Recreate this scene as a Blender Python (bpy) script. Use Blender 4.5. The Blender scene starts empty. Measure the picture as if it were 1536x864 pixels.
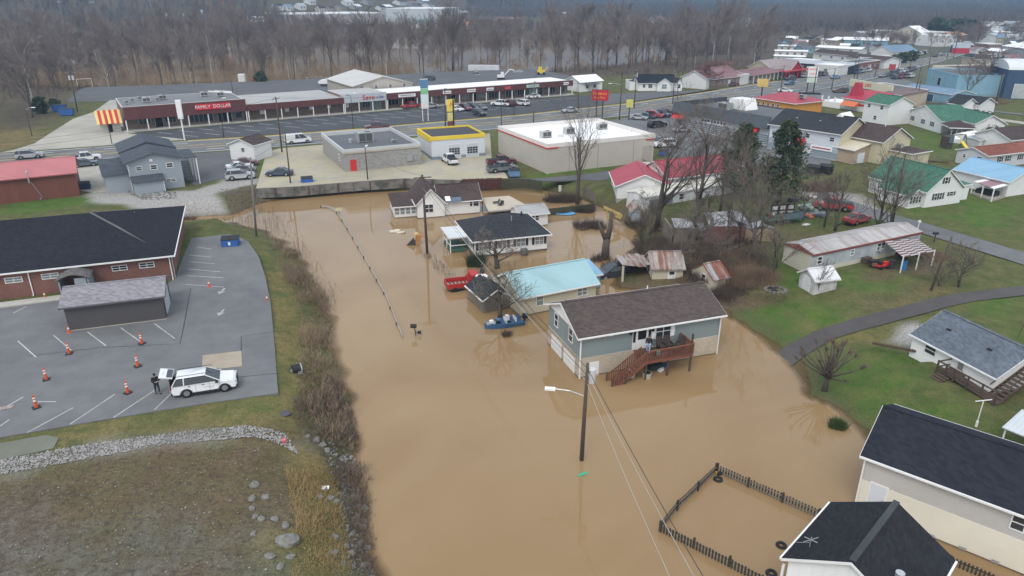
import bpy, math, random
import numpy as np
from mathutils import Vector, Matrix
random.seed(7); RNG = np.random.default_rng(7)
S = bpy.context.scene; COL = S.collection; R = math.radians
# ---------------------------------------------------------------- camera, world, sun, exposure
F = 1066.0; PITCH = R(22.5); CAMH = 32.0          # drone 32 m above the flood water
cd = bpy.data.cameras.new('drone_camera'); cam = bpy.data.objects.new('drone_camera', cd); COL.objects.link(cam)
cam.location = (0, 0, CAMH); cam.rotation_euler = (R(90) - PITCH, 0, 0)
cd.sensor_width = 36; cd.lens = F / 1536 * 36; cd.clip_start = .5; cd.clip_end = 9000; S.camera = cam
W = bpy.data.worlds.new('World'); S.world = W; W.use_nodes = True
SUN_EL, SUN_ROT = R(52), R(200)
wn = W.node_tree.nodes; wl = W.node_tree.links
sky = wn.new('ShaderNodeTexSky'); sky.sky_type = 'NISHITA'; sky.sun_disc = False
sky.sun_elevation = SUN_EL; sky.sun_rotation = SUN_ROT; sky.dust_density = 4.0; sky.air_density = 1.0; sky.ozone_density = 1.0
ovc = wn.new('ShaderNodeMixRGB'); ovc.inputs[0].default_value = .78; ovc.inputs[2].default_value = (8.9, 9.3, 9.9, 1)   # cloud layer over the clear sky
bg = wn['Background']; bg.inputs['Strength'].default_value = .1
wl.new(sky.outputs[0], ovc.inputs[1]); wl.new(ovc.outputs[0], bg.inputs['Color'])
ld = bpy.data.lights.new('sun', 'SUN'); ld.energy = 1.0; ld.angle = R(25); ld.color = (1, .96, .9)
sun = bpy.data.objects.new('sun', ld); COL.objects.link(sun)
# sky sun_rotation is measured clockwise from +Y
sd = Vector((math.sin(SUN_ROT) * math.cos(SUN_EL), math.cos(SUN_ROT) * math.cos(SUN_EL), math.sin(SUN_EL)))
sun.rotation_euler = sd.to_track_quat('Z', 'Y').to_euler()
S.view_settings.view_transform = 'Standard'; S.view_settings.look = 'None'; S.view_settings.exposure = 0.6; S.view_settings.gamma = 1
S.cycles.use_denoising = True; S.cycles.max_bounces = 5; S.cycles.diffuse_bounces = 2; S.cycles.glossy_bounces = 2
S.cycles.transparent_max_bounces = 8; S.cycles.volume_bounces = 0; S.cycles.caustics_reflective = False; S.cycles.caustics_refractive = False

# ---------------------------------------------------------------- survey: photograph sight lines -> places on the ground
def sight(px, py, z):
    u = (px - 768) / F; v = (py - 432) / F
    t = (CAMH - z) / (math.sin(PITCH) + v * math.cos(PITCH))
    return u * t, (math.cos(PITCH) - v * math.sin(PITCH)) * t
def proj(x, y, z):
    c, s = math.cos(PITCH), math.sin(PITCH); dz = z - CAMH
    f = y * c - dz * s
    return 768 + F * x / f, 432 - F * (y * s + dz * c) / f
def sdist(P, poly):
    """signed distance (inside negative) of points P (n,2) to a closed polygon, and the parameter of the nearest edge"""
    P = np.asarray(P, float); poly = np.asarray(poly, float); n = len(poly)
    best = np.full(len(P), 1e18); idx = np.zeros(len(P)); ins = np.zeros(len(P), bool)
    for i in range(n):
        a, b = poly[i], poly[(i + 1) % n]; e = b - a
        w = P - a; t = np.clip((w @ e) / max(e @ e, 1e-9), 0, 1)
        d = ((w - t[:, None] * e) ** 2).sum(1); m = d < best
        best[m] = d[m]; idx[m] = i + t[m]
        c = (a[1] > P[:, 1]) != (b[1] > P[:, 1])
        with np.errstate(divide='ignore', invalid='ignore'):
            ins ^= c & (P[:, 0] < (b[0] - a[0]) * (P[:, 1] - a[1]) / (b[1] - a[1] + 1e-30) + a[0])
    d = np.sqrt(best); d[ins] *= -1
    return d, idx
PLAT = 2.0
# flood shore in photo pixels, with the width in metres over which the bank climbs to the plateau
SH = [(575,930,6),(560,864,6),(547,760,6),(530,660,6),(522,590,6),(500,520,6),(490,450,7),(452,385,9),(402,348,9),(345,334,4),(285,343,2.5),(262,336,2),
      (278,326,2),(345,322,4),(395,303,3),(470,292,2.6),(560,286,2.6),(640,287,2.6),(735,282,2.5),(800,281,3),(862,292,2.5),(893,307,3),(905,312,4),(935,335,5),(962,352,6),(950,380,7),(925,400,8),
      (925,432,8),(1000,438,8),(1095,470,14),(1130,498,18),(1165,520,20),(1178,540,20),(1196,552,16),(1202,572,12),(1215,590,12),(1255,612,10),(1300,640,8),(1340,690,6),(1420,735,6),(1536,800,6),(1650,900,6),(1650,1000,6),(575,1000,6)]
SHW = np.array([sight(a, b, 0) for a, b, _ in SH]); SHL = np.array([c for _, _, c in SH] + [SH[0][2]], float)
RIV = np.array([(-900,330),(-300,300),(-150,268),(-60,292),(0,315),(40,345),(110,420),(150,520),(100,615),(-60,600),(-300,640),(-900,760)], float)
FARW = np.array([(-2600,330),(-900,330),(-900,760),(-2600,900)], float)
def vnoise(X, Y, s, seed=0):
    """cheap value noise, vectorised"""
    x = np.asarray(X) / s; y = np.asarray(Y) / s
    xi = np.floor(x).astype(np.int64); yi = np.floor(y).astype(np.int64); fx = x - xi; fy = y - yi
    fx = fx * fx * (3 - 2 * fx); fy = fy * fy * (3 - 2 * fy)
    def h(a, b):
        n = (a * 374761393 + b * 668265263 + seed * 974711) & 0x7fffffff
        n = ((n ^ (n >> 13)) * 1274126177) & 0x7fffffff
        return ((n ^ (n >> 16)) & 0xffff) / 65535.0
    return (h(xi, yi) * (1 - fx) + h(xi + 1, yi) * fx) * (1 - fy) + (h(xi, yi + 1) * (1 - fx) + h(xi + 1, yi + 1) * fx) * fy
def ground(P):
    P = np.atleast_2d(np.asarray(P, float)); X, Y = P[:, 0], P[:, 1]
    jx = (vnoise(X, Y, 2.3, 1) - .5) * 1.4; jy = (vnoise(X, Y, 2.3, 2) - .5) * 1.4
    fade = np.clip((160 - Y) / 60, 0, 1)
    d, idx = sdist(np.stack([X + jx * fade, Y + jy * fade], 1), SHW)
    i0 = np.floor(idx).astype(int) % len(SH); fr = idx - np.floor(idx)
    L = SHL[i0] * (1 - fr) + SHL[(i0 + 1) % len(SH)] * fr
    t = np.clip(d / L, -1.2, 1); h = np.where(t > 0, PLAT * (t * t * (3 - 2 * t) * .55 + .45 * t), np.clip(d * .35, -1.6, 0))
    d2, _ = sdist(P, RIV); L2 = np.where(Y < 420, 22., 14.)
    t2 = np.clip(d2 / L2, -1, 1); h2 = np.where(t2 > 0, PLAT * t2, t2 * 2.0)
    h = np.minimum(h, h2)
    # hills across the valley
    k = np.clip((Y + .1 * X - 1900) / 1800, 0, 1); hill = 360 * k * k * (3 - 2 * k) * (0.75 + .5 * vnoise(X, Y, 420, 5))
    kl = np.clip((-X - 190 + (Y - 650) * .35) / 420, 0, 1) * np.clip((Y - 640) / 250, 0, 1); hill = np.maximum(hill, 120 * kl * (.7 + .6 * vnoise(X, Y, 260, 6)))
    h = h + hill
    return h
def gz(x, y): return float(ground([(x, y)])[0])
def gp(px, py):
    """ground (or water) point under a photograph pixel"""
    z = PLAT
    if py > 100:
        for _ in range(14):
            x, y = sight(px, py, z); z = .5 * z + .5 * max(0., gz(x, y))
        return Vector((x, y, z))
    zs = np.linspace(31., 0., 900); v = (py - 432) / F; sn = math.sin(PITCH) + v * math.cos(PITCH)      # walk down the sight line until it meets the land
    if sn > .004: t = np.geomspace(60, (CAMH + 1) / sn, 900)
    else: t = np.geomspace(60, 2500, 900)
    X_ = (px - 768) / F * t; Y_ = (math.cos(PITCH) - v * math.sin(PITCH)) * t; Z_ = CAMH - sn * t
    hit = np.nonzero(Z_ <= np.maximum(ground(np.column_stack([X_, Y_])), 0))[0]; i = hit[0] if len(hit) else 899
    return Vector((X_[i], Y_[i], max(0., gz(X_[i], Y_[i]))))
def hgt(p, py_top):
    lo, hi = 0., 60.
    for _ in range(40):
        m = (lo + hi) / 2
        if proj(p[0], p[1], p[2] + m)[1] > py_top: lo = m
        else: hi = m
    return lo

# ---------------------------------------------------------------- materials
def _n(nt, t, **k):
    n = nt.nodes.new(t)
    for a, b in k.items():
        if a in n.inputs: n.inputs[a].default_value = b
        else: setattr(n, a, b)
    return n
MATS = {}
def srgb(h):
    h = h.lstrip('#'); c = [int(h[i:i + 2], 16) / 255 for i in (0, 2, 4)]
    return tuple(x / 12.92 if x <= .04045 else ((x + .055) / 1.055) ** 2.4 for x in c)
def mat(name, col, rough=.8, var=.18, scale=1.5, kind='plain', metal=0., bump=.15, spec=.35, col2=None, p=.2, coat=0.):
    """procedural surface: kind = plain | siding | shingle | brick | block | panel | rust | ribs"""
    if name in MATS: return MATS[name]
    if isinstance(col, str): col = srgb(col)
    if isinstance(col2, str): col2 = srgb(col2)
    m = bpy.data.materials.new(name); m.use_nodes = True; nt = m.node_tree; L = nt.links
    b = nt.nodes['Principled BSDF']; b.inputs['Roughness'].default_value = rough; b.inputs['Metallic'].default_value = metal
    b.inputs['Specular IOR Level'].default_value = .12 if kind == 'shingle' else spec; b.inputs['Coat Weight'].default_value = coat
    tc = _n(nt, 'ShaderNodeTexCoord'); co = tc.outputs['Object']
    n1 = _n(nt, 'ShaderNodeTexNoise', Scale=scale, Detail=6., Roughness=.65); L.new(co, n1.inputs['Vector'])
    n2 = _n(nt, 'ShaderNodeTexNoise', Scale=scale * .17, Detail=3.); L.new(co, n2.inputs['Vector'])
    mx = _n(nt, 'ShaderNodeMath', operation='ADD'); L.new(n1.outputs['Fac'], mx.inputs[0]); L.new(n2.outputs['Fac'], mx.inputs[1])
    mr = _n(nt, 'ShaderNodeMapRange'); L.new(mx.outputs[0], mr.inputs[0])
    mr.inputs[1].default_value = .6; mr.inputs[2].default_value = 1.4; mr.inputs[3].default_value = 1 - var; mr.inputs[4].default_value = 1 + var
    val = mr.outputs[0]; base = None; hsrc = n1.outputs['Fac']; hs = bump
    sep = _n(nt, 'ShaderNodeSeparateXYZ'); L.new(co, sep.inputs[0])
    def M(op, a, bb=None, c=None):
        q = _n(nt, 'ShaderNodeMath', operation=op)
        for i, s in enumerate((a, bb, c)):
            if s is None: continue
            if isinstance(s, (int, float)): q.inputs[i].default_value = s
            else: L.new(s, q.inputs[i])
        return q.outputs[0]
    X, Y, Z = sep.outputs
    if kind == 'siding':
        f = M('FRACT', M('DIVIDE', Z, p)); hsrc = f; hs = .6
        val = M('MULTIPLY', val, M('ADD', .9, M('MULTIPLY', M('GREATER_THAN', f, .12), .1)))  # groove shade along each board edge painted into the colour
    elif kind in ('shingle', 'panel', 'ribs'):
        u = M('ADD', X, Y)
        if kind == 'shingle':
            row = M('FLOOR', M('DIVIDE', Z, .085)); cu = M('FLOOR', M('ADD', M('DIVIDE', u, p), M('MULTIPLY', row, .37)))
            cv = _n(nt, 'ShaderNodeCombineXYZ'); L.new(cu, cv.inputs[0]); L.new(row, cv.inputs[1])
            wn_ = _n(nt, 'ShaderNodeTexWhiteNoise', noise_dimensions='2D'); L.new(cv.outputs[0], wn_.inputs['Vector'])
            val = M('MULTIPLY', val, M('ADD', .8, M('MULTIPLY', wn_.outputs['Value'], .4))); hsrc = wn_.outputs['Value']; hs = .5
        else:
            ax = X if kind == 'ribs' else u
            f = M('FRACT', M('DIVIDE', ax, p)); hsrc = M('ABSOLUTE', M('SUBTRACT', f, .5)); hsrc = M('GREATER_THAN', hsrc, .44); hs = .8
            cell = M('FLOOR', M('DIVIDE', ax, p * 3)); wn_ = _n(nt, 'ShaderNodeTexWhiteNoise', noise_dimensions='1D'); L.new(cell, wn_.inputs['W'])
            val = M('MULTIPLY', val, M('ADD', .95, M('MULTIPLY', wn_.outputs['Value'], .1)))
    elif kind in ('brick', 'block'):
        cv = _n(nt, 'ShaderNodeCombineXYZ'); L.new(M('ADD', X, Y), cv.inputs[0]); L.new(Z, cv.inputs[1])
        bt = _n(nt, 'ShaderNodeTexBrick', Scale=1.0); L.new(cv.outputs[0], bt.inputs['Vector'])
        w, h = (.22, .075) if kind == 'brick' else (p * 2, p)
        bt.inputs['Brick Width'].default_value = w; bt.inputs['Row Height'].default_value = h; bt.inputs['Mortar Size'].default_value = h * .12
        c2 = col2 or tuple(min(1, x * 1.5) for x in col)
        bt.inputs['Color1'].default_value = (*col, 1); bt.inputs['Color2'].default_value = (*[x * .72 for x in col], 1); bt.inputs['Mortar'].default_value = (*c2, 1)
        base = bt.outputs['Color']; hsrc = bt.outputs['Fac']; hs = -.4
    if base is None:
        if col2 is not None:
            rr = _n(nt, 'ShaderNodeMix', data_type='RGBA')
            st = n1.outputs['Fac']
            if kind == 'rust' or kind == 'ribs':
                mp = _n(nt, 'ShaderNodeMapping'); mp.inputs['Scale'].default_value = (1.6, .25, .25); L.new(co, mp.inputs[0])
                ns = _n(nt, 'ShaderNodeTexNoise', Scale=scale, Detail=6., Roughness=.7); L.new(mp.outputs[0], ns.inputs['Vector']); st = ns.outputs['Fac']
            cr = _n(nt, 'ShaderNodeMapRange'); L.new(st, cr.inputs[0]); cr.inputs[1].default_value = .42; cr.inputs[2].default_value = .6
            L.new(cr.outputs[0], rr.inputs[0]); rr.inputs[6].default_value = (*col, 1); rr.inputs[7].default_value = (*col2, 1); base = rr.outputs[2]
        else:
            rgb = _n(nt, 'ShaderNodeRGB'); rgb.outputs[0].default_value = (*col, 1); base = rgb.outputs[0]
    mul = _n(nt, 'ShaderNodeMix', data_type='RGBA', blend_type='MULTIPLY'); mul.inputs[0].default_value = 1
    cc = _n(nt, 'ShaderNodeCombineXYZ')
    for i in range(3): L.new(val, cc.inputs[i])
    L.new(base, mul.inputs[6]); L.new(cc.outputs[0], mul.inputs[7]); L.new(mul.outputs[2], b.inputs['Base Color'])
    bp = _n(nt, 'ShaderNodeBump', Strength=abs(hs), Distance=.03 if hs > 0 else -.03); L.new(hsrc, bp.inputs['Height']); L.new(bp.outputs[0], b.inputs['Normal'])
    MATS[name] = m; return m
# ---------------------------------------------------------------- mesh helpers
class MB:
    def __init__(s): s.v = []; s.f = []
    def add(s, vs, fs):
        o = len(s.v); s.v += [tuple(q) for q in vs]; s.f += [tuple(i + o for i in f) for f in fs]; return s
    def box(s, x0, x1, y0, y1, z0, z1):
        return s.add([(x0,y0,z0),(x1,y0,z0),(x1,y1,z0),(x0,y1,z0),(x0,y0,z1),(x1,y0,z1),(x1,y1,z1),(x0,y1,z1)],
                     [(3,2,1,0),(4,5,6,7),(0,1,5,4),(1,2,6,5),(2,3,7,6),(3,0,4,7)])
    def cbox(s, c, d, rz=0., rx=0., ry=0.):
        M_ = Matrix.Translation(c) @ Matrix.Rotation(rz, 4, 'Z') @ Matrix.Rotation(ry, 4, 'Y') @ Matrix.Rotation(rx, 4, 'X')
        a, b, h = d[0] / 2, d[1] / 2, d[2] / 2
        vs = [M_ @ Vector(q) for q in [(-a,-b,-h),(a,-b,-h),(a,b,-h),(-a,b,-h),(-a,-b,h),(a,-b,h),(a,b,h),(-a,b,h)]]
        return s.add(vs, [(3,2,1,0),(4,5,6,7),(0,1,5,4),(1,2,6,5),(2,3,7,6),(3,0,4,7)])
    def bar(s, a, b, w, h=None):
        """square bar from a to b"""
        a, b = Vector(a), Vector(b); d = b - a; h = h or w
        q = d.to_track_quat('Y', 'Z').to_matrix().to_4x4(); M_ = Matrix.Translation((a + b) / 2) @ q
        x, y, z = w / 2, d.length / 2, h / 2
        vs = [M_ @ Vector(p) for p in [(-x,-y,-z),(x,-y,-z),(x,y,-z),(-x,y,-z),(-x,-y,z),(x,-y,z),(x,y,z),(-x,y,z)]]
        return s.add(vs, [(3,2,1,0),(4,5,6,7),(0,1,5,4),(1,2,6,5),(2,3,7,6),(3,0,4,7)])
    def tube(s, pts, rs, n=6, cap=True):
        pts = [Vector(p) for p in pts]; k = len(pts); rs = rs if isinstance(rs, (list, tuple)) else [rs] * k
        vs = []; fs = []; u = None
        for i, p in enumerate(pts):
            d = (pts[min(i + 1, k - 1)] - pts[max(i - 1, 0)]).normalized()
            u = d.orthogonal().normalized() if u is None else (u - d * u.dot(d)).normalized()
            w = d.cross(u)
            for j in range(n):
                a = 2 * math.pi * j / n; vs.append(p + (u * math.cos(a) + w * math.sin(a)) * rs[i])
        for i in range(k - 1):
            for j in range(n): fs.append((i*n+j, i*n+(j+1)%n, (i+1)*n+(j+1)%n, (i+1)*n+j))
        if cap: fs.append(tuple(range(n - 1, -1, -1))); fs.append(tuple((k - 1) * n + j for j in range(n)))
        return s.add(vs, fs)
    def cyl(s, x, y, z0, z1, r0, r1=None, n=10): return s.tube([(x, y, z0), (x, y, z1)], [r0, r0 if r1 is None else r1], n)
    def prism(s, poly, z0, z1):
        """closed polygon (x,y) extruded along z"""
        n = len(poly); vs = [(x, y, z0) for x, y in poly] + [(x, y, z1) for x, y in poly]
        return s.add(vs, [tuple(range(n - 1, -1, -1)), tuple(range(n, 2 * n))] + [(i, (i+1)%n, n+(i+1)%n, n+i) for i in range(n)])
    def extx(s, prof, x0, x1):
        """profile of (y,z), counter-clockwise seen from +x, extruded along x"""
        n = len(prof); vs = [(x0, y, z) for y, z in prof] + [(x1, y, z) for y, z in prof]
        return s.add(vs, [tuple(range(n - 1, -1, -1)), tuple(range(n, 2 * n))] + [(i, (i+1)%n, n+(i+1)%n, n+i) for i in range(n)])
    def exty(s, prof, y0, y1):
        """profile of (x,z), extruded along y"""
        n = len(prof); vs = [(x, y0, z) for x, z in prof] + [(x, y1, z) for x, z in prof]
        return s.add(vs, [tuple(range(n)), tuple(range(2 * n - 1, n - 1, -1))] + [(n+i, n+(i+1)%n, (i+1)%n, i) for i in range(n)])
    def mesh(s, name, m=None, smooth=False):
        me = bpy.data.meshes.new(name); me.from_pydata(s.v, [], s.f)
        if m: me.materials.append(m)
        if smooth: me.polygons.foreach_set('use_smooth', [True] * len(me.polygons))
        me.update(); return me
    def build(s, name, m, parent=None, loc=(0, 0, 0), rz=0., smooth=False): return ob(name, s.mesh(name, m, smooth), parent, loc, rz)
def ob(name, data, parent=None, loc=(0, 0, 0), rz=0.):
    o = bpy.data.objects.new(name, data); COL.objects.link(o); o.parent = parent; o.location = loc
    if rz: o.rotation_euler = (0, 0, rz)
    return o
def tag(o, label=None, cat=None, group=None, kind=None):
    for k, v in (('label', label), ('category', cat), ('group', group), ('kind', kind)):
        if v: o[k] = v
    return o
def thing(name, label, cat, loc=(0, 0, 0), rz=0., group=None):
    return tag(ob(name, None, None, loc, rz), label, cat, group)
def npmesh(name, V, Fc, m, smooth=False):
    me = bpy.data.meshes.new(name); V = np.asarray(V, np.float32); Fc = np.asarray(Fc, np.int32); k = Fc.shape[1]
    me.vertices.add(len(V)); me.vertices.foreach_set('co', V.ravel())
    me.loops.add(Fc.size); me.loops.foreach_set('vertex_index', Fc.ravel())
    me.polygons.add(len(Fc)); me.polygons.foreach_set('loop_start', np.arange(0, Fc.size, k, dtype=np.int32))
    if smooth: me.polygons.foreach_set('use_smooth', np.ones(len(Fc), bool))
    me.materials.append(m); me.update(calc_edges=True); me.validate(); return me
def kids(o): return [c for c in bpy.data.objects if c.parent == o]
def dup(o, loc=None, rz=None, label=None, scale=None, tree=None):
    tree = tree if tree is not None else family(o); m = {}
    for q in tree:
        c = q.copy(); COL.objects.link(c); m[q] = c
        if q is not o: c.parent = m[q.parent]
    c = m[o]
    if loc is not None: c.location = loc
    if rz is not None: c.rotation_euler = (0, 0, rz)
    if label: c['label'] = label
    if scale: c.scale = scale if isinstance(scale, tuple) else (scale,) * 3
    return c
def family(o):
    out = [o]; i = 0; ch = {}
    for q in COL.objects:
        if q.parent: ch.setdefault(q.parent, []).append(q)
    while i < len(out): out += ch.get(out[i], []); i += 1
    return out
def text_mesh(body, size, m, depth=.03):
    c = bpy.data.curves.new('lettering', 'FONT'); c.body = body; c.size = size; c.extrude = depth; c.align_x = 'CENTER'; c.align_y = 'CENTER'; c.resolution_u = 2
    o = bpy.data.objects.new('lettering', c); COL.objects.link(o); bpy.context.view_layer.update()
    me = bpy.data.meshes.new_from_object(o.evaluated_get(bpy.context.evaluated_depsgraph_get()))
    bpy.data.objects.remove(o); me.materials.clear(); me.materials.append(m); return me
def lettering(body, size, m, parent, loc, rz=0., sx=1., name='lettering'):
    """upright lettering whose face looks along local -y (turned by rz)"""
    o = ob(name, text_mesh(body, size, m), parent, loc); o.rotation_euler = (R(90), 0, rz); o.scale = (sx, 1, 1); return o
# ---------------------------------------------------------------- terrain, water
def axis(a, b, step, grow, lim0, lim1):
    mid = list(np.arange(a, b, step)); s = step; x = a; lo = []
    while x > lim0: s *= grow; x -= s; lo.append(x)
    s = step; x = mid[-1]; hi = []
    while x < lim1: s *= grow; x += s; hi.append(x)
    return np.array(lo[::-1] + mid + hi)
GX = axis(-60, 60, .75, 1.045, -3300, 3300); GY = axis(24, 125, .75, 1.03, -30, 4300)
XX, YY = np.meshgrid(GX, GY); PP = np.stack([XX.ravel(), YY.ravel()], 1); HH = ground(PP)
nx, ny = len(GX), len(GY)
HN = HH - .07 * vnoise(PP[:, 0], PP[:, 1], 6., 11) - .03 * vnoise(PP[:, 0], PP[:, 1], 1.7, 12) * (PP[:, 1] < 140)
VV = np.column_stack([PP, HN])
ii, jj = np.meshgrid(np.arange(nx - 1), np.arange(ny - 1)); q0 = (jj * nx + ii).ravel()
QF = np.column_stack([q0, q0 + 1, q0 + 1 + nx, q0 + nx])
def W2(px, z=PLAT): return np.array([sight(a, b, z) for a, b in px])
ZA = np.zeros((len(PP), 4)); ZB = np.zeros((len(PP), 4))
near = PP[:, 1] < 900
def paint(arr, ch, px, soft, w=1., z=PLAT, ns=3.):
    P_ = PP[near]; nz = (vnoise(P_[:, 0], P_[:, 1], ns, ch + 3) - .5) * soft * 1.6
    d, _ = sdist(P_, W2(px, z)); a = np.clip(.5 - (d + nz) / soft, 0, 1) * w
    cur = arr[near]; cur[:, ch] = np.maximum(cur[:, ch], a); arr[near] = cur
# green lawns
for px, so, w in [([(1085,470),(1110,440),(1180,430),(1260,440),(1300,470),(1200,530),(1160,525)], 5, 1.), ([(1200,590),(1240,520),(1360,505),(1400,600),(1536,660),(1536,720),(1300,650)], 4, .75),
                  ([(1400,290),(1536,300),(1536,360),(1420,330),(1370,320)], 6, .9), ([(800,262),(870,250),(950,238),(960,246),(880,256),(800,268)], 1.5, 1.),
                  ([(0,306),(130,290),(160,303),(0,322)], 2, 1.), ([(1370,190),(1440,200),(1536,210),(1536,228),(1400,230),(1360,235)], 5, .7),
                  ([(270,350),(345,345),(385,365),(400,400),(395,440),(430,600),(415,620),(290,640),(420,590),(400,450),(375,370),(290,360),(255,425)], 2.5, .55),
                  ([(0,452),(110,436),(110,446),(0,460)], .6, .6), ([(450,283),(590,274),(600,284),(470,292)], 2, .6), ([(740,272),(800,276),(800,284),(740,282)], 1.5, .8),
                  ([(1130,330),(1240,340),(1270,320),(1200,300)], 5, .5), ([(385,225),(430,228),(400,265),(385,268)], 2, .5), ([(1320,320),(1360,330),(1330,350),(1290,330)], 4, .5),
                  ([(1440,440),(1536,440),(1536,500),(1450,470)], 4, .8), ([(1180,400),(1330,400),(1300,430),(1200,445)], 5, .7)]: paint(ZA, 0, px, so, w)
# bare earth, leaf litter
for px, so, w in [([(-200,790),(0,715),(200,670),(390,645),(445,680),(440,760),(380,880),(-200,900)], 3, 1.), ([(325,285),(385,276),(440,296),(395,304),(345,306)], 2, 1.),
                  ([(180,285),(200,280),(270,290),(262,298),(215,300)], 1.5, .9), ([(945,360),(985,325),(1120,335),(1165,410),(1100,448),(1000,445),(930,430)], 5, 1.),
                  ([(1200,345),(1330,350),(1340,370),(1200,380)], 5, .7), ([(1270,450),(1420,420),(1440,425),(1330,470),(1260,480)], 4, .45), ([(880,265),(930,320),(960,345),(990,350),(960,310),(930,300)], 3, .8),
                  ([(0,190),(60,200),(40,230),(0,240)], 5, .6), ([(1290,395),(1400,395),(1400,415),(1300,418)], 2, .8), ([(940,150),(1010,145),(1000,156),(900,165)], 6, .4)]: paint(ZA, 1, px, so, w)
# straw coloured dry grass
for px, so, w in [([(435,660),(470,650),(500,700),(505,780),(520,864),(510,900),(430,900),(440,800),(455,720)], 2.5, 1.), ([(380,345),(420,370),(440,440),(455,540),(440,600),(420,560),(410,450),(395,390)], 3, .6),
                  ([(0,185),(55,195),(30,230),(0,236)], 6, .8), ([(0,660),(250,628),(420,600),(430,640),(250,640),(0,672)], 3, .5), ([(1250,480),(1330,455),(1400,440),(1330,480),(1240,510)], 4, .5)]: paint(ZA, 2, px, so, w)
# pale gravel
for px, so, w in [([(136,290),(180,282),(290,287),(335,268),(385,268),(385,276),(330,290),(345,312),(340,318),(240,312),(150,306)], 1.2, 1.), ([(-100,712),(0,694),(120,671),(250,653),(370,640),(425,650),(440,662),(380,650),(250,664),(120,685),(0,706)], 1.6, .5),
                  ([(1340,500),(1375,478),(1385,490),(1370,512)], 1.2, 1.), ([(1195,282),(1290,290),(1330,320),(1290,320),(1210,300)], 2, .8)]: paint(ZA, 3, px, so, w)
# grey rocky ground
for px, so, w in [([(-200,825),(0,790),(150,770),(330,755),(390,790),(390,900),(-200,900)], 4.5, .6), ([(470,650),(530,660),(550,760),(565,880),(525,880),(505,780),(500,700)], 2.5, .7)]: paint(ZB, 0, px, so, w)
d, _ = sdist(PP, SHW); ZB[:, 1] = np.clip(1 - (HH - .02) / .35, 0, 1) * (HH < .5)              # wet mud line at the water
wood_px = [(0,100),(0,195),(60,190),(110,140),(150,126),(500,116),(700,105),(860,118),(950,112),(1100,104),(1170,100),(1170,60),(900,50),(0,60)]
d, _ = sdist(PP, W2(wood_px)); paint(ZB, 0, [(1150,112),(1160,74),(1300,60),(1470,52),(1600,44),(1600,108),(1480,128),(1350,124),(1210,118)], 14, .75, ns=9.)
ZB[:, 2] = np.clip(.5 - d / 12, 0, 1); ZB[:, 2] = np.maximum(ZB[:, 2], np.clip((PP[:, 1] - 480) / 80, 0, 1) * np.clip(1.5 - 1.1 * vnoise(PP[:, 0], PP[:, 1], 130, 31), 0, 1))
gm = bpy.data.materials.new('ground'); gm.use_nodes = True; nt = gm.node_tree; L = nt.links; b = nt.nodes['Principled BSDF']
b.inputs['Roughness'].default_value = .95; b.inputs['Specular IOR Level'].default_value = .15
tc = _n(nt, 'ShaderNodeTexCoord'); nz = []
for sc, de in ((.12, 4.), (.55, 6.), (2.6, 6.), (9., 3.)):
    q = _n(nt, 'ShaderNodeTexNoise', Scale=sc, Detail=de, Roughness=.65); L.new(tc.outputs['Object'], q.inputs['Vector']); nz.append(q.outputs['Fac'])
def mixc(f, a, c):
    q = _n(nt, 'ShaderNodeMix', data_type='RGBA')
    for k, s in ((0, f), (6, a), (7, c)):
        if isinstance(s, (tuple, float)): q.inputs[k].default_value = s if isinstance(s, float) else (*s, 1)
        else: L.new(s, q.inputs[k])
    return q.outputs[2]
def ramp(s, a, c, lo=0., hi=1.):
    q = _n(nt, 'ShaderNodeMapRange'); L.new(s, q.inputs[0])
    for i, v in enumerate((a, c, lo, hi)): q.inputs[i + 1].default_value = v
    return q.outputs[0]
def mul(a, c):
    q = _n(nt, 'ShaderNodeMath', operation='MULTIPLY'); L.new(a, q.inputs[0])
    if isinstance(c, float): q.inputs[1].default_value = c
    else: L.new(c, q.inputs[1])
    return q.outputs[0]
def add(a, c):
    q = _n(nt, 'ShaderNodeMath', operation='ADD'); L.new(a, q.inputs[0]); L.new(c, q.inputs[1]); q.use_clamp = True; return q.outputs[0]
za = _n(nt, 'ShaderNodeAttribute', attribute_name='zone_a'); zb = _n(nt, 'ShaderNodeAttribute', attribute_name='zone_b')
sa = _n(nt, 'ShaderNodeSeparateColor'); L.new(za.outputs['Color'], sa.inputs[0]); sb = _n(nt, 'ShaderNodeSeparateColor'); L.new(zb.outputs['Color'], sb.inputs[0])
grassd = mixc(ramp(nz[1], .38, .62), (.070, .098, .026), (.140, .138, .052)); grassd = mixc(ramp(nz[2], .45, .72), grassd, (.105, .088, .052))
green = mixc(ramp(nz[1], .35, .65), (.042, .125, .014), (.092, .150, .028)); green = mixc(ramp(nz[2], .50, .74), green, (.115, .112, .045)); green = mixc(ramp(nz[0], .50, .66, 0., .6), green, (.125, .112, .055))
c = mixc(mul(sa.outputs[0], ramp(nz[0], .25, .55, .45, 1.)), grassd, green)
dirt = mixc(ramp(nz[1], .35, .65), (.108, .076, .044), (.155, .116, .070)); dirt = mixc(ramp(nz[0], .45, .62), dirt, (.125, .110, .058)); dirt = mixc(ramp(nz[2], .48, .68), dirt, (.070, .054, .042))
c = mixc(sa.outputs[1], c, dirt)
straw = mixc(ramp(nz[2], .4, .65), (.285, .205, .085), (.15, .125, .055)); c = mixc(mul(sa.outputs[2], ramp(nz[1], .3, .6, .2, 1.)), c, straw)
rock = mixc(ramp(nz[1], .35, .65), (.105, .112, .100), (.170, .172, .152)); rock = mixc(ramp(nz[2], .45, .65), rock, (.085, .08, .07)); c = mixc(mul(sb.outputs[0], ramp(nz[1], .28, .55, .1, 1.)), c, rock)
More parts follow.
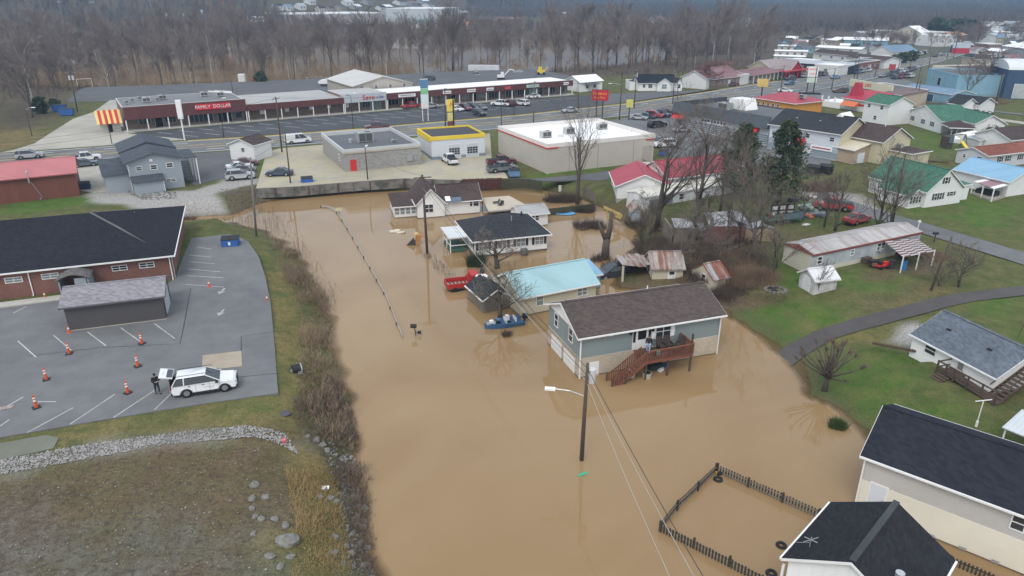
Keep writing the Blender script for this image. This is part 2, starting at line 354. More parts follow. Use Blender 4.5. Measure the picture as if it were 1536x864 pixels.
grav = mixc(ramp(nz[2], .35, .65), (.36, .345, .32), (.25, .235, .215)); grav = mixc(ramp(nz[3], .45, .7), grav, (.45, .44, .42)); c = mixc(za.outputs['Alpha'], c, grav)
lit = mixc(ramp(nz[1], .35, .65), (.085, .064, .050), (.135, .105, .080)); c = mixc(sb.outputs[2], c, lit)
c = mixc(mul(sb.outputs[1], .55), c, (.105, .088, .058))
fine = _n(nt, 'ShaderNodeMix', data_type='RGBA', blend_type='MULTIPLY'); fine.inputs[0].default_value = 1; L.new(c, fine.inputs[6]); fv = _n(nt, 'ShaderNodeCombineXYZ'); fs_ = ramp(nz[3], .3, .7, .68, 1.32)
for i in range(3): L.new(fs_, fv.inputs[i])
L.new(fv.outputs[0], fine.inputs[7]); c = fine.outputs[2]
L.new(c, b.inputs['Base Color'])
hsum = _n(nt, 'ShaderNodeMath', operation='ADD'); L.new(nz[2], hsum.inputs[0]); L.new(nz[3], hsum.inputs[1])
bp = _n(nt, 'ShaderNodeBump', Strength=.9, Distance=.12); L.new(hsum.outputs[0], bp.inputs['Height']); L.new(bp.outputs[0], b.inputs['Normal'])
me = npmesh('ground', VV, QF, gm, True)
for nm, arr in (('zone_a', ZA), ('zone_b', ZB)):
    at = me.attributes.new(nm, 'FLOAT_COLOR', 'POINT'); at.data.foreach_set('color', arr.astype(np.float32).ravel())
tag(ob('ground', me), kind='structure')
# flood water: one still sheet at z = 0 wherever the land lies below it; silt hides the bottom within a few hands' depth
wm = bpy.data.materials.new('flood_water'); wm.use_nodes = True; nt = wm.node_tree; L = nt.links; b = nt.nodes['Principled BSDF']; out = nt.nodes['Material Output']
tc = _n(nt, 'ShaderNodeTexCoord'); a = _n(nt, 'ShaderNodeTexNoise', Scale=.045, Detail=4., Distortion=1.5); L.new(tc.outputs['Object'], a.inputs['Vector'])
L.new(mixc(ramp(a.outputs['Fac'], .35, .68), (.248, .158, .076), (.292, .200, .104)), b.inputs['Base Color'])
b.inputs['Roughness'].default_value = .03; b.inputs['IOR'].default_value = 1.333; b.inputs['Specular IOR Level'].default_value = .5
r1 = _n(nt, 'ShaderNodeTexNoise', Scale=1.1, Detail=3.); L.new(tc.outputs['Object'], r1.inputs['Vector'])
bp = _n(nt, 'ShaderNodeBump', Strength=.03, Distance=.02); L.new(r1.outputs['Fac'], bp.inputs['Height']); L.new(bp.outputs[0], b.inputs['Normal'])
dep = _n(nt, 'ShaderNodeAttribute', attribute_name='depth'); al = ramp(dep.outputs['Fac'], -.04, .28, .0, 1.)
tr = _n(nt, 'ShaderNodeBsdfTransparent'); tr.inputs[0].default_value = (.86, .76, .63, 1); ms = _n(nt, 'ShaderNodeMixShader'); L.new(al, ms.inputs[0]); L.new(tr.outputs[0], ms.inputs[1]); L.new(b.outputs[0], ms.inputs[2]); L.new(ms.outputs[0], out.inputs['Surface'])
hc = HN[QF]; wet = hc.min(1) < .02; used = np.unique(QF[wet]); remap = np.full(len(PP), -1); remap[used] = np.arange(len(used))
me = npmesh('flood_water', np.column_stack([PP[used], np.zeros(len(used))]), remap[QF[wet]], wm, True)
at = me.attributes.new('depth', 'FLOAT', 'POINT'); at.data.foreach_set('value', (-HN[used]).astype(np.float32))
tag(ob('flood_water', me), kind='structure')

# ---------------------------------------------------------------- roads, lots, markings
asph = mat('asphalt', (.105,.108,.112), .9, .22, .9); asph_old = mat('worn_asphalt', (.140,.144,.146), .9, .3, .45); asph_new = mat('dark_asphalt', (.058,.062,.068), .8, .3, .25)
conc = mat('concrete', (.36,.34,.29), .85, .25, .35); conc_l = mat('yellowed_concrete', (.40,.355,.245), .85, .25, .3, col2=(.30,.28,.23)); white_p = mat('road_paint_white', (.62,.62,.60), .7, .3, 3.); yel_p = mat('road_paint_yellow', (.50,.36,.07), .7, .3, 3.)
kerb_m = mat('kerb_concrete', (.42,.40,.36), .85, .2, 1.)
def sheet(name, px, top, m, base=-.25, world=None):
    pl = world if world is not None else [sight(a, b, PLAT + top) for a, b in px]
    a = sum(pl[i][0] * pl[(i + 1) % len(pl)][1] - pl[(i + 1) % len(pl)][0] * pl[i][1] for i in range(len(pl)))
    if a < 0: pl = pl[::-1]
    return tag(MB().prism(pl, PLAT + base, PLAT + top).build(name, m), kind='structure')
def resample(pts, step):
    out = [Vector(pts[0])]
    for a, b_ in zip(pts, pts[1:]):
        a, b_ = Vector(a), Vector(b_); n = max(1, int((b_ - a).length / step))
        out += [a.lerp(b_, (i + 1) / n) for i in range(n)]
    return out
def ribbon(mb, pts, w, z=None, off=.03, dash=None, thick=0.):
    """flat strip along world points; z None = follows the land"""
    pts = [Vector((p[0], p[1])) for p in pts]; run = 0.
    L_ = []
    for i, p in enumerate(pts):
        d_ = (pts[min(i + 1, len(pts) - 1)] - pts[max(i - 1, 0)]).normalized(); n = Vector((-d_.y, d_.x)) * w / 2
        L_.append((p + n, p - n))
    def zz(q): return (z if z is not None else gz(q.x, q.y)) + off
    for i in range(len(pts) - 1):
        if dash and (i % dash[1]) >= dash[0]: continue
        a, b_, c_, d_ = L_[i][0], L_[i][1], L_[i + 1][1], L_[i + 1][0]
        mb.add([(q.x, q.y, zz(q)) for q in (a, b_, c_, d_)], [(0, 1, 2, 3)])
    return mb
# main road, five lanes
FARE = [(-300,255),(0,231),(156,220),(282,211.5),(400,204.5),(536,194),(640,185),(780,173),(950,155),(1165,122),(1207,117),(1247,111.5),(1330,97),(1397,86),(1430,77),(1462,66),(1500,54)]
NEAR = [(-300,272),(0,248),(156,238.5),(282,229.5),(385,222.5),(520,212),(680,199),(800,189),(960,171),(1165,143.5),(1207,138),(1250,131),(1330,113.5),(1411,92),(1447,81),(1480,68.5),(1520,56)]
fw = [Vector(sight(a, b, PLAT)) for a, b in FARE]; nw = [Vector(sight(a, b, PLAT)) for a, b in NEAR]
sheet('main_road', None, .02, asph_old, world=[(p.x, p.y) for p in nw] + [(p.x, p.y) for p in fw[::-1]])
def lane(t): return resample([n.lerp(f, t) for n, f in zip(nw, fw)], 3.)
mw, my = MB(), MB()
for t, dsh in ((.03, None), (.97, None), (.21, (1, 4)), (.79, (1, 4))): ribbon(mw, lane(t), .28, PLAT, .028, dsh)
for t, dsh in ((.395, None), (.605, None), (.415, (1, 3)), (.585, (1, 3))): ribbon(my, lane(t), .22, PLAT, .028, dsh)
tag(mw.build('white_lane_markings', white_p), kind='structure'); tag(my.build('yellow_lane_markings', yel_p), kind='structure')
# kerb of the far side
kb = MB()
for a, b_ in zip(resample([p for p in fw[3:10]], 6.), resample([p for p in fw[3:10]], 6.)[1:]): kb.bar((a.x, a.y, PLAT + .07), (b_.x, b_.y, PLAT + .07), .3, .14)
tag(kb.build('far_side_kerb', yel_p), kind='structure')
# shopping centre lots
MA, MBp = Vector(sight(191,198,PLAT)), Vector(sight(859,142,PLAT)); MD = (MBp - MA).normalized(); MN = Vector((-MD.y, MD.x))      # shop front line
def mall(s, d): q = MA + MD * s + MN * d; return q.x, q.y
sheet('shopping_centre_lot', [(284,209.5),(191,200),(368,184.5),(575,167),(859,143.5),(905,143),(905,158),(780,171),(640,183),(536,192),(400,202.5)], .025, asph_new)
sheet('rear_lot', [(120,134),(130,131),(330,124),(500,117),(700,106),(800,104),(850,112),(860,122),(700,136),(400,150),(240,150),(100,153)], .015, asph)
sheet('side_lot', [(52,215),(75,200),(110,178),(140,168),(165,150),(240,150),(200,198),(282,209),(156,218),(0,229),(20,225)], .02, conc)
mw = MB()
for k in range(26):                                                    # slanted bays
    for d0, d1 in ((-8.2, -4.2), (-15.2, -11.4)):
        if d1 < -10 and k > 20: continue
        s = 6 + k * 4.6
        a, c_ = mall(s, d1), mall(s + 2.6, d0); ribbon(mw, [a, c_], .16, PLAT, .033)
tag(mw.build('shopping_centre_bay_lines', white_p), kind='structure')
sheet('shop_walkway', None, .16, kerb_m, world=[mall(-.5, -.4), mall((MBp - MA).length + .5, -.4), mall((MBp - MA).length + .5, 3.), mall(-.5, 3.)])
# middle lots
sheet('bank_lot', [(400,228),(420,222.5),(520,214),(630,206),(735,200),(738,246),(758,260),(762,267),(690,269.5),(606,267.5),(528,272.8),(440,280.4),(386,283),(384,282)], .02, conc_l)
sheet('store_lot', [(905,182),(985,169),(1150,150),(1180,190),(1250,232),(1240,262),(1180,256),(1000,240),(985,205)], .02, asph_old)
sheet('alley', [(763,267),(800,268),(870,262.5),(985,246),(1010,252),(1000,262),(930,262),(902,271),(868,269.5),(812,271.5)], .012, asph)
sheet('shop_yard', [(75,255),(170,246),(180,262),(185,285),(140,289),(112,284),(80,262)], .012, conc)
sheet('garage_drive', [(270,232),(386,224),(384,268),(330,268),(292,278),(272,262)], .012, asph)
sheet('corner_lot', [(1160,146),(1250,132),(1345,112),(1370,124),(1345,150),(1320,170),(1240,150)], .022, asph_old)
sheet('motel_lot', [(905,141),(1010,137),(1100,133),(1165,120),(950,152),(905,157)], .01, asph)
# left car park
LOT = [(287,357),(345,351),(372,362),(388,385),(398,415),(406,455),(412,520),(417,589),(300,606),(150,630),(0,656),(-220,692),(-220,480),(0,459),(98,447),(248,428),(262,418),(275,385)]
sheet('church_car_park', LOT, .03, asph_old)
sheet('concrete_patch', [(304,533),(362,526),(363,549),(303,556)], .042, mat('patch_concrete', (.34,.29,.225), .9, .2, .8))
sheet('entrance_apron', [(-60,676),(70,652),(88,657),(80,672),(0,690),(-80,706)], .012, mat('mossy_concrete', (.145,.15,.12), .9, .3, .5))
sheet('church_walk', [(-60,467),(0,461),(100,447.5),(100,441),(0,453.5),(-60,459)], .14, kerb_m)
mw = MB()
for a, b_ in [((27,512),(54,536)),((80,503),(107,526)),((131,498),(159,519)),((181,492),(211,513)),((232,486),(262,508)),((0,616),(35,596)),((40,650),(110,612)),((105,637),(172,592)),((170,627),(232,586)),((232,615),(262,586)),((57,603),(84,603)),
              ((284,383),(316,386)),((284,393),(322,396)),((283,404),(330,408)),((281,414),(335,417)),((279,427),(336,431)),((296,371),(318,374)),((0,640),(14,630)),((20,470),(40,460))]:
    ribbon(mw, [sight(*a, PLAT), sight(*b_, PLAT)], .11, PLAT, .036)
for cx, cy, sc, rot in ((332,438,1.,0), (331,470,.9,.05)):                  # arrows
    o_ = Vector(sight(cx, cy, PLAT)); f_ = lambda x, y: (o_.x + x * sc, o_.y + y * sc, PLAT + .036)
    mw.add([f_(-.1,1),f_(-.1,0),f_(.1,0),f_(.1,1)], [(0,1,2,3)]); mw.add([f_(-.45,.1),f_(0,-.7),f_(.45,.1)], [(0,1,2)])
tag(mw.build('church_bay_lines', mat('worn_white_paint', (.40,.40,.39), .8, .4, 2.)), kind='structure')
mk = MB()
for pts in ([(286,433),(275,494),(270,516),(150,522),(40,535)], [(362,527),(362,505),(410,498)], [(300,572),(420,560)]): ribbon(mk, resample([sight(*p, PLAT) for p in pts], 2.), .09, PLAT, .035)
tag(mk.build('tar_seams', mat('tar', (.035,.035,.037), .6, .2)), kind='structure')
# residential lane and the drive that runs down into the flood
def land_strip(name, px, w, m, off=.05, z=None):
    mb = MB(); pts = resample([gp(*p).xy for p in px], 1.2); k = 6
    for j in range(k):
        t0, t1 = (j / k - .5) * w, ((j + 1) / k - .5) * w; side = []
        for i, p in enumerate(pts):
            d_ = (pts[min(i + 1, len(pts) - 1)] - pts[max(i - 1, 0)]).normalized(); n = Vector((-d_.y, d_.x)); side.append((p + n * t1, p + n * t0))
        for i in range(len(pts) - 1):
            q = (side[i][0], side[i][1], side[i + 1][1], side[i + 1][0]); mb.add([(v.x, v.y, gz(v.x, v.y) + off) for v in q], [(0, 1, 2, 3)])
    return tag(mb.build(name, m), kind='structure')
land_strip('residential_lane', [(1225,292),(1300,318),(1370,338),(1450,362),(1536,388),(1640,420)], 4.6, asph_old)
land_strip('asphalt_drive', [(1150,560),(1190,528),(1235,503),(1290,486),(1370,465),(1450,446),(1536,436),(1640,424)], 2.2, mat('old_drive_asphalt', (.078,.072,.070), .95, .25, .8))
land_strip('far_lane', [(1440,170),(1500,180),(1560,188)], 4., conc); land_strip('boundary_road', [(1330,152),(1420,160),(1536,172)], 3., asph_old)
# ---------------------------------------------------------------- vegetation
bark = mat('bark_grey', (.125,.108,.092), .95, .3, 2.); bark_d = mat('bark_dark', (.092,.078,.066), .95, .3, 2.); twig_m = mat('twigs', (.145,.118,.100), .95, .25, 1.)
twig_w = mat('woodland_twigs', (.205,.168,.150), .95, .3, .2); bark_p = mat('bark_pale', (.42,.40,.36), .9, .3, 1.5); brush_m = mat('dry_brush', (.240,.170,.115), .95, .45, .35)
brush_d = mat('dark_brush', (.105,.080,.065), .95, .4, .5); ever_m = mat('evergreen_needles', (.060,.085,.044), .9, .4, .8); ivy_m = mat('ivy_leaves', (.052,.062,.028), .8, .4, 2.); straw_m = mat('dry_grass', (.30,.22,.10), .95, .4, .6)
far_w = mat('far_woods', (.150,.128,.112), 1., .35, .02); hill_w = mat('hill_woods', (.130,.118,.106), 1., .4, .012)
def bare_tree(seed, H_, r0, fork=.35, spread=.55, nl=7, lv=3, tw=4, up=.35, lean=0., twr=.018):
    """returns (limbs MB, twigs MB): tapered trunk with limbs, then fine twigs"""
    rg = random.Random(seed); A, T = MB(), MB()
    def grow(p, d, ln, r, lev, kid):
        n = (4, 3, 2, 1)[min(lev, 3)]; pts = [p]; rs = [r]; dd = d.copy(); q = p.copy()
        for i in range(n):
            jg = .025 if lev == 0 else .14; dd = (dd + Vector((rg.gauss(0, jg), rg.gauss(0, jg), rg.gauss(0, .06) + up * .12 * (lev > 0)))).normalized()
            q = q + dd * (ln / n); pts.append(q.copy()); rs.append(max(r * (1 - .72 * (i + 1) / n), .006))
        thin = lev >= 2
        (T if thin else A).tube(pts, [max(x, twr) for x in rs] if thin else rs, 3 if thin else (7 if lev == 0 else 5), cap=not thin)
        if lev >= lv: return
        cnt = nl if lev == 0 else tw + (lev == 1)
        for k in range(cnt):
            f = fork + (1 - fork) * (k + rg.random()) / cnt if lev == 0 else .25 + .75 * (k + rg.random()) / cnt
            i = min(int(f * n), n - 1); s = pts[i].lerp(pts[i + 1], f * n - i); rr = rs[i] + (rs[i + 1] - rs[i]) * (f * n - i)
            a = rg.random() * 6.283 + k * 2.4; ax = (pts[i + 1] - pts[i]).normalized(); u = ax.orthogonal().normalized(); w = ax.cross(u)
            ang = spread * rg.uniform(.75, 1.3) * (1 if lev == 0 else .95)
            nd = ax * math.cos(ang) + (u * math.cos(a) + w * math.sin(a)) * math.sin(ang)
            grow(s, nd, ln * (rg.uniform(.45, .7) if lev == 0 else rg.uniform(.42, .68)) * (1.15 - .35 * f), rr * .54, lev + 1, k)
    grow(Vector((0, 0, -.3)), Vector((lean, 0, 1)).normalized(), H_ * .82, r0, 0, 0)
    return A, T
def tree_obj(name, label, loc, A, T, bm, tm, group=None, rz=0., cat='tree'):
    t = thing(name, label, cat, loc, rz, group); t['_'] = 1; del t['_']
    A.build('trunk', bm, t, smooth=True); T.build('crown', tm, t); return t
# riverside wood: individual trees from a dozen grown shapes
WV = []
for k in range(12):
    A, T = bare_tree(100 + k, 15 + (k % 4) * 1.7, .24 + .03 * (k % 3), fork=.22 + .05 * (k % 4), spread=.42 + .07 * (k % 3), nl=10, lv=4, tw=5, up=.5, twr=.026)
    pale = k in (3, 8)
    WV.append((A.mesh('woodland_trunk', bark_p if pale else (bark_d if k % 2 else bark), True), T.mesh('woodland_crown', twig_w)))
cand = []
wp = W2(wood_px)
def in_poly(px_poly): return W2(px_poly)
zones = [([(-60,205),(55,196),(95,150),(125,128),(60,112),(-60,110)], 26, 9.), ([(110,129),(400,119),(500,113),(700,102),(800,100),(860,112),(950,114),(1010,116),(1160,108),(1160,84),(900,76),(600,78),(300,82),(60,84),(0,112)], 150, 7.),
         ([(-60,108),(0,110),(300,80),(600,76),(900,73),(1160,82),(1160,66),(900,62),(600,66),(300,64),(0,66)], 110, 8.)]
pts = []
for px, cnt, gap in zones:
    poly = W2(px); lo, hi = poly.min(0), poly.max(0); got = 0; tries = 0
    while got < cnt and tries < 6000:
        tries += 1; p = lo + (hi - lo) * RNG.random(2)
        if sdist([p], poly)[0][0] > 0: continue
        if any((p[0] - q[0]) ** 2 + (p[1] - q[1]) ** 2 < gap * gap * .35 for q in pts): continue
        pts.append(p); got += 1
pts.sort(key=lambda p: p[1])
for k, p in enumerate(pts[:285]):
    A, T = WV[k % 12 if k % 5 else (k * 7) % 12]; wpx = proj(p[0], p[1], 2)[0]; t = thing('woodland_tree', ('pale barked ' if k % 12 in (3, 8) and k % 5 else 'dark trunked ' if k % 2 else 'grey brown ') + ('leafless tree in the wood left of the shop side lot' if wpx < 120 else 'leafless tree in the wood behind the discount store' if wpx < 400 else 'leafless tree in the wood behind the grocery and warehouse' if wpx < 650 else 'leafless tree in the wood behind the shop terrace' if wpx < 860 else 'leafless tree in the wood behind the white roadside houses'), 'tree', (p[0], p[1], gz(*p) - .2), random.random() * 6.28, 'leafless trees of the riverside wood')
    s = random.uniform(.55, 1.2); t.scale = (s * 1.05, s * 1.05, s)
    ob('trunk', A, t); ob('crown', T, t)
# wood that reads as one mass: beyond those trees, the far bank and the hills
def mass(name, P, sv, m, lab=None, sc0=(.7, 1.2)):
    n = len(P); ks = sv.shape[0]; sc = RNG.uniform(*sc0, n); ra = RNG.uniform(0, 6.28, n); c, s = np.cos(ra), np.sin(ra)
    V = np.empty((n, ks, 3)); V[:, :, 0] = (sv[None, :, 0] * c[:, None] - sv[None, :, 1] * s[:, None]) * sc[:, None] + P[:, None, 0]
    V[:, :, 1] = (sv[None, :, 0] * s[:, None] + sv[None, :, 1] * c[:, None]) * sc[:, None] + P[:, None, 1]; V[:, :, 2] = sv[None, :, 2] * sc[:, None] + P[:, None, 2]
    o = ob(name, npmesh(name, V.reshape(-1, 3), np.arange(n * ks).reshape(-1, 3), m)); return tag(o, lab, 'woods', None, 'stuff')
def spiky(nb, H_, Wd, seed, th):
    rg = np.random.default_rng(seed); out = []
    for k in range(nb):
        a = rg.uniform(0, 6.28); b0 = rg.uniform(0, .45) * H_; L_ = rg.uniform(.3, .62) * H_; r = rg.uniform(.1, 1) * Wd
        p0 = np.array([0, 0, b0]) + rg.normal(0, .15 * Wd, 3) * [1, 1, 0]; p1 = np.array([math.cos(a) * r, math.sin(a) * r, min(b0 + L_, H_)]); w = th * rg.uniform(.6, 1.3)
        d_ = np.array([math.sin(a + k), -math.cos(a + k), 0]) * w; out += [p0 - d_, p0 + d_, p1]
    out += [np.array([-.22, 0, 0]), np.array([.22, 0, 0]), np.array([0, 0, H_ * .8])]
    return np.array(out)
def scatter(n, x0, x1, y0, y1, keep):
    P = np.column_stack([RNG.uniform(x0, x1, n), RNG.uniform(y0, y1, n)]); P = P[keep(P)]; return np.column_stack([P, ground(P) - .2])
mass('riverside_wood', np.array([(p[0], p[1], gz(*p) - .2) for p in pts[285:]] + list(map(tuple, scatter(6000, -420, 130, 285, 430, lambda P: (ground(P) > -2) & (sdist(P, W2([(-60,112),(0,110),(300,84),(600,78),(900,74),(1165,84),(1165,62),(900,60),(600,66),(300,66),(-60,68)]))[0] < 0) & (vnoise(P[:,0],P[:,1],22,3) > .12))))), spiky(60, 13, 3.4, 3, .06), twig_w, 'brown mass of leafless riverside wood behind the front rows of trees')
mass('undergrowth', scatter(2600, -220, 110, 225, 345, lambda P: (sdist(P, W2([(-60,205),(50,196),(108,133),(400,121),(500,114),(700,104),(800,101),(860,114),(950,116),(1160,110),(1160,95),(900,88),(500,95),(0,115)]))[0] < 0) & (ground(P) > .4)), spiky(14, 3.2, 1.8, 5, .05), mat('undergrowth', (.165,.128,.095), .95, .45, .1), 'tan undergrowth and dry grass along the foot of the wood')
def farkeep(P):
    h = ground(P); f = np.array([proj(a, b, c) for (a, b), c in zip(P, h)])
    px, py = f[:, 0], f[:, 1]; n_ = vnoise(P[:, 0], P[:, 1], 90, 9)
    town = (px > 1150) & (P[:, 1] < 1400) & (py > 56 - (px - 1150) * .05 + 5 * (n_ - .5)); plain = (px > 330) & (px < 1000) & (P[:, 1] < 1010) & (n_ < .80) & (P[:, 1] > 590); houses = (px > 380) & (px < 700) & (P[:, 1] < 1300) & (n_ < .55)
    return (h > .3) & ~town & ~plain & ~houses & (px > -150) & (px < 1690) & (py > -30)
mass('far_bank_wood', scatter(22000, -1000, 1100, 520, 1250, farkeep), spiky(22, 13, 4.2, 6, .26), far_w, 'grey brown leafless wood across the flooded river')
mass('hillside_wood', scatter(52000, -2100, 2100, 1250, 2700, farkeep), spiky(12, 16, 7., 7, .9), hill_w, 'blue grey wooded hillside closing the valley')
# ---- trees of the yards, each placed and sized from its own sight line
def yard(px, py, ptop, label, seed, r0, wide=1., name='bare_tree', cat='tree', bm=bark_d, tm=twig_m, group=None, rz=None, **k):
    p = gp(px, py); H_ = hgt(p, ptop); A, T = bare_tree(seed, H_, r0, **k); t = tree_obj(name, label, p, A, T, bm, tm, group, rz if rz is not None else seed * 1.3, cat); t.scale = (wide, wide, 1); return t
yard(866,306,178,'tall leafless tree by the plank fence corner beside the white roofed store', 11, .38, fork=.25, spread=.34, nl=8, lv=4, tw=4, twr=.013)
yard(985,345,205,'broad many limbed bare tree in front of the grey mobile home, left of its neighbour', 12, .40, 1.15, fork=.14, spread=.55, nl=11, lv=4, tw=5, twr=.013)
yard(1042,345,178,'tall dark bare tree in front of the red metal roof, close behind the collapsed barn', 13, .34, 1.15, fork=.2, spread=.6, nl=9, lv=4, tw=5, twr=.013)
yard(1080,318,205,'slender bare tree between the red metal roof and the dark evergreens', 14, .25, fork=.2, spread=.45, nl=9, lv=4, tw=4, twr=.013)
yard(1127,392,255,'thin bare tree on the lawn in front of the collapsed barn', 15, .16, 1.1, fork=.2, spread=.5, nl=10, lv=4, tw=4, bm=bark, twr=.011)
yard(1108,372,265,'crooked bare sapling right of the collapsed barn wall', 16, .13, 1.1, fork=.15, spread=.5, nl=9, lv=4, tw=4, twr=.011)
yard(1252,346,268,'bare tree with a double trunk beside the old red pickup', 17, .2, 1.2, fork=.12, spread=.5, nl=10, lv=4, tw=4, twr=.011)
yard(1236,340,280,'small bare tree left of the double trunked one by the red pickup', 18, .14, 1.2, fork=.12, spread=.5, nl=8, lv=4, tw=4, twr=.011)
yard(1318,345,245,'clump forming bare tree in front of the green roofed house', 19, .18, 1.3, fork=.06, spread=.42, nl=12, lv=4, tw=4, twr=.011)
yard(1334,342,258,'narrow bare tree right of the clump before the green roofed house', 20, .15, 1.2, fork=.06, spread=.4, nl=10, lv=4, tw=4, twr=.011)
yard(1165,400,330,'low bare sapling at the left end of the rusty roofed trailer', 21, .07, 1.3, fork=.1, spread=.5, nl=8, lv=3, tw=4, bm=bark, twr=.012)
yard(1438,430,372,'bare multi stemmed shrub tree beside the leaning pole', 22, .12, 1.3, fork=.05, spread=.5, nl=12, lv=3, tw=5, bm=bark, twr=.014)
yard(1408,428,385,'bare thin stemmed bush at the foot of the leaning pole', 23, .06, 1.6, fork=.05, spread=.6, nl=12, lv=3, tw=4, bm=bark, twr=.012)
yard(1226,440,398,'bare twiggy sapling behind the small white shed', 24, .04, 1., fork=.1, spread=.4, nl=8, lv=3, tw=4, bm=bark, twr=.012)
yard(746,402,352,'dark bare yard tree before the white house with black hip roof', 25, .26, 1.5, fork=.3, spread=.75, nl=8, lv=4, tw=4, twr=.011)
yard(750,478,405,'leafless olive grey tree over the blue motor boat', 26, .2, 1.5, fork=.2, spread=.7, nl=10, lv=3, tw=6, tm=mat('olive_twigs', (.13,.125,.095), .95, .3), twr=.014)
yard(1060,330,285,'leafless thin tree standing behind the collapsed barn roof', 27, .15, 1.2, fork=.2, spread=.5, nl=8, lv=4, tw=4, twr=.011)
yard(960,380,318,'dead looking ivy column tree beside the ruined carport', 28, .3, .7, fork=.3, spread=.35, nl=9, lv=3, tw=5, bm=ivy_m, twr=.02)
yard(1160,410,345,'dark bare bush tree left of the white trailer', 31, .1, 1.4, fork=.1, spread=.6, nl=10, lv=3, tw=5, twr=.014)
yard(1090,375,290,'slim bare tree before the brick coloured wall of the collapsed barn', 32, .1, 1.1, fork=.2, spread=.45, nl=9, lv=4, tw=4, twr=.011)
yard(1482,140,80,'spreading bare street tree before the long cream warehouse', 33, .35, 1.3, fork=.2, spread=.7, nl=9, lv=3, tw=5, twr=.04)
yard(1448,150,100,'thin bare tree beside the light blue sheds', 34, .15, 1.2, fork=.2, spread=.5, nl=8, lv=3, tw=5, twr=.03)
yard(1060,131,95,'small red brown leaved tree before the white motel wing', 35, .2, 1.6, fork=.25, spread=.7, nl=10, lv=3, tw=5, tm=mat('russet_twigs', (.19,.095,.075), .9, .3), twr=.05)
yard(1102,62,20,'pale barked sycamore rising out of the brown wood', 36, .5, 1.4, fork=.25, spread=.6, nl=8, lv=3, tw=4, bm=bark_p, tm=bark_p, twr=.07)
yard(680,104,22,'tallest dark leafless tree of the wood behind the tan warehouse', 37, .55, 1.1, fork=.4, spread=.5, nl=11, lv=3, tw=6, twr=.04)
yard(555,104,28,'tall leafless tree behind the tan warehouse, left of the tallest', 38, .4, 1.1, fork=.35, spread=.5, nl=10, lv=3, tw=6, twr=.04)
for k, (px, py, pt) in enumerate(((1018,395,330),(1072,402,335),(1040,385,318),(1140,375,300),(975,352,300),(1205,330,275))): yard(px, py, pt, ('thin leafless sapling in the scrub above the cream shed','thin leafless sapling between the cream sheds and the barn','leafless sapling before the grey log wall of the barn','leafless sapling left of the dump trailer','leafless sapling beside the little grey shed','leafless sapling behind the orange heap')[k], 50 + k, .09, 1.3, fork=.1, spread=.5, nl=9, lv=4, tw=4, bm=bark, twr=.011)
# pruned tree at the water's edge: thick pollarded arms
p = gp(1237,585); A, T = MB(), MB(); rg = random.Random(5)
A.tube([p * 0 + Vector((0, 0, -.3)), Vector((0, 0, .7)), Vector((.05, 0, 1.3))], [.3, .22, .2], 8)
for k in range(26):
    a = k * 2.4 + rg.random(); e = rg.uniform(.3, 1.35); d_ = Vector((math.cos(a) * math.cos(e), math.sin(a) * math.cos(e), math.sin(e))); q = Vector((0, 0, 1.2)); pts_ = [q]
    for i in range(3): q = q + d_ * rg.uniform(.75, 1.) + Vector((rg.gauss(0, .1), rg.gauss(0, .1), .12)); pts_.append(q.copy())
    A.tube(pts_, [.10, .07, .06, .05], 6)
    for j in range(14):
        d2 = (d_ + Vector((rg.gauss(0, .5), rg.gauss(0, .5), rg.gauss(.2, .4)))).normalized(); T.tube([pts_[3], pts_[3] + d2 * rg.uniform(.3, .8)], [.03, .012], 3, False)
    for j in range(4):
        s_ = pts_[rg.randint(1, 2)]; d2 = (d_ + Vector((rg.gauss(0, .7), rg.gauss(0, .7), rg.gauss(.1, .4)))).normalized(); T.tube([s_, s_ + d2 * rg.uniform(.4, .9)], [.025, .01], 3, False)
tree_obj('pollarded_tree', 'pollarded round headed bare tree on the grass at the flood edge', p, A, T, bark_d, mat('red_brown_twigs', (.12,.085,.07), .9, .3))
# dead broken tree trunk in the flooded yard
p = gp(908,384); A = MB(); hh = hgt(p, 318)
A.tube([(0,0,-1),(0,0,1.2),(.1,0,2.4)], [.6,.5,.44], 9); A.tube([(.1,0,2.2),(.45,.1,3.8),(.5,.1,hh)], [.42,.3,.22], 8); A.tube([(0,0,2.2),(-.7,.1,3.6),(-1.1,.1,4.6)], [.36,.24,.12], 7)
t = thing('dead_tree', 'broken dead tree trunk with two bare arms standing in the flooded yard', 'tree', p); A.build('trunk', bark_d, t, smooth=True)
def brush_mb(n, rad, h, seed, flat=1., th=.02):
    rg = np.random.default_rng(seed); V = []
    k = 7; ca = rg.uniform(0, 6.28, k); cr = rad * rg.uniform(.1, .8, k); ch = rg.uniform(.45, 1.1, k); j = rg.integers(0, k, n); a = rg.uniform(0, 6.28, n); r = rad * .42 * np.sqrt(rg.random(n)); x = np.cos(ca[j]) * cr[j] + np.cos(a) * r; y = (np.sin(ca[j]) * cr[j] + np.sin(a) * r) * flat
    L_ = h * rg.uniform(.4, 1., n) * ch[j]; b_ = a + rg.normal(0, .9, n); tl = rg.uniform(0, .75, n)
    P0 = np.column_stack([x, y, np.full(n, -.1)]); P1 = P0 + np.column_stack([np.cos(b_) * np.sin(tl), np.sin(b_) * np.sin(tl), np.cos(tl)]) * L_[:, None]
    w = np.column_stack([np.sin(b_), -np.cos(b_), np.zeros(n)]) * th; w2 = np.column_stack([np.cos(b_), np.sin(b_), np.zeros(n)]) * th
    return np.stack([P0 - w, P0 + w, P1, P0 - w2, P0 + w2, P1], 1).reshape(-1, 3)
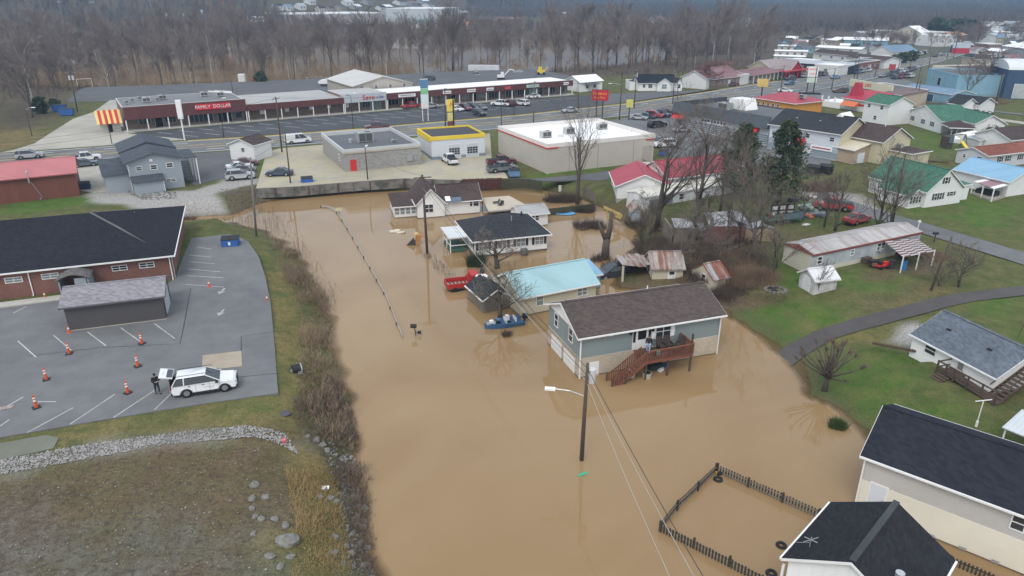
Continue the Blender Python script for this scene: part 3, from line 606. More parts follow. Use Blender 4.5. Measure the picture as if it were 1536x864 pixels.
def bush(px, py, rad, h, label, m, n=900, name='bush', th=.018, flat=1., seed=None):
    p = gp(px, py); V = brush_mb(n, rad, h, seed or int(px * 3 + py), flat, th); t = thing(name, label, 'bush', p)
    me = npmesh('branches', V, np.arange(len(V)).reshape(-1, 3), m); ob('branches', me, t); return t
bush(905,390,1.7,1.3,'tangled brown brush round the foot of the dead trunk', brush_d, 700)
bush(888,340,2.6,1.9,'brown brush pile standing in the flooded yard', brush_d, 1600)
bush(712,398,1.,2.6,'dark green conical bush by the white house corner', ever_m, 1300, 'shrub', .03); bush(1254,640,.75,1.,'small green shrub standing alone in the flood near the dark roofed house', mat('shrub_green', (.07,.11,.035), .9, .3), 700, 'shrub', .03)
bush(760,503,.9,.9,'low twiggy bush half drowned beside the boat', brush_d, 300)
bush(960,335,2.,1.5,'dark brush beside the small grey shed', brush_d, 700); bush(845,300,3.,2.6,'dark bramble thicket inside the plank fence corner', brush_d, 2200); bush(875,318,2.2,2.,'bramble mound under the tall tree by the fence', brush_d, 1200)
bush(1115,425,4.2,2.2,'brown bramble hedge right of the small cream shed', brush_m, 2600, flat=.7); bush(1095,440,2.6,1.6,'dark bramble mass behind the raised grey house', brush_d, 1500)
bush(1060,410,3.,1.8,'brown scrub between the two cream sheds', brush_d, 1500); bush(1100,395,3.5,1.5,'tawny scrub under the bare trees by the barn', brush_m, 1500)
bush(1395,385,2.4,1.4,'pile of cut brown branches by the trailer awning', brush_m, 1100); bush(1230,285,4.5,2.2,'bare hedge along the lane behind the dark evergreen', brush_m, 2200, flat=.5); bush(1345,300,2.,1.8,'bare bush at the porch of the green roofed house', brush_m, 900)
bush(935,400,2.6,1.1,'brown brush heap beside the cream shed carport', brush_d, 1100); bush(283,330,1.4,1.2,'low dry bush beside the brick hall', brush_m, 500)
bush(1470,155,9,3.,'long brown hedge row along the street by the warehouse', brush_m, 2200, flat=.5, th=.03); bush(1420,160,7,2.5,'brown hedge behind the light blue sheds', brush_m, 1500, flat=.5, th=.03); bush(1010,160+8,3,1.,'low shrub bed at the edge of the store car park', brush_m, 500)
# bank thicket: dry stems on the slope between car park and flood
def thicket(name, px, n, h0, h1, th, m, lab, z=1., lean=.5, segs=1):
    poly = W2(px, z); lo, hi = poly.min(0), poly.max(0); P = lo + (hi - lo) * RNG.random((int(n * 2.6), 2)); P = P[sdist(P, poly)[0] < 0][:n]; z_ = np.maximum(ground(P), -.1); k = len(P)
    cl = vnoise(P[:, 0], P[:, 1], 2.2, 21); hh_ = RNG.uniform(h0, h1, k) * (.2 + 1.5 * cl ** 1.6); a = RNG.uniform(0, 6.28, k); tl = np.abs(RNG.normal(0, lean, k))
    D = np.column_stack([np.cos(a) * np.sin(tl), np.sin(a) * np.sin(tl), np.cos(tl)]) * hh_[:, None]; P0 = np.column_stack([P, z_ - .1]); P1 = P0 + D
    w = np.column_stack([np.cos(a + 1.57), np.sin(a + 1.57), np.zeros(k)]) * th; T_ = [np.stack([P0 - w, P0 + w, P1], 1)]
    for j in range(segs):                                              # side shoots
        f = RNG.uniform(.3, .8, k)[:, None]; s_ = P0 + D * f; b_ = RNG.uniform(0, 6.28, k); e = s_ + np.column_stack([np.cos(b_) * .5, np.sin(b_) * .5, RNG.uniform(.2, .9, k)]) * (hh_ * .5)[:, None]
        w2 = np.column_stack([np.sin(b_), -np.cos(b_), np.zeros(k)]) * th * .8; T_.append(np.stack([s_ - w2, s_ + w2, e], 1))
    V = np.concatenate(T_).reshape(-1, 3); return tag(ob(name, npmesh(name, V, np.arange(len(V)).reshape(-1, 3), m)), lab, 'brush', None, 'stuff')
thicket('bank_thicket', [(405,352),(440,372),(470,420),(492,450),(496,520),(515,590),(530,660),(500,660),(465,640),(450,580),(455,520),(440,440),(415,395)], 12000, .4, 1.7, .02, brush_m, 'tangled tan brush on the bank between the car park and the flood', lean=.95, segs=4)
thicket('bank_thicket', [(505,665),(535,670),(552,760),(566,870),(545,870),(530,780)], 2600, .2, .8, .016, brush_m, 'low russet weeds between the stones at the water line', lean=1., segs=2)
thicket('bank_thicket', [(450,560),(505,560),(530,600),(545,690),(560,800),(566,870),(535,870),(520,760),(490,690),(440,640)], 4500, .4, 1.4, .018, brush_d, 'dark leafless brush low on the bank at the water line', lean=.9, segs=3)
thicket('reed_stems', [(390,300),(440,345),(480,400),(515,440),(500,470),(455,400),(400,352),(345,338),(282,346),(285,334),(350,326)], 1600, .8, 2.4, .018, brush_d, 'bare thin stems standing in the shallows at the head of the flood', z=0, lean=.25, segs=2)
thicket('dry_grass', [(432,655),(475,650),(505,700),(520,800),(535,870),(440,880),(445,790),(425,700)], 9000, .15, .45, .018, straw_m, 'straw coloured grass tufts on the bank', lean=.7)
thicket('dry_grass', [(375,352),(410,380),(430,450),(445,540),(440,610),(424,560),(413,460),(400,400)], 3500, .12, .35, .016, straw_m, 'straw coloured grass along the car park edge', lean=.7)
thicket('field_weeds', [(-100,730),(0,712),(380,660),(440,690),(440,880),(-100,880)], 9000, .05, .2, .02, mat('field_weeds', (.14,.105,.065), .95, .5, .4), 'short brown weeds over the rough field', z=2, lean=.9)
thicket('scrub', [(945,345),(990,332),(1010,372),(1090,370),(1130,352),(1160,415),(1100,445),(1050,425),(1010,408),(965,385)], 9000, .3, 1.5, .02, brush_d, 'dead brown weeds under the trees by the barn', z=1.5, lean=.6, segs=2)
thicket('lawn_tufts', [(1090,470),(1180,440),(1290,460),(1210,525),(1150,510)], 3000, .06, .16, .02, mat('lawn_tufts', (.06,.115,.025), .9, .3, .4), 'bright green lawn tufts beside the flood', z=1.5, lean=.8)
thicket('lawn_tufts', [(1205,592),(1245,530),(1370,515),(1400,600),(1536,665),(1536,700),(1310,650),(1260,615)], 6000, .04, .13, .02, MATS['lawn_tufts'], 'short green grass on the lawn of the white block house', z=1.8, lean=.8)
thicket('lawn_tufts', [(1185,400),(1290,405),(1420,415),(1440,430),(1330,462),(1230,500),(1180,440)], 6000, .04, .12, .02, mat('dull_lawn_tufts', (.125,.118,.048), .95, .35, .4), 'dull winter grass around the fire pit', z=2, lean=.9)
thicket('lawn_tufts', [(1290,318),(1536,305),(1536,385),(1380,335)], 5000, .05, .14, .03, MATS['lawn_tufts'], 'short grass on the lawn beyond the lane', z=2, lean=.9)
thicket('lawn_tufts', [(0,662),(250,628),(418,595),(440,540),(425,450),(440,560),(445,640),(380,640),(250,648),(0,690)], 6000, .04, .13, .018, MATS['dull_lawn_tufts'], 'short winter grass round the church car park', z=2, lean=.9)
thicket('drift_twigs', [(625,365),(645,380),(700,430),(690,440),(655,405),(632,385)], 700, .3, 1.3, .02, brush_d, 'strip of dark drowned hedge running from the leaning pole', z=0, lean=.5, segs=2)
# evergreens: drooping sprays of small leaves round a trunk
def evergreen(name, px, py, ptop, wid, label, seed, n=5200, shape=1., lf=.22, trunk=.3, base=.08, m=ever_m):
    p = gp(px, py); H_ = hgt(p, ptop); rg = np.random.default_rng(seed); t = thing(name, label, 'tree', p)
    nb = 150; bz = base + (1 - base) * rg.random(nb) ** .9; ba = rg.uniform(0, 6.28, nb); prof = np.minimum(1, (1.02 - bz) ** (.62 * shape) * 1.25) * np.minimum(1, (bz - base) / .12 + .35)
    br = wid * prof * rg.uniform(.55, 1.1, nb); i = rg.integers(0, nb, n); f = rg.uniform(.25, 1, n) ** .7
    C = np.column_stack([np.cos(ba[i]) * br[i] * f, np.sin(ba[i]) * br[i] * f, bz[i] * H_ + br[i] * f * rg.uniform(-.1, .38, n)]) + rg.normal(0, .2, (n, 3)) * (1 - .3 * f[:, None])
    d1 = rg.normal(0, 1, (n, 3)); d1[:, 2] = d1[:, 2] * .6 + .5; d1 /= np.linalg.norm(d1, axis=1)[:, None]; d2 = np.cross(d1, rg.normal(0, 1, (n, 3))); d2 /= np.linalg.norm(d2, axis=1)[:, None]; s_ = lf * rg.uniform(.6, 1.4, n)[:, None]
    V = np.stack([C - d1 * s_, C + d2 * s_ * .45, C + d1 * s_, C - d2 * s_ * .45], 1).reshape(-1, 3)
    ob('foliage', npmesh('foliage', V, np.arange(4 * n).reshape(-1, 4), m), t); tr_ = MB(); tr_.tube([(0, 0, -.3), (0, 0, H_ * .5), (.1, 0, H_ * .93)], [trunk, trunk * .6, .04], 7)
    for k in range(0, nb, 3): tr_.tube([(0, 0, bz[k] * H_), (math.cos(ba[k]) * br[k] * .85, math.sin(ba[k]) * br[k] * .85, bz[k] * H_ + br[k] * .15)], [.06, .02], 3, False)
    tr_.build('trunk', bark_d, t); return t
evergreen('evergreen_tree', 1168,305,183, 4.0, 'large dark evergreen behind the red pickup yard, the right hand one of two', 41, 14000, .85, .2); evergreen('evergreen_tree', 1106,292,186, 3.9, 'dark evergreen wrapped in bare creepers, left of the larger one', 42, 12000, .9, .2)
evergreen('evergreen_tree', 62,170,148, 1.9, 'small dark cedar at the edge of the wood by the shop side lot', 43, 1300, .5, .5); evergreen('evergreen_tree', 82,160,150, 1.8, 'tiny dark cedar right of the larger one by the shop side lot', 44, 500, .6, .4); evergreen('evergreen_tree', 392,126,108, 2.6, 'dark evergreen behind the red truck tractor on the rear lot', 45, 900, .6, .5)
evergreen('evergreen_tree', 1462,195,168, 3.4, 'green pine beside the grey pavilion behind the green roofed houses', 46, 2200, .5, .35, base=.3); evergreen('evergreen_tree', 1475,203,188, 2.4, 'rounded green bush under the pine by the pavilion', 47, 1200, .4, .3)
for px, pt in ((1403,28),(1431,31),(1452,32)): evergreen('evergreen_tree', px, 52 if px > 1410 else 50, pt, 9 if px > 1410 else 7, {1403:'faded round evergreen at the far end of the road, smallest of three',1431:'dark evergreen at the far end of the road, middle of three',1452:'dark evergreen at the far end of the road, right hand of three'}[px], px, 900, .5, 1.6, .5)
for k, (px, w_) in enumerate(((1340,3.2),(1352,3.),(1366,3.4))): evergreen('evergreen_tree', px, 96 - k * 2.2, 84 - k * 3, w_, ('clipped dark shrub by the main road, first of three near the white garage','clipped dark shrub by the main road, middle of three near the white garage','clipped dark shrub by the main road, last of three near the blue roofed house')[k], px, 700, .35, .6, .2)
# stones
stone_m = mat('river_stone', (.19,.185,.17), .9, .4, 1.5); stone_l = mat('gravel_stone', (.30,.29,.28), .9, .45, .9); boulder_m = mat('boulder', (.19,.185,.168), .9, .35, 2., bump=.6)
def stones(name, px, n, s0, s1, m, lab, z=2.):
    poly = W2(px, z); lo, hi = poly.min(0), poly.max(0); P = lo + (hi - lo) * RNG.random((n * 3, 2)); P = P[sdist(P, poly)[0] < 0][:n]; k = len(P); s_ = RNG.uniform(s0, s1, k) * RNG.uniform(.6, 1.4, k)
    O = np.array([(1,0,0),(0,1,0),(-1,0,0),(0,-1,0),(0,0,.7),(0,0,-.5)], float); V = O[None] * s_[:, None, None] * RNG.uniform(.6, 1.3, (k, 6, 1)) * RNG.uniform(.7, 1.3, (k, 1, 3)); a = RNG.uniform(0, 6.28, k)[:, None]
    V = np.stack([V[..., 0] * np.cos(a) - V[..., 1] * np.sin(a), V[..., 0] * np.sin(a) + V[..., 1] * np.cos(a), V[..., 2]], 2); V[..., 0] += P[:, 0:1]; V[..., 1] += P[:, 1:2]; V[..., 2] += ground(P)[:, None]
    T_ = np.array([(0,1,4),(1,2,4),(2,3,4),(3,0,4),(1,0,5),(2,1,5),(3,2,5),(0,3,5)]); Fc = (T_[None] + 6 * np.arange(k)[:, None, None]).reshape(-1, 3)
    return tag(ob(name, npmesh(name, V.reshape(-1, 3), Fc, m)), lab, 'stones', None, 'stuff')
stones('gravel', [(-100,715),(0,690),(120,668),(250,650),(370,638),(430,648),(447,672),(380,655),(250,666),(120,690),(0,712)], 6000, .03, .10, stone_l, 'band of pale crushed stone along the field edge')
stones('rubble', [(-100,740),(0,715),(250,680),(380,665),(440,690),(430,880),(-100,880)], 700, .02, .06, stone_l, 'scattered pale stones over the rough field')
stones('bank_stones', [(480,650),(530,665),(545,740),(556,800),(566,880),(528,880),(515,790),(498,710)], 520, .05, .18, stone_m, 'loose grey stones along the water line', 1.)
stones('mound_rubble', [(325,285),(385,276),(440,296),(395,304),(345,306)], 700, .04, .14, stone_m, 'rubble on the brown earth mound'); stones('flower_bed_stones', [(180,285),(200,280),(270,290),(262,298),(215,300)], 300, .08, .2, stone_m, 'rocks round the grey house bed')
def boulder(seed, s):
    rg = random.Random(seed); mb = MB(); n, mth = 9, 5; vs = []
    for i in range(mth + 1):
        th = math.pi * i / mth
        for j in range(n):
            a = 6.283 * j / n; r = s * rg.uniform(.78, 1.12); vs.append((r * math.sin(th) * math.cos(a) * 1.2, r * math.sin(th) * math.sin(a) * .9, r * math.cos(th) * .75))
    return mb.add(vs, [(i*n+j, (i+1)*n+j, (i+1)*n+(j+1)%n, i*n+(j+1)%n) for i in range(mth) for j in range(n)])
BV = [boulder(k, 1.).mesh('boulder', boulder_m) for k in range(6)]
SPOT = [(431,812,.62),(378,748,.3),(382,728,.33),(428,788,.28),(436,835,.25),(503,805,.26),(500,830,.3),(520,820,.24),(489,734,.2),(378,762,.2),(383,775,.2),(398,745,.25),(475,660,.3),(484,668,.28),(492,676,.28),(516,690,.22),(512,690,.2),(540,715,.2),(548,762,.25),(536,775,.22),(545,790,.26),(530,800,.25),(528,830,.28),
        (540,815,.25),(552,822,.22),(515,845,.22),(545,848,.24),(480,745,.22),(495,748,.25),(505,752,.25),(442,556,.35),(450,560,.28),(462,655,.22),(392,778,.24),(380,800,.2),(412,778,.25),(420,850,.26),(405,835,.3),(478,638,.26),(535,745,.2)]
for k, (px, py, s) in enumerate(SPOT):
    q = gp(px, py); o = ob('boulder', BV[k % 6], None, q, k * 1.7); o.scale = (s, s, s)
    if k == 0: tag(o, 'largest pale grey boulder on the rough field', 'rock')
    else: tag(o, 'grey boulder lying on the rocky slope between the field and the flood', 'rock', 'boulders on the rocky bank')
# ---------------------------------------------------------------- buildings
trim = mat('white_trim', (.74,.74,.73), .6, .08, 2.); vinyl_w = mat('white_siding', (.80,.805,.79), .65, .1, .5, 'siding', p=.15); pane_m = mat('window_glass', (.035,.042,.05), .12, .3, .8, spec=.6); pane_l = mat('curtained_glass', (.22,.25,.25), .2, .3, 1.5, spec=.6)
dark_m = mat('dark_opening', (.012,.012,.013), .9, .2); shut_m = mat('dark_shutters', (.035,.04,.042), .7, .2); door_w = mat('white_door', (.70,.70,.69), .5, .08, 1.5); alu = mat('aluminium', (.50,.51,.52), .4, .15, 3., metal=.6); steel = mat('galvanised', (.38,.39,.40), .5, .25, 2., metal=.4)  # dark_m: near-black, on openings the colour stands in for inner shade
sh_brown = mat('brown_shingles', (.085,.068,.062), .9, .18, .6, 'shingle', p=.3); sh_black = mat('black_shingles', (.022,.025,.033), .9, .2, .6, 'shingle', p=.3); sh_blk2 = mat('charcoal_shingles', (.038,.041,.046), .9, .2, .6, 'shingle', p=.3); sh_blue = mat('slate_blue_shingles', (.115,.135,.160), .9, .22, .8, 'shingle', p=.32)
sh_dbr = mat('dark_brown_shingles', (.075,.056,.052), .9, .25, .6, 'shingle', p=.3); sh_green = mat('green_roofing', (.060,.150,.105), .75, .2, .4, 'shingle', p=.4); sh_slate = mat('slate_grey_shingles', (.070,.080,.094), .85, .18, .5, 'shingle', p=.3)
met_red = mat('red_metal_roof', (.37,.058,.080), .55, .15, .3, 'panel', p=.3); met_pink = mat('faded_red_metal_roof', (.44,.155,.155), .55, .12, .3, 'panel', p=.3); met_aqua = mat('aqua_metal_roof', (.31,.48,.51), .5, .12, .3, 'panel', p=.4); met_blue = mat('sky_blue_metal_roof', (.22,.40,.55), .5, .12, .3, 'panel', p=.4)
met_grey = mat('grey_metal_roof', (.36,.365,.36), .55, .15, .3, 'panel', p=.4); met_white = mat('white_roof_membrane', (.82,.82,.82), .55, .06, .15); rust = mat('rusty_metal', (.36,.34,.32), .6, .25, 1.2, 'ribs', p=.2, col2=(.21,.095,.065)); rust_t = mat('rust_stained_trailer_roof', (.40,.39,.385), .6, .2, .9, 'ribs', p=.6, col2=(.31,.27,.255))
deck_roof = mat('grey_roofing_felt', (.115,.120,.128), .9, .22, .25); block_g = mat('grey_block_wall', (.36,.35,.33), .9, .15, .5, 'block', p=.2, col2=(.29,.28,.27)); stucco = mat('beige_stucco', (.46,.425,.37), .9, .1, .4)
cream = mat('cream_siding', (.56,.52,.40), .75, .12, .5, 'siding', p=.16); brick_r = mat('red_brick', (.215,.070,.050), .9, .2, .8, 'brick', col2=(.26,.2,.17)); brick_t = mat('tan_brick', (.47,.40,.30), .9, .2, .8, 'brick', col2=(.54,.5,.43)); brick_b = mat('brown_brick', (.21,.155,.12), .9, .15, .8, 'brick')
side_g = mat('grey_green_siding', (.235,.285,.29), .7, .08, .4, 'siding', p=.15); side_lg = mat('light_grey_siding', (.335,.375,.415), .7, .08, .4, 'siding', p=.15); side_be = mat('beige_grey_siding', (.53,.515,.49), .7, .12, .35, 'siding', p=.13); plas_c = mat('cream_plaster', (.70,.665,.56), .85, .12, .3)
metal_br = mat('brown_red_metal_wall', (.185,.068,.048), .6, .12, .3, 'panel', p=.3); fascia_br = mat('oxblood_ribbed_fascia', (.125,.045,.042), .6, .12, .3, 'panel', p=.3); wood_d = mat('dark_wood', (.085,.060,.045), .9, .3, 2.); wood_r = mat('red_stained_wood', (.19,.072,.045), .85, .3, 2.); wood_g = mat('weathered_wood', (.17,.15,.125), .95, .35, 2.)
yellow_m = mat('yellow_paint', (.72,.53,.05), .55, .1, 1.); red_m = mat('red_paint', (.55,.035,.035), .5, .1, 1.); orange_m = mat('orange_stucco', (.62,.29,.06), .8, .1, .6); blue_m = mat('pale_blue_wall', (.23,.40,.50), .7, .12, .4, 'panel', p=.4); navy_m = mat('navy_metal_wall', (.045,.085,.15), .6, .12, .3, 'panel', p=.4)
ac_m = mat('rooftop_unit_metal', (.33,.35,.33), .6, .2, 1.5); dgrey = mat('charcoal_siding_metal', (.075,.07,.072), .6, .12, .5, 'siding', p=.22); roof_lav = mat('lavender_grey_shingles', (.235,.225,.245), .85, .12, .5, 'shingle', p=.3)
sign_w = mat('sign_white', (.80,.80,.78), .5, .06, 1.); sign_r = mat('sign_red', (.60,.03,.04), .45, .06, 1.); black_m = mat('black_paint', (.02,.02,.022), .6, .2, 2.); green_m = mat('sign_green', (.05,.33,.16), .5, .1, 1.); blue_p = mat('blue_paint', (.035,.12,.36), .5, .15, 1.)
WC = {}
def win_mesh(w, h, kind):
    k = (round(w, 2), round(h, 2), kind)
    if k in WC: return WC[k]
    f = MB(); t = .07 if kind != 'thick' else .1
    f.box(-w/2-t, w/2+t, -.06, .02, -t, 0).box(-w/2-t, w/2+t, -.055, .02, h, h+t).box(-w/2-t, -w/2, -.05, .02, 0, h).box(w/2, w/2+t, -.05, .02, 0, h).box(-w/2, w/2, -.045, .01, h/2-.03, h/2+.03)
    if w > 1.1: f.box(-.03, .03, -.042, .01, 0, h)
    p = MB().box(-w/2, w/2, -.02, .015, 0, h)
    WC[k] = (f.mesh('window', trim), p.mesh('pane', pane_l if kind == 'curtain' else pane_m)); return WC[k]
class House:
    def __init__(s, name, label, cat, A, B, group=None, z=None):
        s.A = Vector(A); s.B = Vector(B)
        if z is not None: s.A.z = s.B.z = z
        d = s.B - s.A; s.L = math.hypot(d.x, d.y); s.rz = math.atan2(d.y, d.x)
        s.o = thing(name, label, cat, s.A, s.rz, group); s.M = Matrix.Translation(s.A) @ Matrix.Rotation(s.rz, 4, 'Z'); s.Mi = s.M.inverted()
    def loc(s, px, py, h): x, y = sight(px, py, s.A.z + h); return s.Mi @ Vector((x, y, s.A.z + h))
    def part(s, mb, name, m, smooth=False): return mb.build(name, m, s.o, smooth=smooth)
    def vol(s, x0, x1, y0, y1, eave, rise, roof, wm, rm, ridge='x', ov=.35, z0=-.4, low=None, tm=None, t=.14, gm=None, noroof=False, hipin=None):
        s.v = (x0, x1, y0, y1); tm = tm or trim; w = MB()
        if z0 < -.5: MB().box(x0-.045, x1+.045, y0-.045, y1+.045, -.3, .11).build('tide_mark', mat('silt_stain', (.16,.125,.085), .9, .35, 1.5), s.o)
        if low:
            MB().box(x0-.03, x1+.03, y0-.03, y1+.03, z0, low[0]).build('lower_wall', low[1], s.o); z0 = low[0] - .02
        if roof == 'gable':
            if ridge == 'x': w.extx([(y0, z0), (y1, z0), (y1, eave-.03), ((y0+y1)/2, eave+rise-.03), (y0, eave-.03)], x0, x1)
            else: w.exty([(x0, z0), (x1, z0), (x1, eave-.03), ((x0+x1)/2, eave+rise-.03), (x0, eave-.03)], y0, y1)
        elif roof == 'shed': w.extx([(y0, z0), (y1, z0), (y1, eave+rise-.03), (y0, eave-.03)], x0, x1)
        else: w.box(x0, x1, y0, y1, z0, eave)
        w.build('wall', wm, s.o)
        if noroof: return s
        r = MB(); tr_ = MB()
        if roof == 'gable':
            a0, a1, b0, b1 = (y0, y1, x0, x1) if ridge == 'x' else (x0, x1, y0, y1); sl = rise / ((a1 - a0) / 2); ze = eave - sl * ov; am = (a0 + a1) / 2
            pr = [(a0-ov, ze), (am, eave+rise), (a1+ov, ze), (a1+ov, ze+t), (am, eave+rise+t), (a0-ov, ze+t)]; ex = r.extx if ridge == 'x' else r.exty; ex(pr, b0-ov, b1+ov)
            et = tr_.extx if ridge == 'x' else tr_.exty
            for e0, e1 in ((b0-ov-.035, b0-ov-.003), (b1+ov+.003, b1+ov+.035)): et([(a0-ov, ze-.06), (am, eave+rise-.06), (a1+ov, ze-.06), (a1+ov, ze+t-.03), (am, eave+rise+t-.03), (a0-ov, ze+t-.03)], e0, e1)
            for g0, g1 in ((a0-ov-.11, a0-ov-.004), (a1+ov+.004, a1+ov+.11)):
                (tr_.box(b0-ov, b1+ov, g0, g1, ze-.03, ze+t-.035) if ridge == 'x' else tr_.box(g0, g1, b0-ov, b1+ov, ze-.03, ze+t-.035))
            if ridge == 'x': r.box(b0-ov+.02, b1+ov-.02, am-.14, am+.14, eave+rise+t-.05, eave+rise+t+.025)
            else: r.box(am-.14, am+.14, b0-ov+.02, b1+ov-.02, eave+rise+t-.05, eave+rise+t+.025)
        elif roof == 'hip':
            X0, X1, Y0, Y1 = x0-ov, x1+ov, y0-ov, y1+ov; k = hipin if hipin else min(X1-X0, Y1-Y0) / 2; ym = (Y0+Y1)/2; xm = (X0+X1)/2
            rg_ = [(X0+k, ym), (X1-k, ym)] if ridge == 'x' else [(xm, Y0+k), (xm, Y1-k)]; zb, zt, zr = eave-.02, eave+.1, eave+rise+.1
            vs = [(X0,Y0,zb),(X1,Y0,zb),(X1,Y1,zb),(X0,Y1,zb),(X0,Y0,zt),(X1,Y0,zt),(X1,Y1,zt),(X0,Y1,zt),(*rg_[0],zr),(*rg_[1],zr)]
            top = [(4,5,9,8),(5,6,9),(6,7,8,9),(7,4,8)] if ridge == 'x' else [(4,5,8),(5,6,9,8),(6,7,9),(7,4,8,9)]
            r.add(vs, [(3,2,1,0),(0,1,5,4),(1,2,6,5),(2,3,7,6),(3,0,4,7)] + top); g = .1
            tr_.box(X0-g, X1+g, Y0-g, Y0-.004, zb-.06, zt-.02).box(X0-g, X1+g, Y1+.004, Y1+g, zb-.06, zt-.02).box(X0-g, X0-.004, Y0-.003, Y1+.003, zb-.06, zt-.02).box(X1+.004, X1+g, Y0-.003, Y1+.003, zb-.06, zt-.02)
        elif roof == 'shed':
            r.extx([(y0-ov, eave-ov*rise/(y1-y0)), (y1+.06, eave+rise+.02), (y1+.06, eave+rise+t), (y0-ov, eave-ov*rise/(y1-y0)+t)], x0-ov, x1+ov); tr_.box(x0-ov, x1+ov, y0-ov-.1, y0-ov-.004, eave-ov*rise/(y1-y0)-.03, eave-ov*rise/(y1-y0)+t-.03)
        elif roof == 'flat':
            p = .3; r.box(x0+.2, x1-.2, y0+.2, y1-.2, eave-.1, eave+.04); q = rise
            tr_.box(x0-.06, x1+.06, y0-.06, y0+.2, eave, eave+q).box(x0-.06, x1+.06, y1-.2, y1+.06, eave, eave+q).box(x0-.06, x0+.2, y0+.2, y1-.2, eave, eave+q-.003).box(x1-.2, x1+.06, y0+.2, y1-.2, eave, eave+q-.003)
        r.build('roof', rm, s.o); tr_.build('roof_trim', tm, s.o); return s
    def _place(s, face, c, z):
        x0, x1, y0, y1 = s.v
        return {'F': ((c, y0, z), 0), 'B': ((c, y1, z), math.pi), 'L': ((x0, c, z), -math.pi/2), 'R': ((x1, c, z), math.pi/2)}[face]
    def win(s, face, c, z, w, h, kind='win', sh=None):
        l, a = s._place(face, c, z); f, p = win_mesh(w, h, kind); o = ob('window', f, s.o, l, a); ob('pane', p, o)
        if sh:
            for sx in (-1, 1): MB().box(sx*(w/2+.1) - (.0 if sx > 0 else .34), sx*(w/2+.1) + (.34 if sx > 0 else 0), -.05, .01, 0, h).build('shutter', sh, o)
        return o
    def door(s, face, c, z, w, h, m=None, name='door', panels=0, frame=True):
        l, a = s._place(face, c, z); d = MB().box(-w/2, w/2, -.05, .01, 0, h)
        for k in range(1, panels): d.box(-w/2+.04, w/2-.04, -.075, -.045, h*k/panels-.03, h*k/panels+.03)
        o = ob(name, d.mesh(name, m or door_w), s.o, l, a)
        if frame: MB().box(-w/2-.1, -w/2-.003, -.06, .01, 0, h+.1).box(w/2+.003, w/2+.1, -.06, .01, 0, h+.1).box(-w/2-.002, w/2+.002, -.06, .01, h+.003, h+.1).build('door_frame', trim, o)
        if name == 'door': MB().cbox((w/2-.12, -.08, h*.48), (.05,.06,.12)).build('handle', steel, o)
        return o
    def downspout(s, x, y, z0, z1, m=None): MB().box(x-.05, x+.05, y-.12, y-.02, z0, z1).cbox((x, y-.2, z0+.05), (.1,.3,.09)).build('downspout', m or trim, s.o)
    def vent(s, x, y, z, h=.45, r=.06, m=None, name='vent_pipe'): MB().cyl(x, y, z-.3, z+h, r, r, 8).build(name, m or sign_w, s.o)
    def unit(s, x, y, z, a=1.6, b=1.1, c=1.1, m=None):
        o = MB().box(x-a/2, x+a/2, y-b/2, y+b/2, z+.18, z+c).box(x-a/2, x-a/2+.1, y-b/2, y+b/2, z, z+.18).box(x+a/2-.1, x+a/2, y-b/2, y+b/2, z, z+.18).build('rooftop_unit', m or ac_m, s.o)
        MB().box(x-a*.42, x-.04, y-b/2-.02, y-b/2-.002, z+.3, z+c-.12).box(x+.04, x+a*.42, y-b/2-.02, y-b/2-.002, z+.3, z+c-.12).cyl(x+a*.2, y, z+c-.02, z+c+.06, min(a, b)*.3, n=12).build('grille', mat('dark_grille', (.09,.095,.095), .8, .2), o)
    def board(s, x, y, z, w, h, txt=None, m=None, tm=None, size=None, name='sign', sx=1., face=0.):
        o = ob(name, MB().box(-w/2, w/2, -.08, .08, -h/2, h/2).mesh(name, m or sign_w), s.o, (x, y, z), face)
        if txt: lettering(txt, size or h*.8, tm or sign_r, o, (0, -.1, 0), 0, sx)
        return o
def at(px, py, z=PLAT): x, y = sight(px, py, z); return Vector((x, y, z))
# ---- raised grey house standing in the flood
h = House('raised_house', 'grey green sided house on a tan brick basement flooded up to its garage doors', 'house', gp(868,567), gp(1074,530), z=0)
h.vol(0, h.L, 0, 7.3, 4.25, 1.6, 'gable', side_g, sh_brown, ov=.4, z0=-1.2, low=(1.95, brick_t))
MB().extx([(.03, 4.2), (7.27, 4.2), (3.65, 5.77)], -.06, -.02).build('gable_panel', trim, h.o)
h.win('L', 2., 2.75, .75, 1.25); h.win('L', 5.4, 2.75, .75, 1.25)
for y in (2.15, 5.2): h.door('L', y, -1.0, 2.3, 2.35, name='garage_door', panels=5)
d = h.door('F', 6.15, 1.97, .95, 2.05, door_w); MB().box(-.42, .42, -.075, -.055, .95, 1.95).build('door_glass', dark_m, d)
for sx in (-1, 1): h.door('F', 6.15 + sx*.78, 1.97, .34, 2.05, door_w, 'sidelight', frame=False); MB().box(6.15+sx*.78-.12, 6.15+sx*.78+.12, -.075, -.04, 2.7, 3.85).build('sidelight_glass', dark_m, h.o)
h.win('F', 8.35, 2.75, 1.5, 1.25, sh=trim); h.door('F', 1.35, -.9, .95, 2.2)
for x in (4.95, 7.2): MB().cbox((x, -.12, 3.75), (.2,.18,.3)).build('porch_lamp', black_m, h.o)
for x in (0.02, h.L-.02): h.downspout(x, -.05, -.2, 4.0)
h.vent(8.9, 4.3, 5.65); MB().box(2.7, 3.1, -.25, -.05, 3.85, 4.02).build('floodlight', sign_w, h.o)
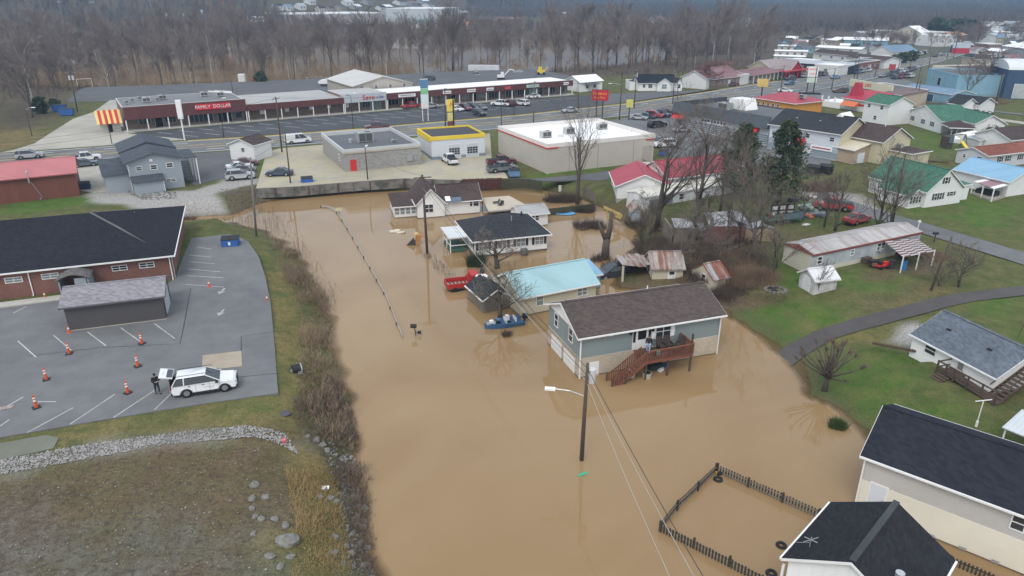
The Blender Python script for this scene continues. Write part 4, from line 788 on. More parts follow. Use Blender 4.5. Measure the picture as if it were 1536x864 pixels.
# deck and stairs: boards, joists, posts, balusters
DX0, DX1, DY = 5.45, 10.2, -2.3; DZ = 1.92
dk = House('timber_deck', 'red stained timber deck on posts with a stair down into the flood', 'deck', h.M @ Vector((DX0, DY, 0)), h.M @ Vector((DX1, DY, 0)), z=0); DL, DD = DX1-DX0, -DY-.05
bm_ = MB().box(0, .14, 0, DD, 0, .04).mesh('deck_board', wood_d)
for k in range(int(DL/.155)): ob('deck_board', bm_, dk.o, (k*.155+.01, .0, DZ-.04))
for x in (.08, 2.3, DL-.1): MB().box(x-.07, x+.07, .05, .19, -1.4, DZ+ (1.9 if x > 4 else .95)).build('post', wood_d, dk.o)
MB().box(0, DL, -.05, 0, DZ-.3, DZ-.01).box(-.05, 0, 0, DD, DZ-.3, DZ-.01).box(DL, DL+.05, 0, DD, DZ-.3, DZ-.01).build('rim_joist', wood_r, dk.o)
bal = MB().box(-.035, .035, -.03, .03, 0, .95).mesh('baluster', wood_r)
for k in range(int((DL-.1)/.2)): ob('baluster', bal, dk.o, (.1+k*.2, -.06, DZ-.05))
for k in range(int(DD/.17)): ob('baluster', bal, dk.o, (DL+.06, .05+k*.17, DZ-.05), R(90))
MB().box(0, DL, -.1, .02, DZ+.9, DZ+.98).box(DL-.02, DL+.1, .02, DD, DZ+.9, DZ+.98).build('handrail', wood_r, dk.o)
SX0, SX1 = .0, -3.3; ns = 10                                          # stair runs down to the left along the deck front
for k in range(ns):
    f = (k+.5)/ns; MB().box(SX0+(SX1-SX0)*f-.16, SX0+(SX1-SX0)*f+.16, .0, 1.0, DZ*(1-f)-.04-f*.25, DZ*(1-f)-f*.25).build('stair_tread', wood_d, dk.o)
for y in (-.05, 1.02):
    st = MB(); st.bar((SX0, y, DZ-.15), (SX1, y, -.45), .05, .26); st.bar((SX0, y, DZ+.9), (SX1, y, .6), .06, .09); st.build('stair_stringer', wood_r, dk.o)
    for k in range(15): f = k/15; MB().box(SX0+(SX1-SX0)*f-.05, SX0+(SX1-SX0)*f+.05, y-.03, y+.03, DZ-.1-f*2.3, DZ+.9-f*2.2).build('baluster', wood_r, dk.o)
for x, y in ((SX1, -.05), (SX1, 1.02), (SX1*.6, -.05)): MB().box(x-.06, x+.06, y-.06, y+.06, -1.3, .75 if x == SX1 else .8).build('post', wood_d, dk.o)
def dkw(x, y, z): return dk.M @ Vector((x, y, z))
# ---- aqua roofed block
h = House('aqua_roofed_house', 'cream house with aqua metal roof and dark lean-to beside the grey raised house', 'house', gp(781,475), gp(893,452), z=0)
h.vol(0, h.L, 0, 6.2, 2.3, 1.6, 'gable', cream, met_aqua, ov=.3, z0=-1.)
h.win('L', 3.2, .7, .8, 1.1); h.win('F', 2.3, .9, .8, 1.2, 'curtain'); h.win('F', 7.6, 1.1, 1.2, .9, 'curtain'); h.vol(h.L, h.L+2.6, 3.2, 6.2, 1.75, .7, 'shed', blue_m, met_blue, ov=.25, z0=-1.)
h.vol(-3.2, -.02, 2.6, 7.2, 1.5, .9, 'gable', wood_g, sh_blk2, 'y', ov=.15, z0=-1.); MB().cyl(-1.2, 7.6, .5, 2.2, .7, .7, 14).build('water_tank', sign_w, h.o)
for k in range(9): MB().box(-3.1+k*.33, -2.95+k*.33, 2.5, 2.56, -.8, 1.3).build('lattice_slat', wood_g, h.o)
# ---- white house with black hip roof
h = House('hip_roofed_house', 'white house with black hip roof and black shutters standing in shallow flood', 'house', at(709.4,363.6,2.3), at(826.4,352,2.3), z=0)
h.vol(.4, h.L-.4, .4, 9.3, 2.3, 1.95, 'hip', vinyl_w, sh_blk2, ov=.45, z0=-.8, hipin=4.2); MB().box(.38, h.L-.38, .37, 9.32, -.8, .28).build('foundation', mat('dark_foundation', (.13,.12,.105), .9, .3), h.o)
for f in (.14, .38, .62, .86): h.win('F', f*h.L, 1.0, 1.15, 1.05, 'curtain', shut_m)
h.win('L', 2., 1., .9, 1.05, sh=shut_m); h.vent(6.2, 3.2, 3.5, .9, .07, alu); h.vent(8.4, 5.6, 3.9, .25, .12, black_m); h.unit(6.8, -.6, .1, .8, .8, .8, mat('ac_dark', (.12,.12,.12), .7))
p_ = MB().box(-2.3, -.1, 3.2, 7.6, .05, .35); p_.build('porch_floor', mat('green_deck', (.06,.12,.09), .8, .2), h.o); MB().box(-2.6, .3, 2.9, 7.9, 2.05, 2.2).build('porch_roof', mat('white_awning', (.62,.64,.63), .5, .1, .8, 'ribs', p=.3), h.o)
for x, y in ((-2.3,3.2),(-2.3,5.4),(-2.3,7.6)): MB().box(x-.06, x+.06, y-.06, y+.06, -.6, 2.05).build('porch_post', trim, h.o)
MB().box(-2.3, -.2, 3.14, 3.2, .95, 1.05).box(-2.36, -2.3, 3.2, 7.6, .95, 1.05).build('porch_rail', trim, h.o)
# ---- white house with brown roofs
h = House('brown_roofed_house', 'white house with steep worn brown roofs and a front porch in the flood', 'house', gp(627,328), gp(721,320.6), z=0)
h.vol(3.6, h.L, .5, 5.6, 2.35, 1.9, 'gable', vinyl_w, sh_dbr, ov=.35, z0=-.6); h.win('F', h.L-.6, 1.2, .8, .95); h.win('F', h.L-1.4, 1.2, .35, .95)
MB().cbox((5.7, .2, 2.52), (2.4,.9,.05), rx=R(38)).build('roof_tarp', mat('blue_tarp', (.10,.14,.2), .6, .3), h.o); MB().cbox((4.8, .35, 2.72), (.8,.9,.05), rx=R(38)).build('torn_roof_patch', sign_w, h.o)
h.vol(0, 4.2, 0, 8.2, 2.35, 2.15, 'gable', vinyl_w, sh_dbr, 'y', ov=.3, z0=-.6); h.win('F', 1.75, .9, 1.3, 1.2); h.vol(-3.4, -.03, 1.2, 7., 1.75, .62, 'shed', vinyl_w, sh_dbr, ov=.3, z0=-.6)
for k in range(4): h.win('F', -3. + k*.85, .55, .65, 1.0, 'curtain')
MB().box(.9, 1.5, -.02, .3, 2.2, 3.1).build('chimney', sign_w, h.o)
# ---- white garage, patio roof
h = House('small_garage', 'small white garage with weathered grey roof behind the black hip roofed house', 'garage', gp(781,342), gp(821.5,337.5), z=0); h.vol(0, h.L, 0, 4.2, 1.9, .8, 'gable', vinyl_w, met_grey, ov=.25, z0=-.6); h.win('F', 1.9, .95, .5, .7); h.win('F', 2.6, .95, .5, .7)
pr = [at(x, y, 1.35) for x, y in ((732.5,316.6),(796.3,311.4),(763.8,293.8),(723.4,297))]
t_ = thing('patio_roof', 'flat tan patio roof with garden chairs left on it next to the brown roofed house', 'patio roof', (pr[0].x, pr[0].y, 0)); tan_f = mat('tan_roof_sheet', (.47,.41,.33), .8, .12, .4)
MB().prism([(p.x-pr[0].x, p.y-pr[0].y) for p in pr], 1.22, 1.38).build('roof', tan_f, t_)
for p in pr + [(pr[0]+pr[1])/2]: MB().box(p.x-pr[0].x-.06, p.x-pr[0].x+.06, p.y-pr[0].y+.02, p.y-pr[0].y+.14, -.8, 1.22).build('post', wood_d, t_)
for px, py, a in ((744,305,.3),(751,308,1.1)):
    c = thing('garden_chair', 'dark garden chair lying on the tan patio roof, ' + ('left' if px < 747 else 'right') + ' one of two', 'chair', at(px, py, 1.39), a)
    MB().box(-.45,.45,-.3,.3,.2,.26).build('seat', black_m, c); MB().cbox((.5,0,.42),(.06,.6,.5),ry=.4).build('backrest', black_m, c)
    for sx in (-.4,.4):
        for sy in (-.26,.26): MB().box(sx-.03,sx+.03,sy-.03,sy+.03,0,.2).build('leg', black_m, c)
# ---- sheds
h = House('cream_shed', 'cream shed with rust streaked metal roof and collapsing open carport', 'shed', gp(977.7,418), gp(1024,415), z=.15); h.vol(0, h.L, 0, 4., 1.75, 1.3, 'gable', cream, rust, ov=.22, z0=-.6, tm=rust); h.door('F', 2.35, .1, .7, 1.35); MB().box(2.05, 2.65, -.08, -.055, .95, 1.35).build('door_glass', pane_m, h.o)
h.win('L', 1.8, .7, .8, .9); MB().box(-.05, -.02, .4, 1.1, 0, 1.5).build('side_door', door_w, h.o)
for k in range(7): MB().cbox((-.45-k*.5, 2.3, 2.0-.03*(k%3)), (.52, 3.9, .05), rz=random.uniform(-.06,.06), rx=random.uniform(-.08,.08), ry=random.uniform(-.06,.1)).build('carport_sheet', rust, h.o)
for x, y in ((-3.4,.6),(-3.4,4.),(-1.8,4.)): MB().box(x-.12, x+.12, y-.12, y+.12, -.6, 1.95).build('carport_post', cream, h.o)
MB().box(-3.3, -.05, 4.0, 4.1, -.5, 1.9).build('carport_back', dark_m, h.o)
h = House('striped_roof_shed', 'small cream shed with a striped rust and silver metal roof', 'shed', gp(1068.6,437.8), gp(1093,425.6), z=.5); L_ = h.L
h.vol(0, L_, 0, 3.9, 1.25, 1.3, 'gable', cream, rust, ov=.05, z0=-.6, tm=rust); h.win('F', 1.9, .5, .45, .5); h.win('L', 1.7, .55, .6, .9)
rs = mat('rust_red_sheet', (.24,.085,.055), .65, .35, 1.5); rc = [rs, steel, rs, rs, steel, rs]; n_ = 6; sl = math.atan2(1.3, 1.95)
for k in range(n_):
    for sy in (1, -1): MB().cbox((-.15 + (L_+.3)*(k+.5)/n_, 1.95 - sy*1.0, 2.01-.12), ((L_+.3)/n_-.02, 2.5, .05), rx=sy*sl).build('roof_panel', rc[k], h.o, (0,0,.10 + .006*(k%2)))
h = House('grey_shed', 'little grey shed with a rusty roof beyond the brush row', 'shed', gp(947,338), gp(962,333), z=.6); h.vol(0, h.L, 0, 3.6, 1.6, .8, 'gable', side_lg, rust, 'y', ov=.15, z0=-.6, tm=rust)
h = House('leaning_white_shed', 'small weathered white shed on the lawn before the trailer', 'shed', gp(1220,442), gp(1254,433)); h.vol(0, h.L, 0, 2.7, 1.65, .8, 'gable', mat('peeling_white_boards', (.62,.62,.60), .8, .3, 1.2, 'panel', p=.2, col2=(.40,.39,.37)), mat('white_roof_sheet', (.66,.665,.67), .6, .15, .8, 'ribs', p=.25), ov=.22, tm=mat('bleached_board', (.55,.54,.51), .8, .2))
h.door('L', 1.35, 0, 1., 1.55, mat('pale_door', (.62,.63,.62), .7, .2)); MB().box(h.L*.82, h.L*.9, -.05, -.01, 1.25, 1.35).build('vent', dark_m, h.o)
# ---- collapsed barn: log walls, brick coloured sheet, fallen roofing
b0 = gp(1008,368); h = House('collapsed_barn', 'collapsed barn of grey logs, red brick sheeting and torn roof metal', 'barn', b0, gp(1090,362))
for k in range(8): MB().cbox((-.2, 2.3, .15+k*.3), (.24, 4.6, .26), rx=random.uniform(-.02,.02)).build('log', wood_g, h.o); MB().cbox((1.8, 0, .15+k*.3), (3.6-.12*k, .24, .26), ry=random.uniform(-.03,.03)).build('log', wood_g, h.o)
MB().box(4.4, 9.4, -.1, .05, 0, 2.6).build('brick_wall_sheet', brick_r, h.o); MB().box(9.5, 13.2, .1, .25, 0, 2.1).build('plywood_wall', mat('plywood', (.33,.25,.17), .9, .25, 1.), h.o); MB().box(4.4, 13.2, 3.6, 3.8, 0, 2.4).build('rear_wall', wood_g, h.o)
for x, y, z, a, b, rx, ry, rz in ((1.5,1.4,2.6,2.8,1.7,.5,.1,.2),(2.9,2.8,2.5,2.2,1.4,-.4,.3,.5),(6.6,1.6,3.0,3.8,3.2,.42,-.05,.05),(8.9,2.2,3.3,2.6,2.8,.3,.35,.2),(11.,1.5,2.3,2.6,1.2,.2,-.15,.3),(12.6,2.,2.1,2.4,1.,-.1,.2,-.4),(4.1,1.8,2.0,1.8,1.2,.9,.2,.8)): MB().cbox((x,y,z),(a,b,.05),rz,rx,ry).build('roof_sheet', steel if x != 2.9 else rust, h.o)
for k in range(16): MB().cbox((random.uniform(0,13),random.uniform(.3,4),random.uniform(1.2,2.6)),(random.uniform(1.2,3),.14,.1),random.uniform(0,3),0,random.uniform(-.5,.5)).build('fallen_beam', wood_g, h.o)
for k in range(4): MB().box(2.-.0+k*.9, 2.35+k*.9, -.16, -.13, .8, 1.6).build('painted_window_hole', dark_m, h.o) if k < 2 else None  # solid near-black panels on the logs, shade of the inside painted on
# ---- red roofed pair, mobile home
h = House('red_roofed_house', 'white house with red metal gable roof nearest the white roofed store', 'house', gp(924.6,304.5), gp(980,296), z=1.4); h.vol(0, 8.4, 0, 9.3, 2.5, 1.75, 'gable', vinyl_w, met_red, 'y', ov=.4, low=(.35, block_g)); h.win('L', 2.8, 1.05, .7, 1.1); h.win('L', 6.2, 1.05, .7, 1.1)
h = House('red_roofed_hall', 'long white building with red metal roof behind the big bare trees', 'house', at(1002.5,267,4.4), at(1085,257.5,4.4), z=1.6); h.vol(0, h.L+3, 0, 8., 2.8, 1.9, 'gable', vinyl_w, met_red, ov=.3); h.win('F', 5, 1.2, .9, 1.1); h.win('F', 9, 1.2, .9, 1.1)
h.vol(6.2, h.L+2.4, -3.4, -.02, 1.9, .5, 'shed', side_lg, met_grey, ov=.3)
h = House('mobile_home', 'grey and white mobile home half hidden behind the many limbed bare tree', 'mobile home', gp(966,318), gp(1100,288), z=1.3); h.vol(0, h.L, 0, 4.2, 2.35, .45, 'gable', mat('pale_trailer_siding', (.62,.64,.64), .6, .12, .5, 'panel', p=.3), mat('ivory_roof', (.62,.60,.52), .6, .15, .4), ov=.1, low=(.5, mat('ivory_skirting', (.52,.50,.40), .8, .2)))
h.door('L', 2., .5, .8, 1.75); MB().box(.9, 5.6, -.06, -.01, .75, 1.85).build('screened_porch', mat('grey_screen', (.20,.215,.23), .6, .15), h.o); h.win('F', 7.4, 1.1, .9, .8); h.win('F', 11, 1.1, .9, .8)
# ---- trailer with awning
h = House('trailer_home', 'long weathered trailer home with rust streaked roof and red brown fascia', 'mobile home', gp(1215,411), gp(1376,374)); tr_w = mat('streaked_trailer_wall', (.43,.46,.48), .7, .25, .9, 'panel', p=.55, col2=(.30,.32,.34)); ivory = mat('ivory_panel', (.56,.53,.44), .75, .15, .6, 'siding', p=.5)
h.vol(0, h.L, 0, 4.3, 2.35, .55, 'gable', tr_w, rust_t, ov=.1, low=(.55, ivory), tm=mat('red_brown_fascia', (.21,.065,.05), .7, .2)); MB().box(-.05, -.01, .05, 4.25, .55, 2.3).build('end_wall', ivory, h.o); MB().extx([(-.1, 2.3), (4.4, 2.3), (2.15, 2.95)], -.16, -.08).build('end_gable', MATS['red_brown_fascia'], h.o)
MB().box(-.05, h.L, -.14, -.1, 2.18, 2.42).build('fascia', MATS['red_brown_fascia'], h.o); h.win('F', 6.6, 1.3, .55, .65, 'curtain'); h.win('F', 1.2, 1.1, .7, .8); h.win('F', 11.6, 1.2, 1.3, .85); h.unit(11.4, -.3, 1.1, .5, .4, .45); MB().box(8.2, 9.4, -.8, -.2, 0, .8).build('step_box', wood_d, h.o)
aw = [h.loc(x, y, 2.25) for x, y in ((1356,382.6),(1403,373),(1374,357),(1327,362))]; na = 14; hm = mat('red_brown_slat', (.15,.085,.075), .7, .25); wmm = mat('white_slat', (.45,.435,.43), .6, .1)
for k in range(na):
    for j in range(4):
        a = aw[3].lerp(aw[0], (k+.06)/na); b_ = aw[2].lerp(aw[1], (k+.06)/na); c_ = aw[2].lerp(aw[1], (k+.94)/na); d_ = aw[3].lerp(aw[0], (k+.94)/na); q = [a.lerp(b_, j/4), a.lerp(b_, (j+1)/4), d_.lerp(c_, (j+1)/4), d_.lerp(c_, j/4)]
        MB().prism([(v.x, v.y) for v in q][::-1], 2.2 - k*.02, 2.24 - k*.02).build('awning_slat', hm if (j + k) % 2 else wmm, h.o)
for v in (aw[0], aw[1], aw[0].lerp(aw[1], .5)): MB().box(v.x-.05, v.x+.05, v.y-.05, v.y+.05, -.3, 2.1).build('awning_post', trim, h.o)
# ---- green roofed house and neighbours on the right
h = House('green_roofed_house', 'white house with large plain green gable roof and green shutters by the lane', 'house', gp(1385,311.5), gp(1438.8,303.8)); gs = mat('green_shutters', (.035,.085,.06), .7, .2)
h.vol(0, h.L, 0, 10.5, 2.5, 2.9, 'gable', vinyl_w, sh_green, 'y', ov=.25); h.win('F', 2.1, 1., .5, 1., sh=gs); h.win('F', 3.15, 1., .5, 1., sh=gs); h.win('F', 5.4, 1.35, .8, .6, sh=gs); h.win('F', 3.65, 3.4, .6, .95, sh=gs)
h.vol(h.L+.02, h.L+2.9, 1., 9., 2.35, .5, 'shed', vinyl_w, sh_green, ov=.2); h.vol(-2.6, -.02, .6, 6.2, 1.95, .8, 'gable', vinyl_w, sh_green, 'y', ov=.25)
for k in range(4): h.win('F', -2.2 + k*.6, .7, .45, 1.0, 'win')
h = House('blue_roofed_house', 'white house with plain sky blue metal roof and a shaded porch', 'house', gp(1508,295), gp(1560,287)); h.vol(0, 7.5, 0, 9.2, 2.5, 1.6, 'gable', vinyl_w, met_blue, 'y', ov=.35)
pp = [h.loc(x, y, 2.0) for x, y in ((1491.6,283.4),(1512,277.7),(1479,268.6),(1461,272))]; k_ = 3
for k, m in ((0, sign_w), (1, mat('mauve_roof_sheet', (.30,.17,.19), .6, .12)), (2, sign_w)):
    f0, f1 = (0,.2,.8)[k], (.2,.8,1.)[k]; q = [pp[0].lerp(pp[3], f0), pp[1].lerp(pp[2], f0), pp[1].lerp(pp[2], f1), pp[0].lerp(pp[3], f1)]; MB().prism([(v.x, v.y) for v in q], 1.95, 2.03).build('porch_roof', m, h.o)
for f in (0,.5,1): v = pp[0].lerp(pp[3], f); MB().box(v.x-.07, v.x+.07, v.y-.07, v.y+.07, -.3, 1.95).build('porch_post', trim, h.o)
q = [pp[0], pp[1], pp[2], pp[3]]; MB().prism([(v.x, v.y) for v in q], -.2, .25).build('porch_floor', conc, h.o); v = pp[0].lerp(pp[2], .55); MB().cbox((v.x, v.y, .6), (1.4,3.,.7), .1).build('porch_clutter', black_m, h.o)
h = House('white_hut', 'tiny white hut with a rusty rimmed top beside the blue roofed house', 'shed', gp(1443,273), gp(1457,274.5)); h.vol(0, h.L, 0, 2.6, 1.7, .7, 'gable', vinyl_w, sign_w, 'y', ov=.15)
h = House('rust_roofed_bungalow', 'long low white house with rusty red roof behind the sky blue roof', 'house', gp(1478,253), gp(1575,241)); h.vol(0, 16, 0, 6.2, 2.4, .95, 'gable', mat('white_grey_siding', (.58,.60,.62), .7, .1, .4, 'siding', p=.2), mat('rust_red_shingles', (.20,.075,.055), .85, .3, .8, 'shingle', p=.3), ov=.3)
for x in (3.4, 5.6, 9): h.win('F', x, 1., .6, .95, sh=shut_m)
h.win('L', 1.6, 1., 1., .9); h.win('L', 4.6, 1.2, .5, .6)
# ---- blue shingled white block, decks, porch
h = House('slate_roofed_house', 'white block house with slate blue shingle roof at the right hand lawn', 'house', gp(1363,533), gp(1487,590)); h.vol(0, h.L, 0, 6.4, 2.15, 1.75, 'gable', mat('white_block', (.82,.82,.80), .8, .08, .5), sh_blue, ov=.22)
h.win('F', 2.0, 1.15, 1.05, .75); dr = h.door('F', 5.1, .35, .8, 1.75); MB().box(-.25,.25,-.075,-.055,.85,1.6).build('door_glass', pane_l, dr)
for x in (1.9, 5.9): MB().cbox((x, 4.1-.0, 0), (.42,.42,.28)).build('roof_vent', black_m, h.o, (0, .25, 3.35))
for o_ in [q for q in kids(h.o) if q.name.startswith('roof_vent')]: o_.location = (0, -2.3, 3.15)
rp = House('entrance_ramp', 'dark brown timber ramp and landing at the white block house door', 'ramp', h.M @ Vector((4.2, -1.5, 0)), h.M @ Vector((9.5, -1.5, 0)), z=PLAT)
for k in range(10): MB().box(k*.16, k*.16+.14, 0, 1.45, .28, .33).build('deck_board', wood_d, rp.o)
for k in range(24): MB().box(1.62+k*.16, 1.76+k*.16, 0, 1.2, .26-k*.01, .31-k*.01).build('deck_board', wood_d, rp.o)
for x in (0, .8, 1.6, 2.9, 4.2, 5.4): MB().box(x-.06, x+.06, -.06, .06, -.2, 1.25).build('post', wood_d, rp.o)
MB().box(0, 5.4, -.05, .05, 1.15, 1.25).box(0, 5.4, -.04, .04, .6, .7).box(-.05, .05, .1, 1.4, 1.1, 1.2).box(-.04, .04, .1, 1.4, .6, .68).build('handrail', wood_d, rp.o)
for k in range(3): MB().box(.2, 1.4, -.35-.3*k, -.07-.3*k, .18-.1*k, .23-.1*k).build('step', wood_d, rp.o)
st = House('timber_stair', 'dark timber stair climbing the gable end of the white block house', 'stairs', h.M @ Vector((h.L+.15, -.6, 0)), h.M @ Vector((h.L+.15, 6, 0)), z=PLAT)
for k in range(14): MB().box(.1+k*.36, .46+k*.36, -1.1, 0, .15+k*.21, .21+k*.21).build('stair_tread', wood_d, st.o)
for y in (-1.16, .04): b = MB(); b.bar((0,y,0),(5.3,y,3.1),.06,.26); b.bar((0,y,1.),(5.3,y,4.0),.07,.08); b.build('stringer', wood_d, st.o)
h = House('porch_house', 'red brown house with a white metal porch roof at the right edge', 'house', gp(1512,668), gp(1590,700)); h.vol(1.6, 9, .3, 7, 2.6, 1.6, 'gable', mat('red_brown_siding', (.16,.05,.04), .75, .15, .5, 'siding', p=.18), sh_black, ov=.2)
MB().cbox((3.6, -.6, 2.45), (7.4,3.2,.08), rx=.08).build('porch_roof', mat('pale_porch_sheet', (.52,.56,.58), .55, .12, .5, 'ribs', p=.3), h.o); MB().box(.2, 7, -1.9, -1.75, .15, .95).build('porch_wall', MATS['red_brown_siding'], h.o)
for x in (.1, 3.5): MB().box(x-.05, x+.05, -2.05, -1.95, -.2, 2.35).build('porch_post', trim, h.o)
# ---- beige house and black roofed house in the foreground
h = House('beige_house', 'long beige sided house on a cream basement with black shingle roof, lower right', 'house', at(1282,759,0), at(1536,863,0), z=0); h.vol(0, 15, 0, 7.6, 4.15, 1.7, 'gable', side_be, sh_black, ov=.3, z0=-1.2, low=(2.25, plas_c))
h.door('F', 1.15, .35, .95, 1.9, mat('pale_blue_door', (.60,.63,.68), .6, .08)); h.win('F', 8.55, 2.85, .62, .95); h.vent(9.2, 1.9, 5.0, .45); h.downspout(.02, -.03, .0, 4.05); MB().box(-.04, 0, -.08, .0, 2.2, 2.3).build('corner_trim', trim, h.o)
for k in range(6): MB().box(4.4+k*1.75, 4.8+k*1.75, -.07, -.02, .06, .26).build('foundation_vent', steel, h.o)
HB = 4.3; fa, fb = at(1172.5,835.6,HB), at(1172.5,835.6,HB) + (at(1426,835.6,HB) - at(1240,749,HB))
h = House('black_roofed_house', 'white house with plain black gable roof cut by the lower frame edge', 'house', fa, fb, z=0); bk = h.loc(1240,749,HB)
h.vol(.3, h.L-.3, .3, bk.y-.3, HB, 1.75, 'gable', mat('white_panel_wall', (.80,.81,.82), .65, .08, .4, 'panel', p=.6), mat('black_felt_roof', (.023,.024,.028), .85, .18, .5, 'shingle', p=.3), 'y', ov=.3, z0=-1.2)
MB().box(h.L/2-.16, h.L/2+.16, .05, bk.y-.05, HB+1.78, HB+1.97).build('ridge_cap', mat('grey_ridge', (.045,.05,.056), .8, .35, 3.), h.o); MB().cyl(h.L*.78, 1.5, HB+.4, HB+1.25, .13, .13, 12).cyl(h.L*.78, 1.5, HB+1.2, HB+1.45, .22, .22, 12).build('flue_cap', alu, h.o)
b = MB(); b.bar((.9, 1.2, HB+.3), (.9, 1.2, HB+1.15), .035); b.bar((.55, 1.2, HB+.95), (1.25, 1.2, HB+1.), .03); b.bar((.62, .95, HB+.8), (1.15, 1.5, HB+1.1), .025); b.bar((.2,1.2,HB+.35),(.9,1.2,HB+.8),.02); b.build('antenna', alu, h.o); MB().box(.0, .12, .28, .4, 2.5, 3.6).build('downspout', trim, h.o)
# ---- left: brick hall, shed, canopy
rt = gp(262,418); an = R(20); ax = Vector((math.cos(an), math.sin(an), 0)); h = House('brick_hall', 'low red brick hall with a huge black hip roof beside the car park', 'hall', rt - ax*36, rt)
h.vol(0, 36, 0, 20.5, 2.85, 2.9, 'hip', brick_r, mat('black_hip_shingles', (.020,.021,.027), .9, .15, .5, 'shingle', p=.3), ov=.45, hipin=9.2)
def lx(px, py, hh): return h.loc(px, py, hh).x
for px in (21, 72): h.win('F', lx(px, 420, 1.9), 1.7, 1.5, .5, 'curtain')
for px in (181, 220): h.win('F', lx(px, 400, 1.9), 1.75, 1.4, .5)
for px in (45, 250): h.downspout(lx(px, 415, 2.), 0, .0, 2.8)
h.downspout(36.02, .6, 0, 2.8); h.vent(31.2, 13.5, 4.3, .3, .08); MB().bar((35.8,20.4,3.02),(27.1,10.3,5.88),.3,.05).bar((35.8,.1,3.02),(27.1,10.2,5.88),.3,.05).build('hip_cap', mat('grey_hip_cap', (.11,.11,.115), .85, .2), h.o)
cpx = lx(92, 430, 1.2); h2 = House('entry_canopy', 'small grey entrance canopy with arched shingle top on the brick hall', 'canopy', h.M @ Vector((cpx, -2.6, 0)), h.M @ Vector((cpx+2.8, -2.6, 0)), z=PLAT)
for x in (0, 2.7): MB().box(x, x+.12, 0, 2.5, 0, 2.1).build('side_wall', side_lg, h2.o)
h2.v = (0,2.8,0,2.5); arc = [(-.2+3.2*k/8, 2.1+.55*math.sin(math.pi*k/8)) for k in range(9)]; MB().exty(arc[::-1][::-1] + [(x, z+.1) for x, z in arc[::-1]], -.15, 2.5).build('roof', mat('brown_grey_shingles', (.13,.12,.115), .9, .2, 1., 'shingle', p=.3), h2.o); MB().box(1.5, 2.6, .05, .12, 0, 2.2).build('front_wall', side_lg, h2.o)
cp = House('carport_shed', 'dark grey clapboard shed with lavender grey roof standing on the car park', 'shed', gp(104,496), gp(249,478)); cp.vol(0, cp.L, 0, 5.2, 2.55, .9, 'gable', dgrey, roof_lav, ov=.35, tm=mat('grey_fascia', (.10,.10,.11), .7, .1)); cp.door('R', 2.6, 0, 2.6, 2.1, mat('pale_grey_door', (.45,.48,.5), .6, .1), 'roller_door', 6); MB().box(-.1, cp.L+.1, -.25, -.09, 0, .06).build('sill', conc, cp.o); cb = MB().extx([(-.07,0),(0,0),(0,.2),(-.02,.2)], 0, cp.L).mesh('clapboard', dgrey); [ob('clapboard', cb, cp.o, (0, 0, .07+.212*k)) for k in range(11)]
# ---- red roofed metal building, grey two storey house, white hut with brown roof
rt = gp(120,293); an = R(29); ax = Vector((math.cos(an), math.sin(an), 0)); h = House('metal_workshop', 'brown red metal workshop with faded red roof at the left edge', 'workshop', rt - ax*26, rt); h.vol(0, 26, 0, 10.5, 3.7, 1.5, 'gable', metal_br, met_pink, ov=.35, tm=mat('faded_red_trim', (.33,.10,.10), .6, .1))
xv = h.loc(41, 270, 3.7).x; MB().cyl(xv, -.55, 2.9, 4.6, .1, .1, 8).cyl(xv, -.55, 4.6, 4.85, .18, .1, 8).bar((xv+.2,-.04,2.9),(xv+1.2,-.04,.3),.07).box(xv+.8, xv+1.0, -.2, -.02, .1, .35).build('flue', alu, h.o)
h = House('grey_two_storey_house', 'light grey two storey house with slate roof and stair beside the gravel yard', 'house', gp(200,289), gp(278,279.5))
h.vol(0, h.L, 0, 9, 4.9, 1.15, 'gable', side_lg, sh_slate, 'y', ov=.45, tm=mat('dark_fascia', (.09,.10,.115), .7, .1)); h.win('F', 1.5, 3.5, .75, .55); h.win('F', 3.7, 3.45, .9, .65, 'thick'); h.win('F', 6.1, 3.5, .9, .65, 'thick'); h.win('F', 5.9, 1.1, 1.4, .45); MB().box(3.2, 3.7, -.05, -.01, 4.75, 5.15).build('gable_vent', sign_w, h.o)
h.vol(0, h.L, 9.02, 17, 5.15, 1.3, 'gable', side_lg, sh_slate, 'y', ov=.5, tm=MATS['dark_fascia']); h.vol(-3.6, -.02, 1.5, 10, 2.9, 1.0, 'shed', side_lg, sh_slate, ov=.3, tm=MATS['dark_fascia']); h.vol(0.2, 4.6, -1.7, -.02, 2.0, .55, 'shed', side_lg, sh_slate, ov=.25, tm=MATS['dark_fascia']); h.downspout(0, 0, .2, 4.6); h.downspout(4.6, -1.72, .1, 2.0)
MB().box(h.L+.4, h.L+2.6, .5, 8, 4.55, 4.7).build('side_porch_roof', sh_slate, h.o)
for y in (.7, 4, 7.8): MB().box(h.L+2.4, h.L+2.55, y-.07, y+.07, -.2, 4.55).build('porch_post', trim, h.o)
for k in range(11): MB().box(h.L+.5, h.L+1.7, 7-k*.42, 7.38-k*.42, 2.7-k*.25, 2.78-k*.25).build('stair_tread', wood_g, h.o)
b = MB(); b.bar((h.L+1.8, 7.3, 2.7), (h.L+1.8, 2.6, 0), .06, .3); b.bar((h.L+1.8, 7.3, 3.7), (h.L+1.8, 2.6, 1), .08, .1); b.build('stair_rail', wood_g, h.o)
h = House('little_white_office', 'little white office with brown roof by the road next to parked cars', 'office', gp(347,239), gp(383,242)); h.vol(0, h.L, 0, 5.4, 3.1, 1.0, 'gable', vinyl_w, sh_dbr, 'y', ov=.3); h.win('F', h.L*.55, 1.7, .7, .7)
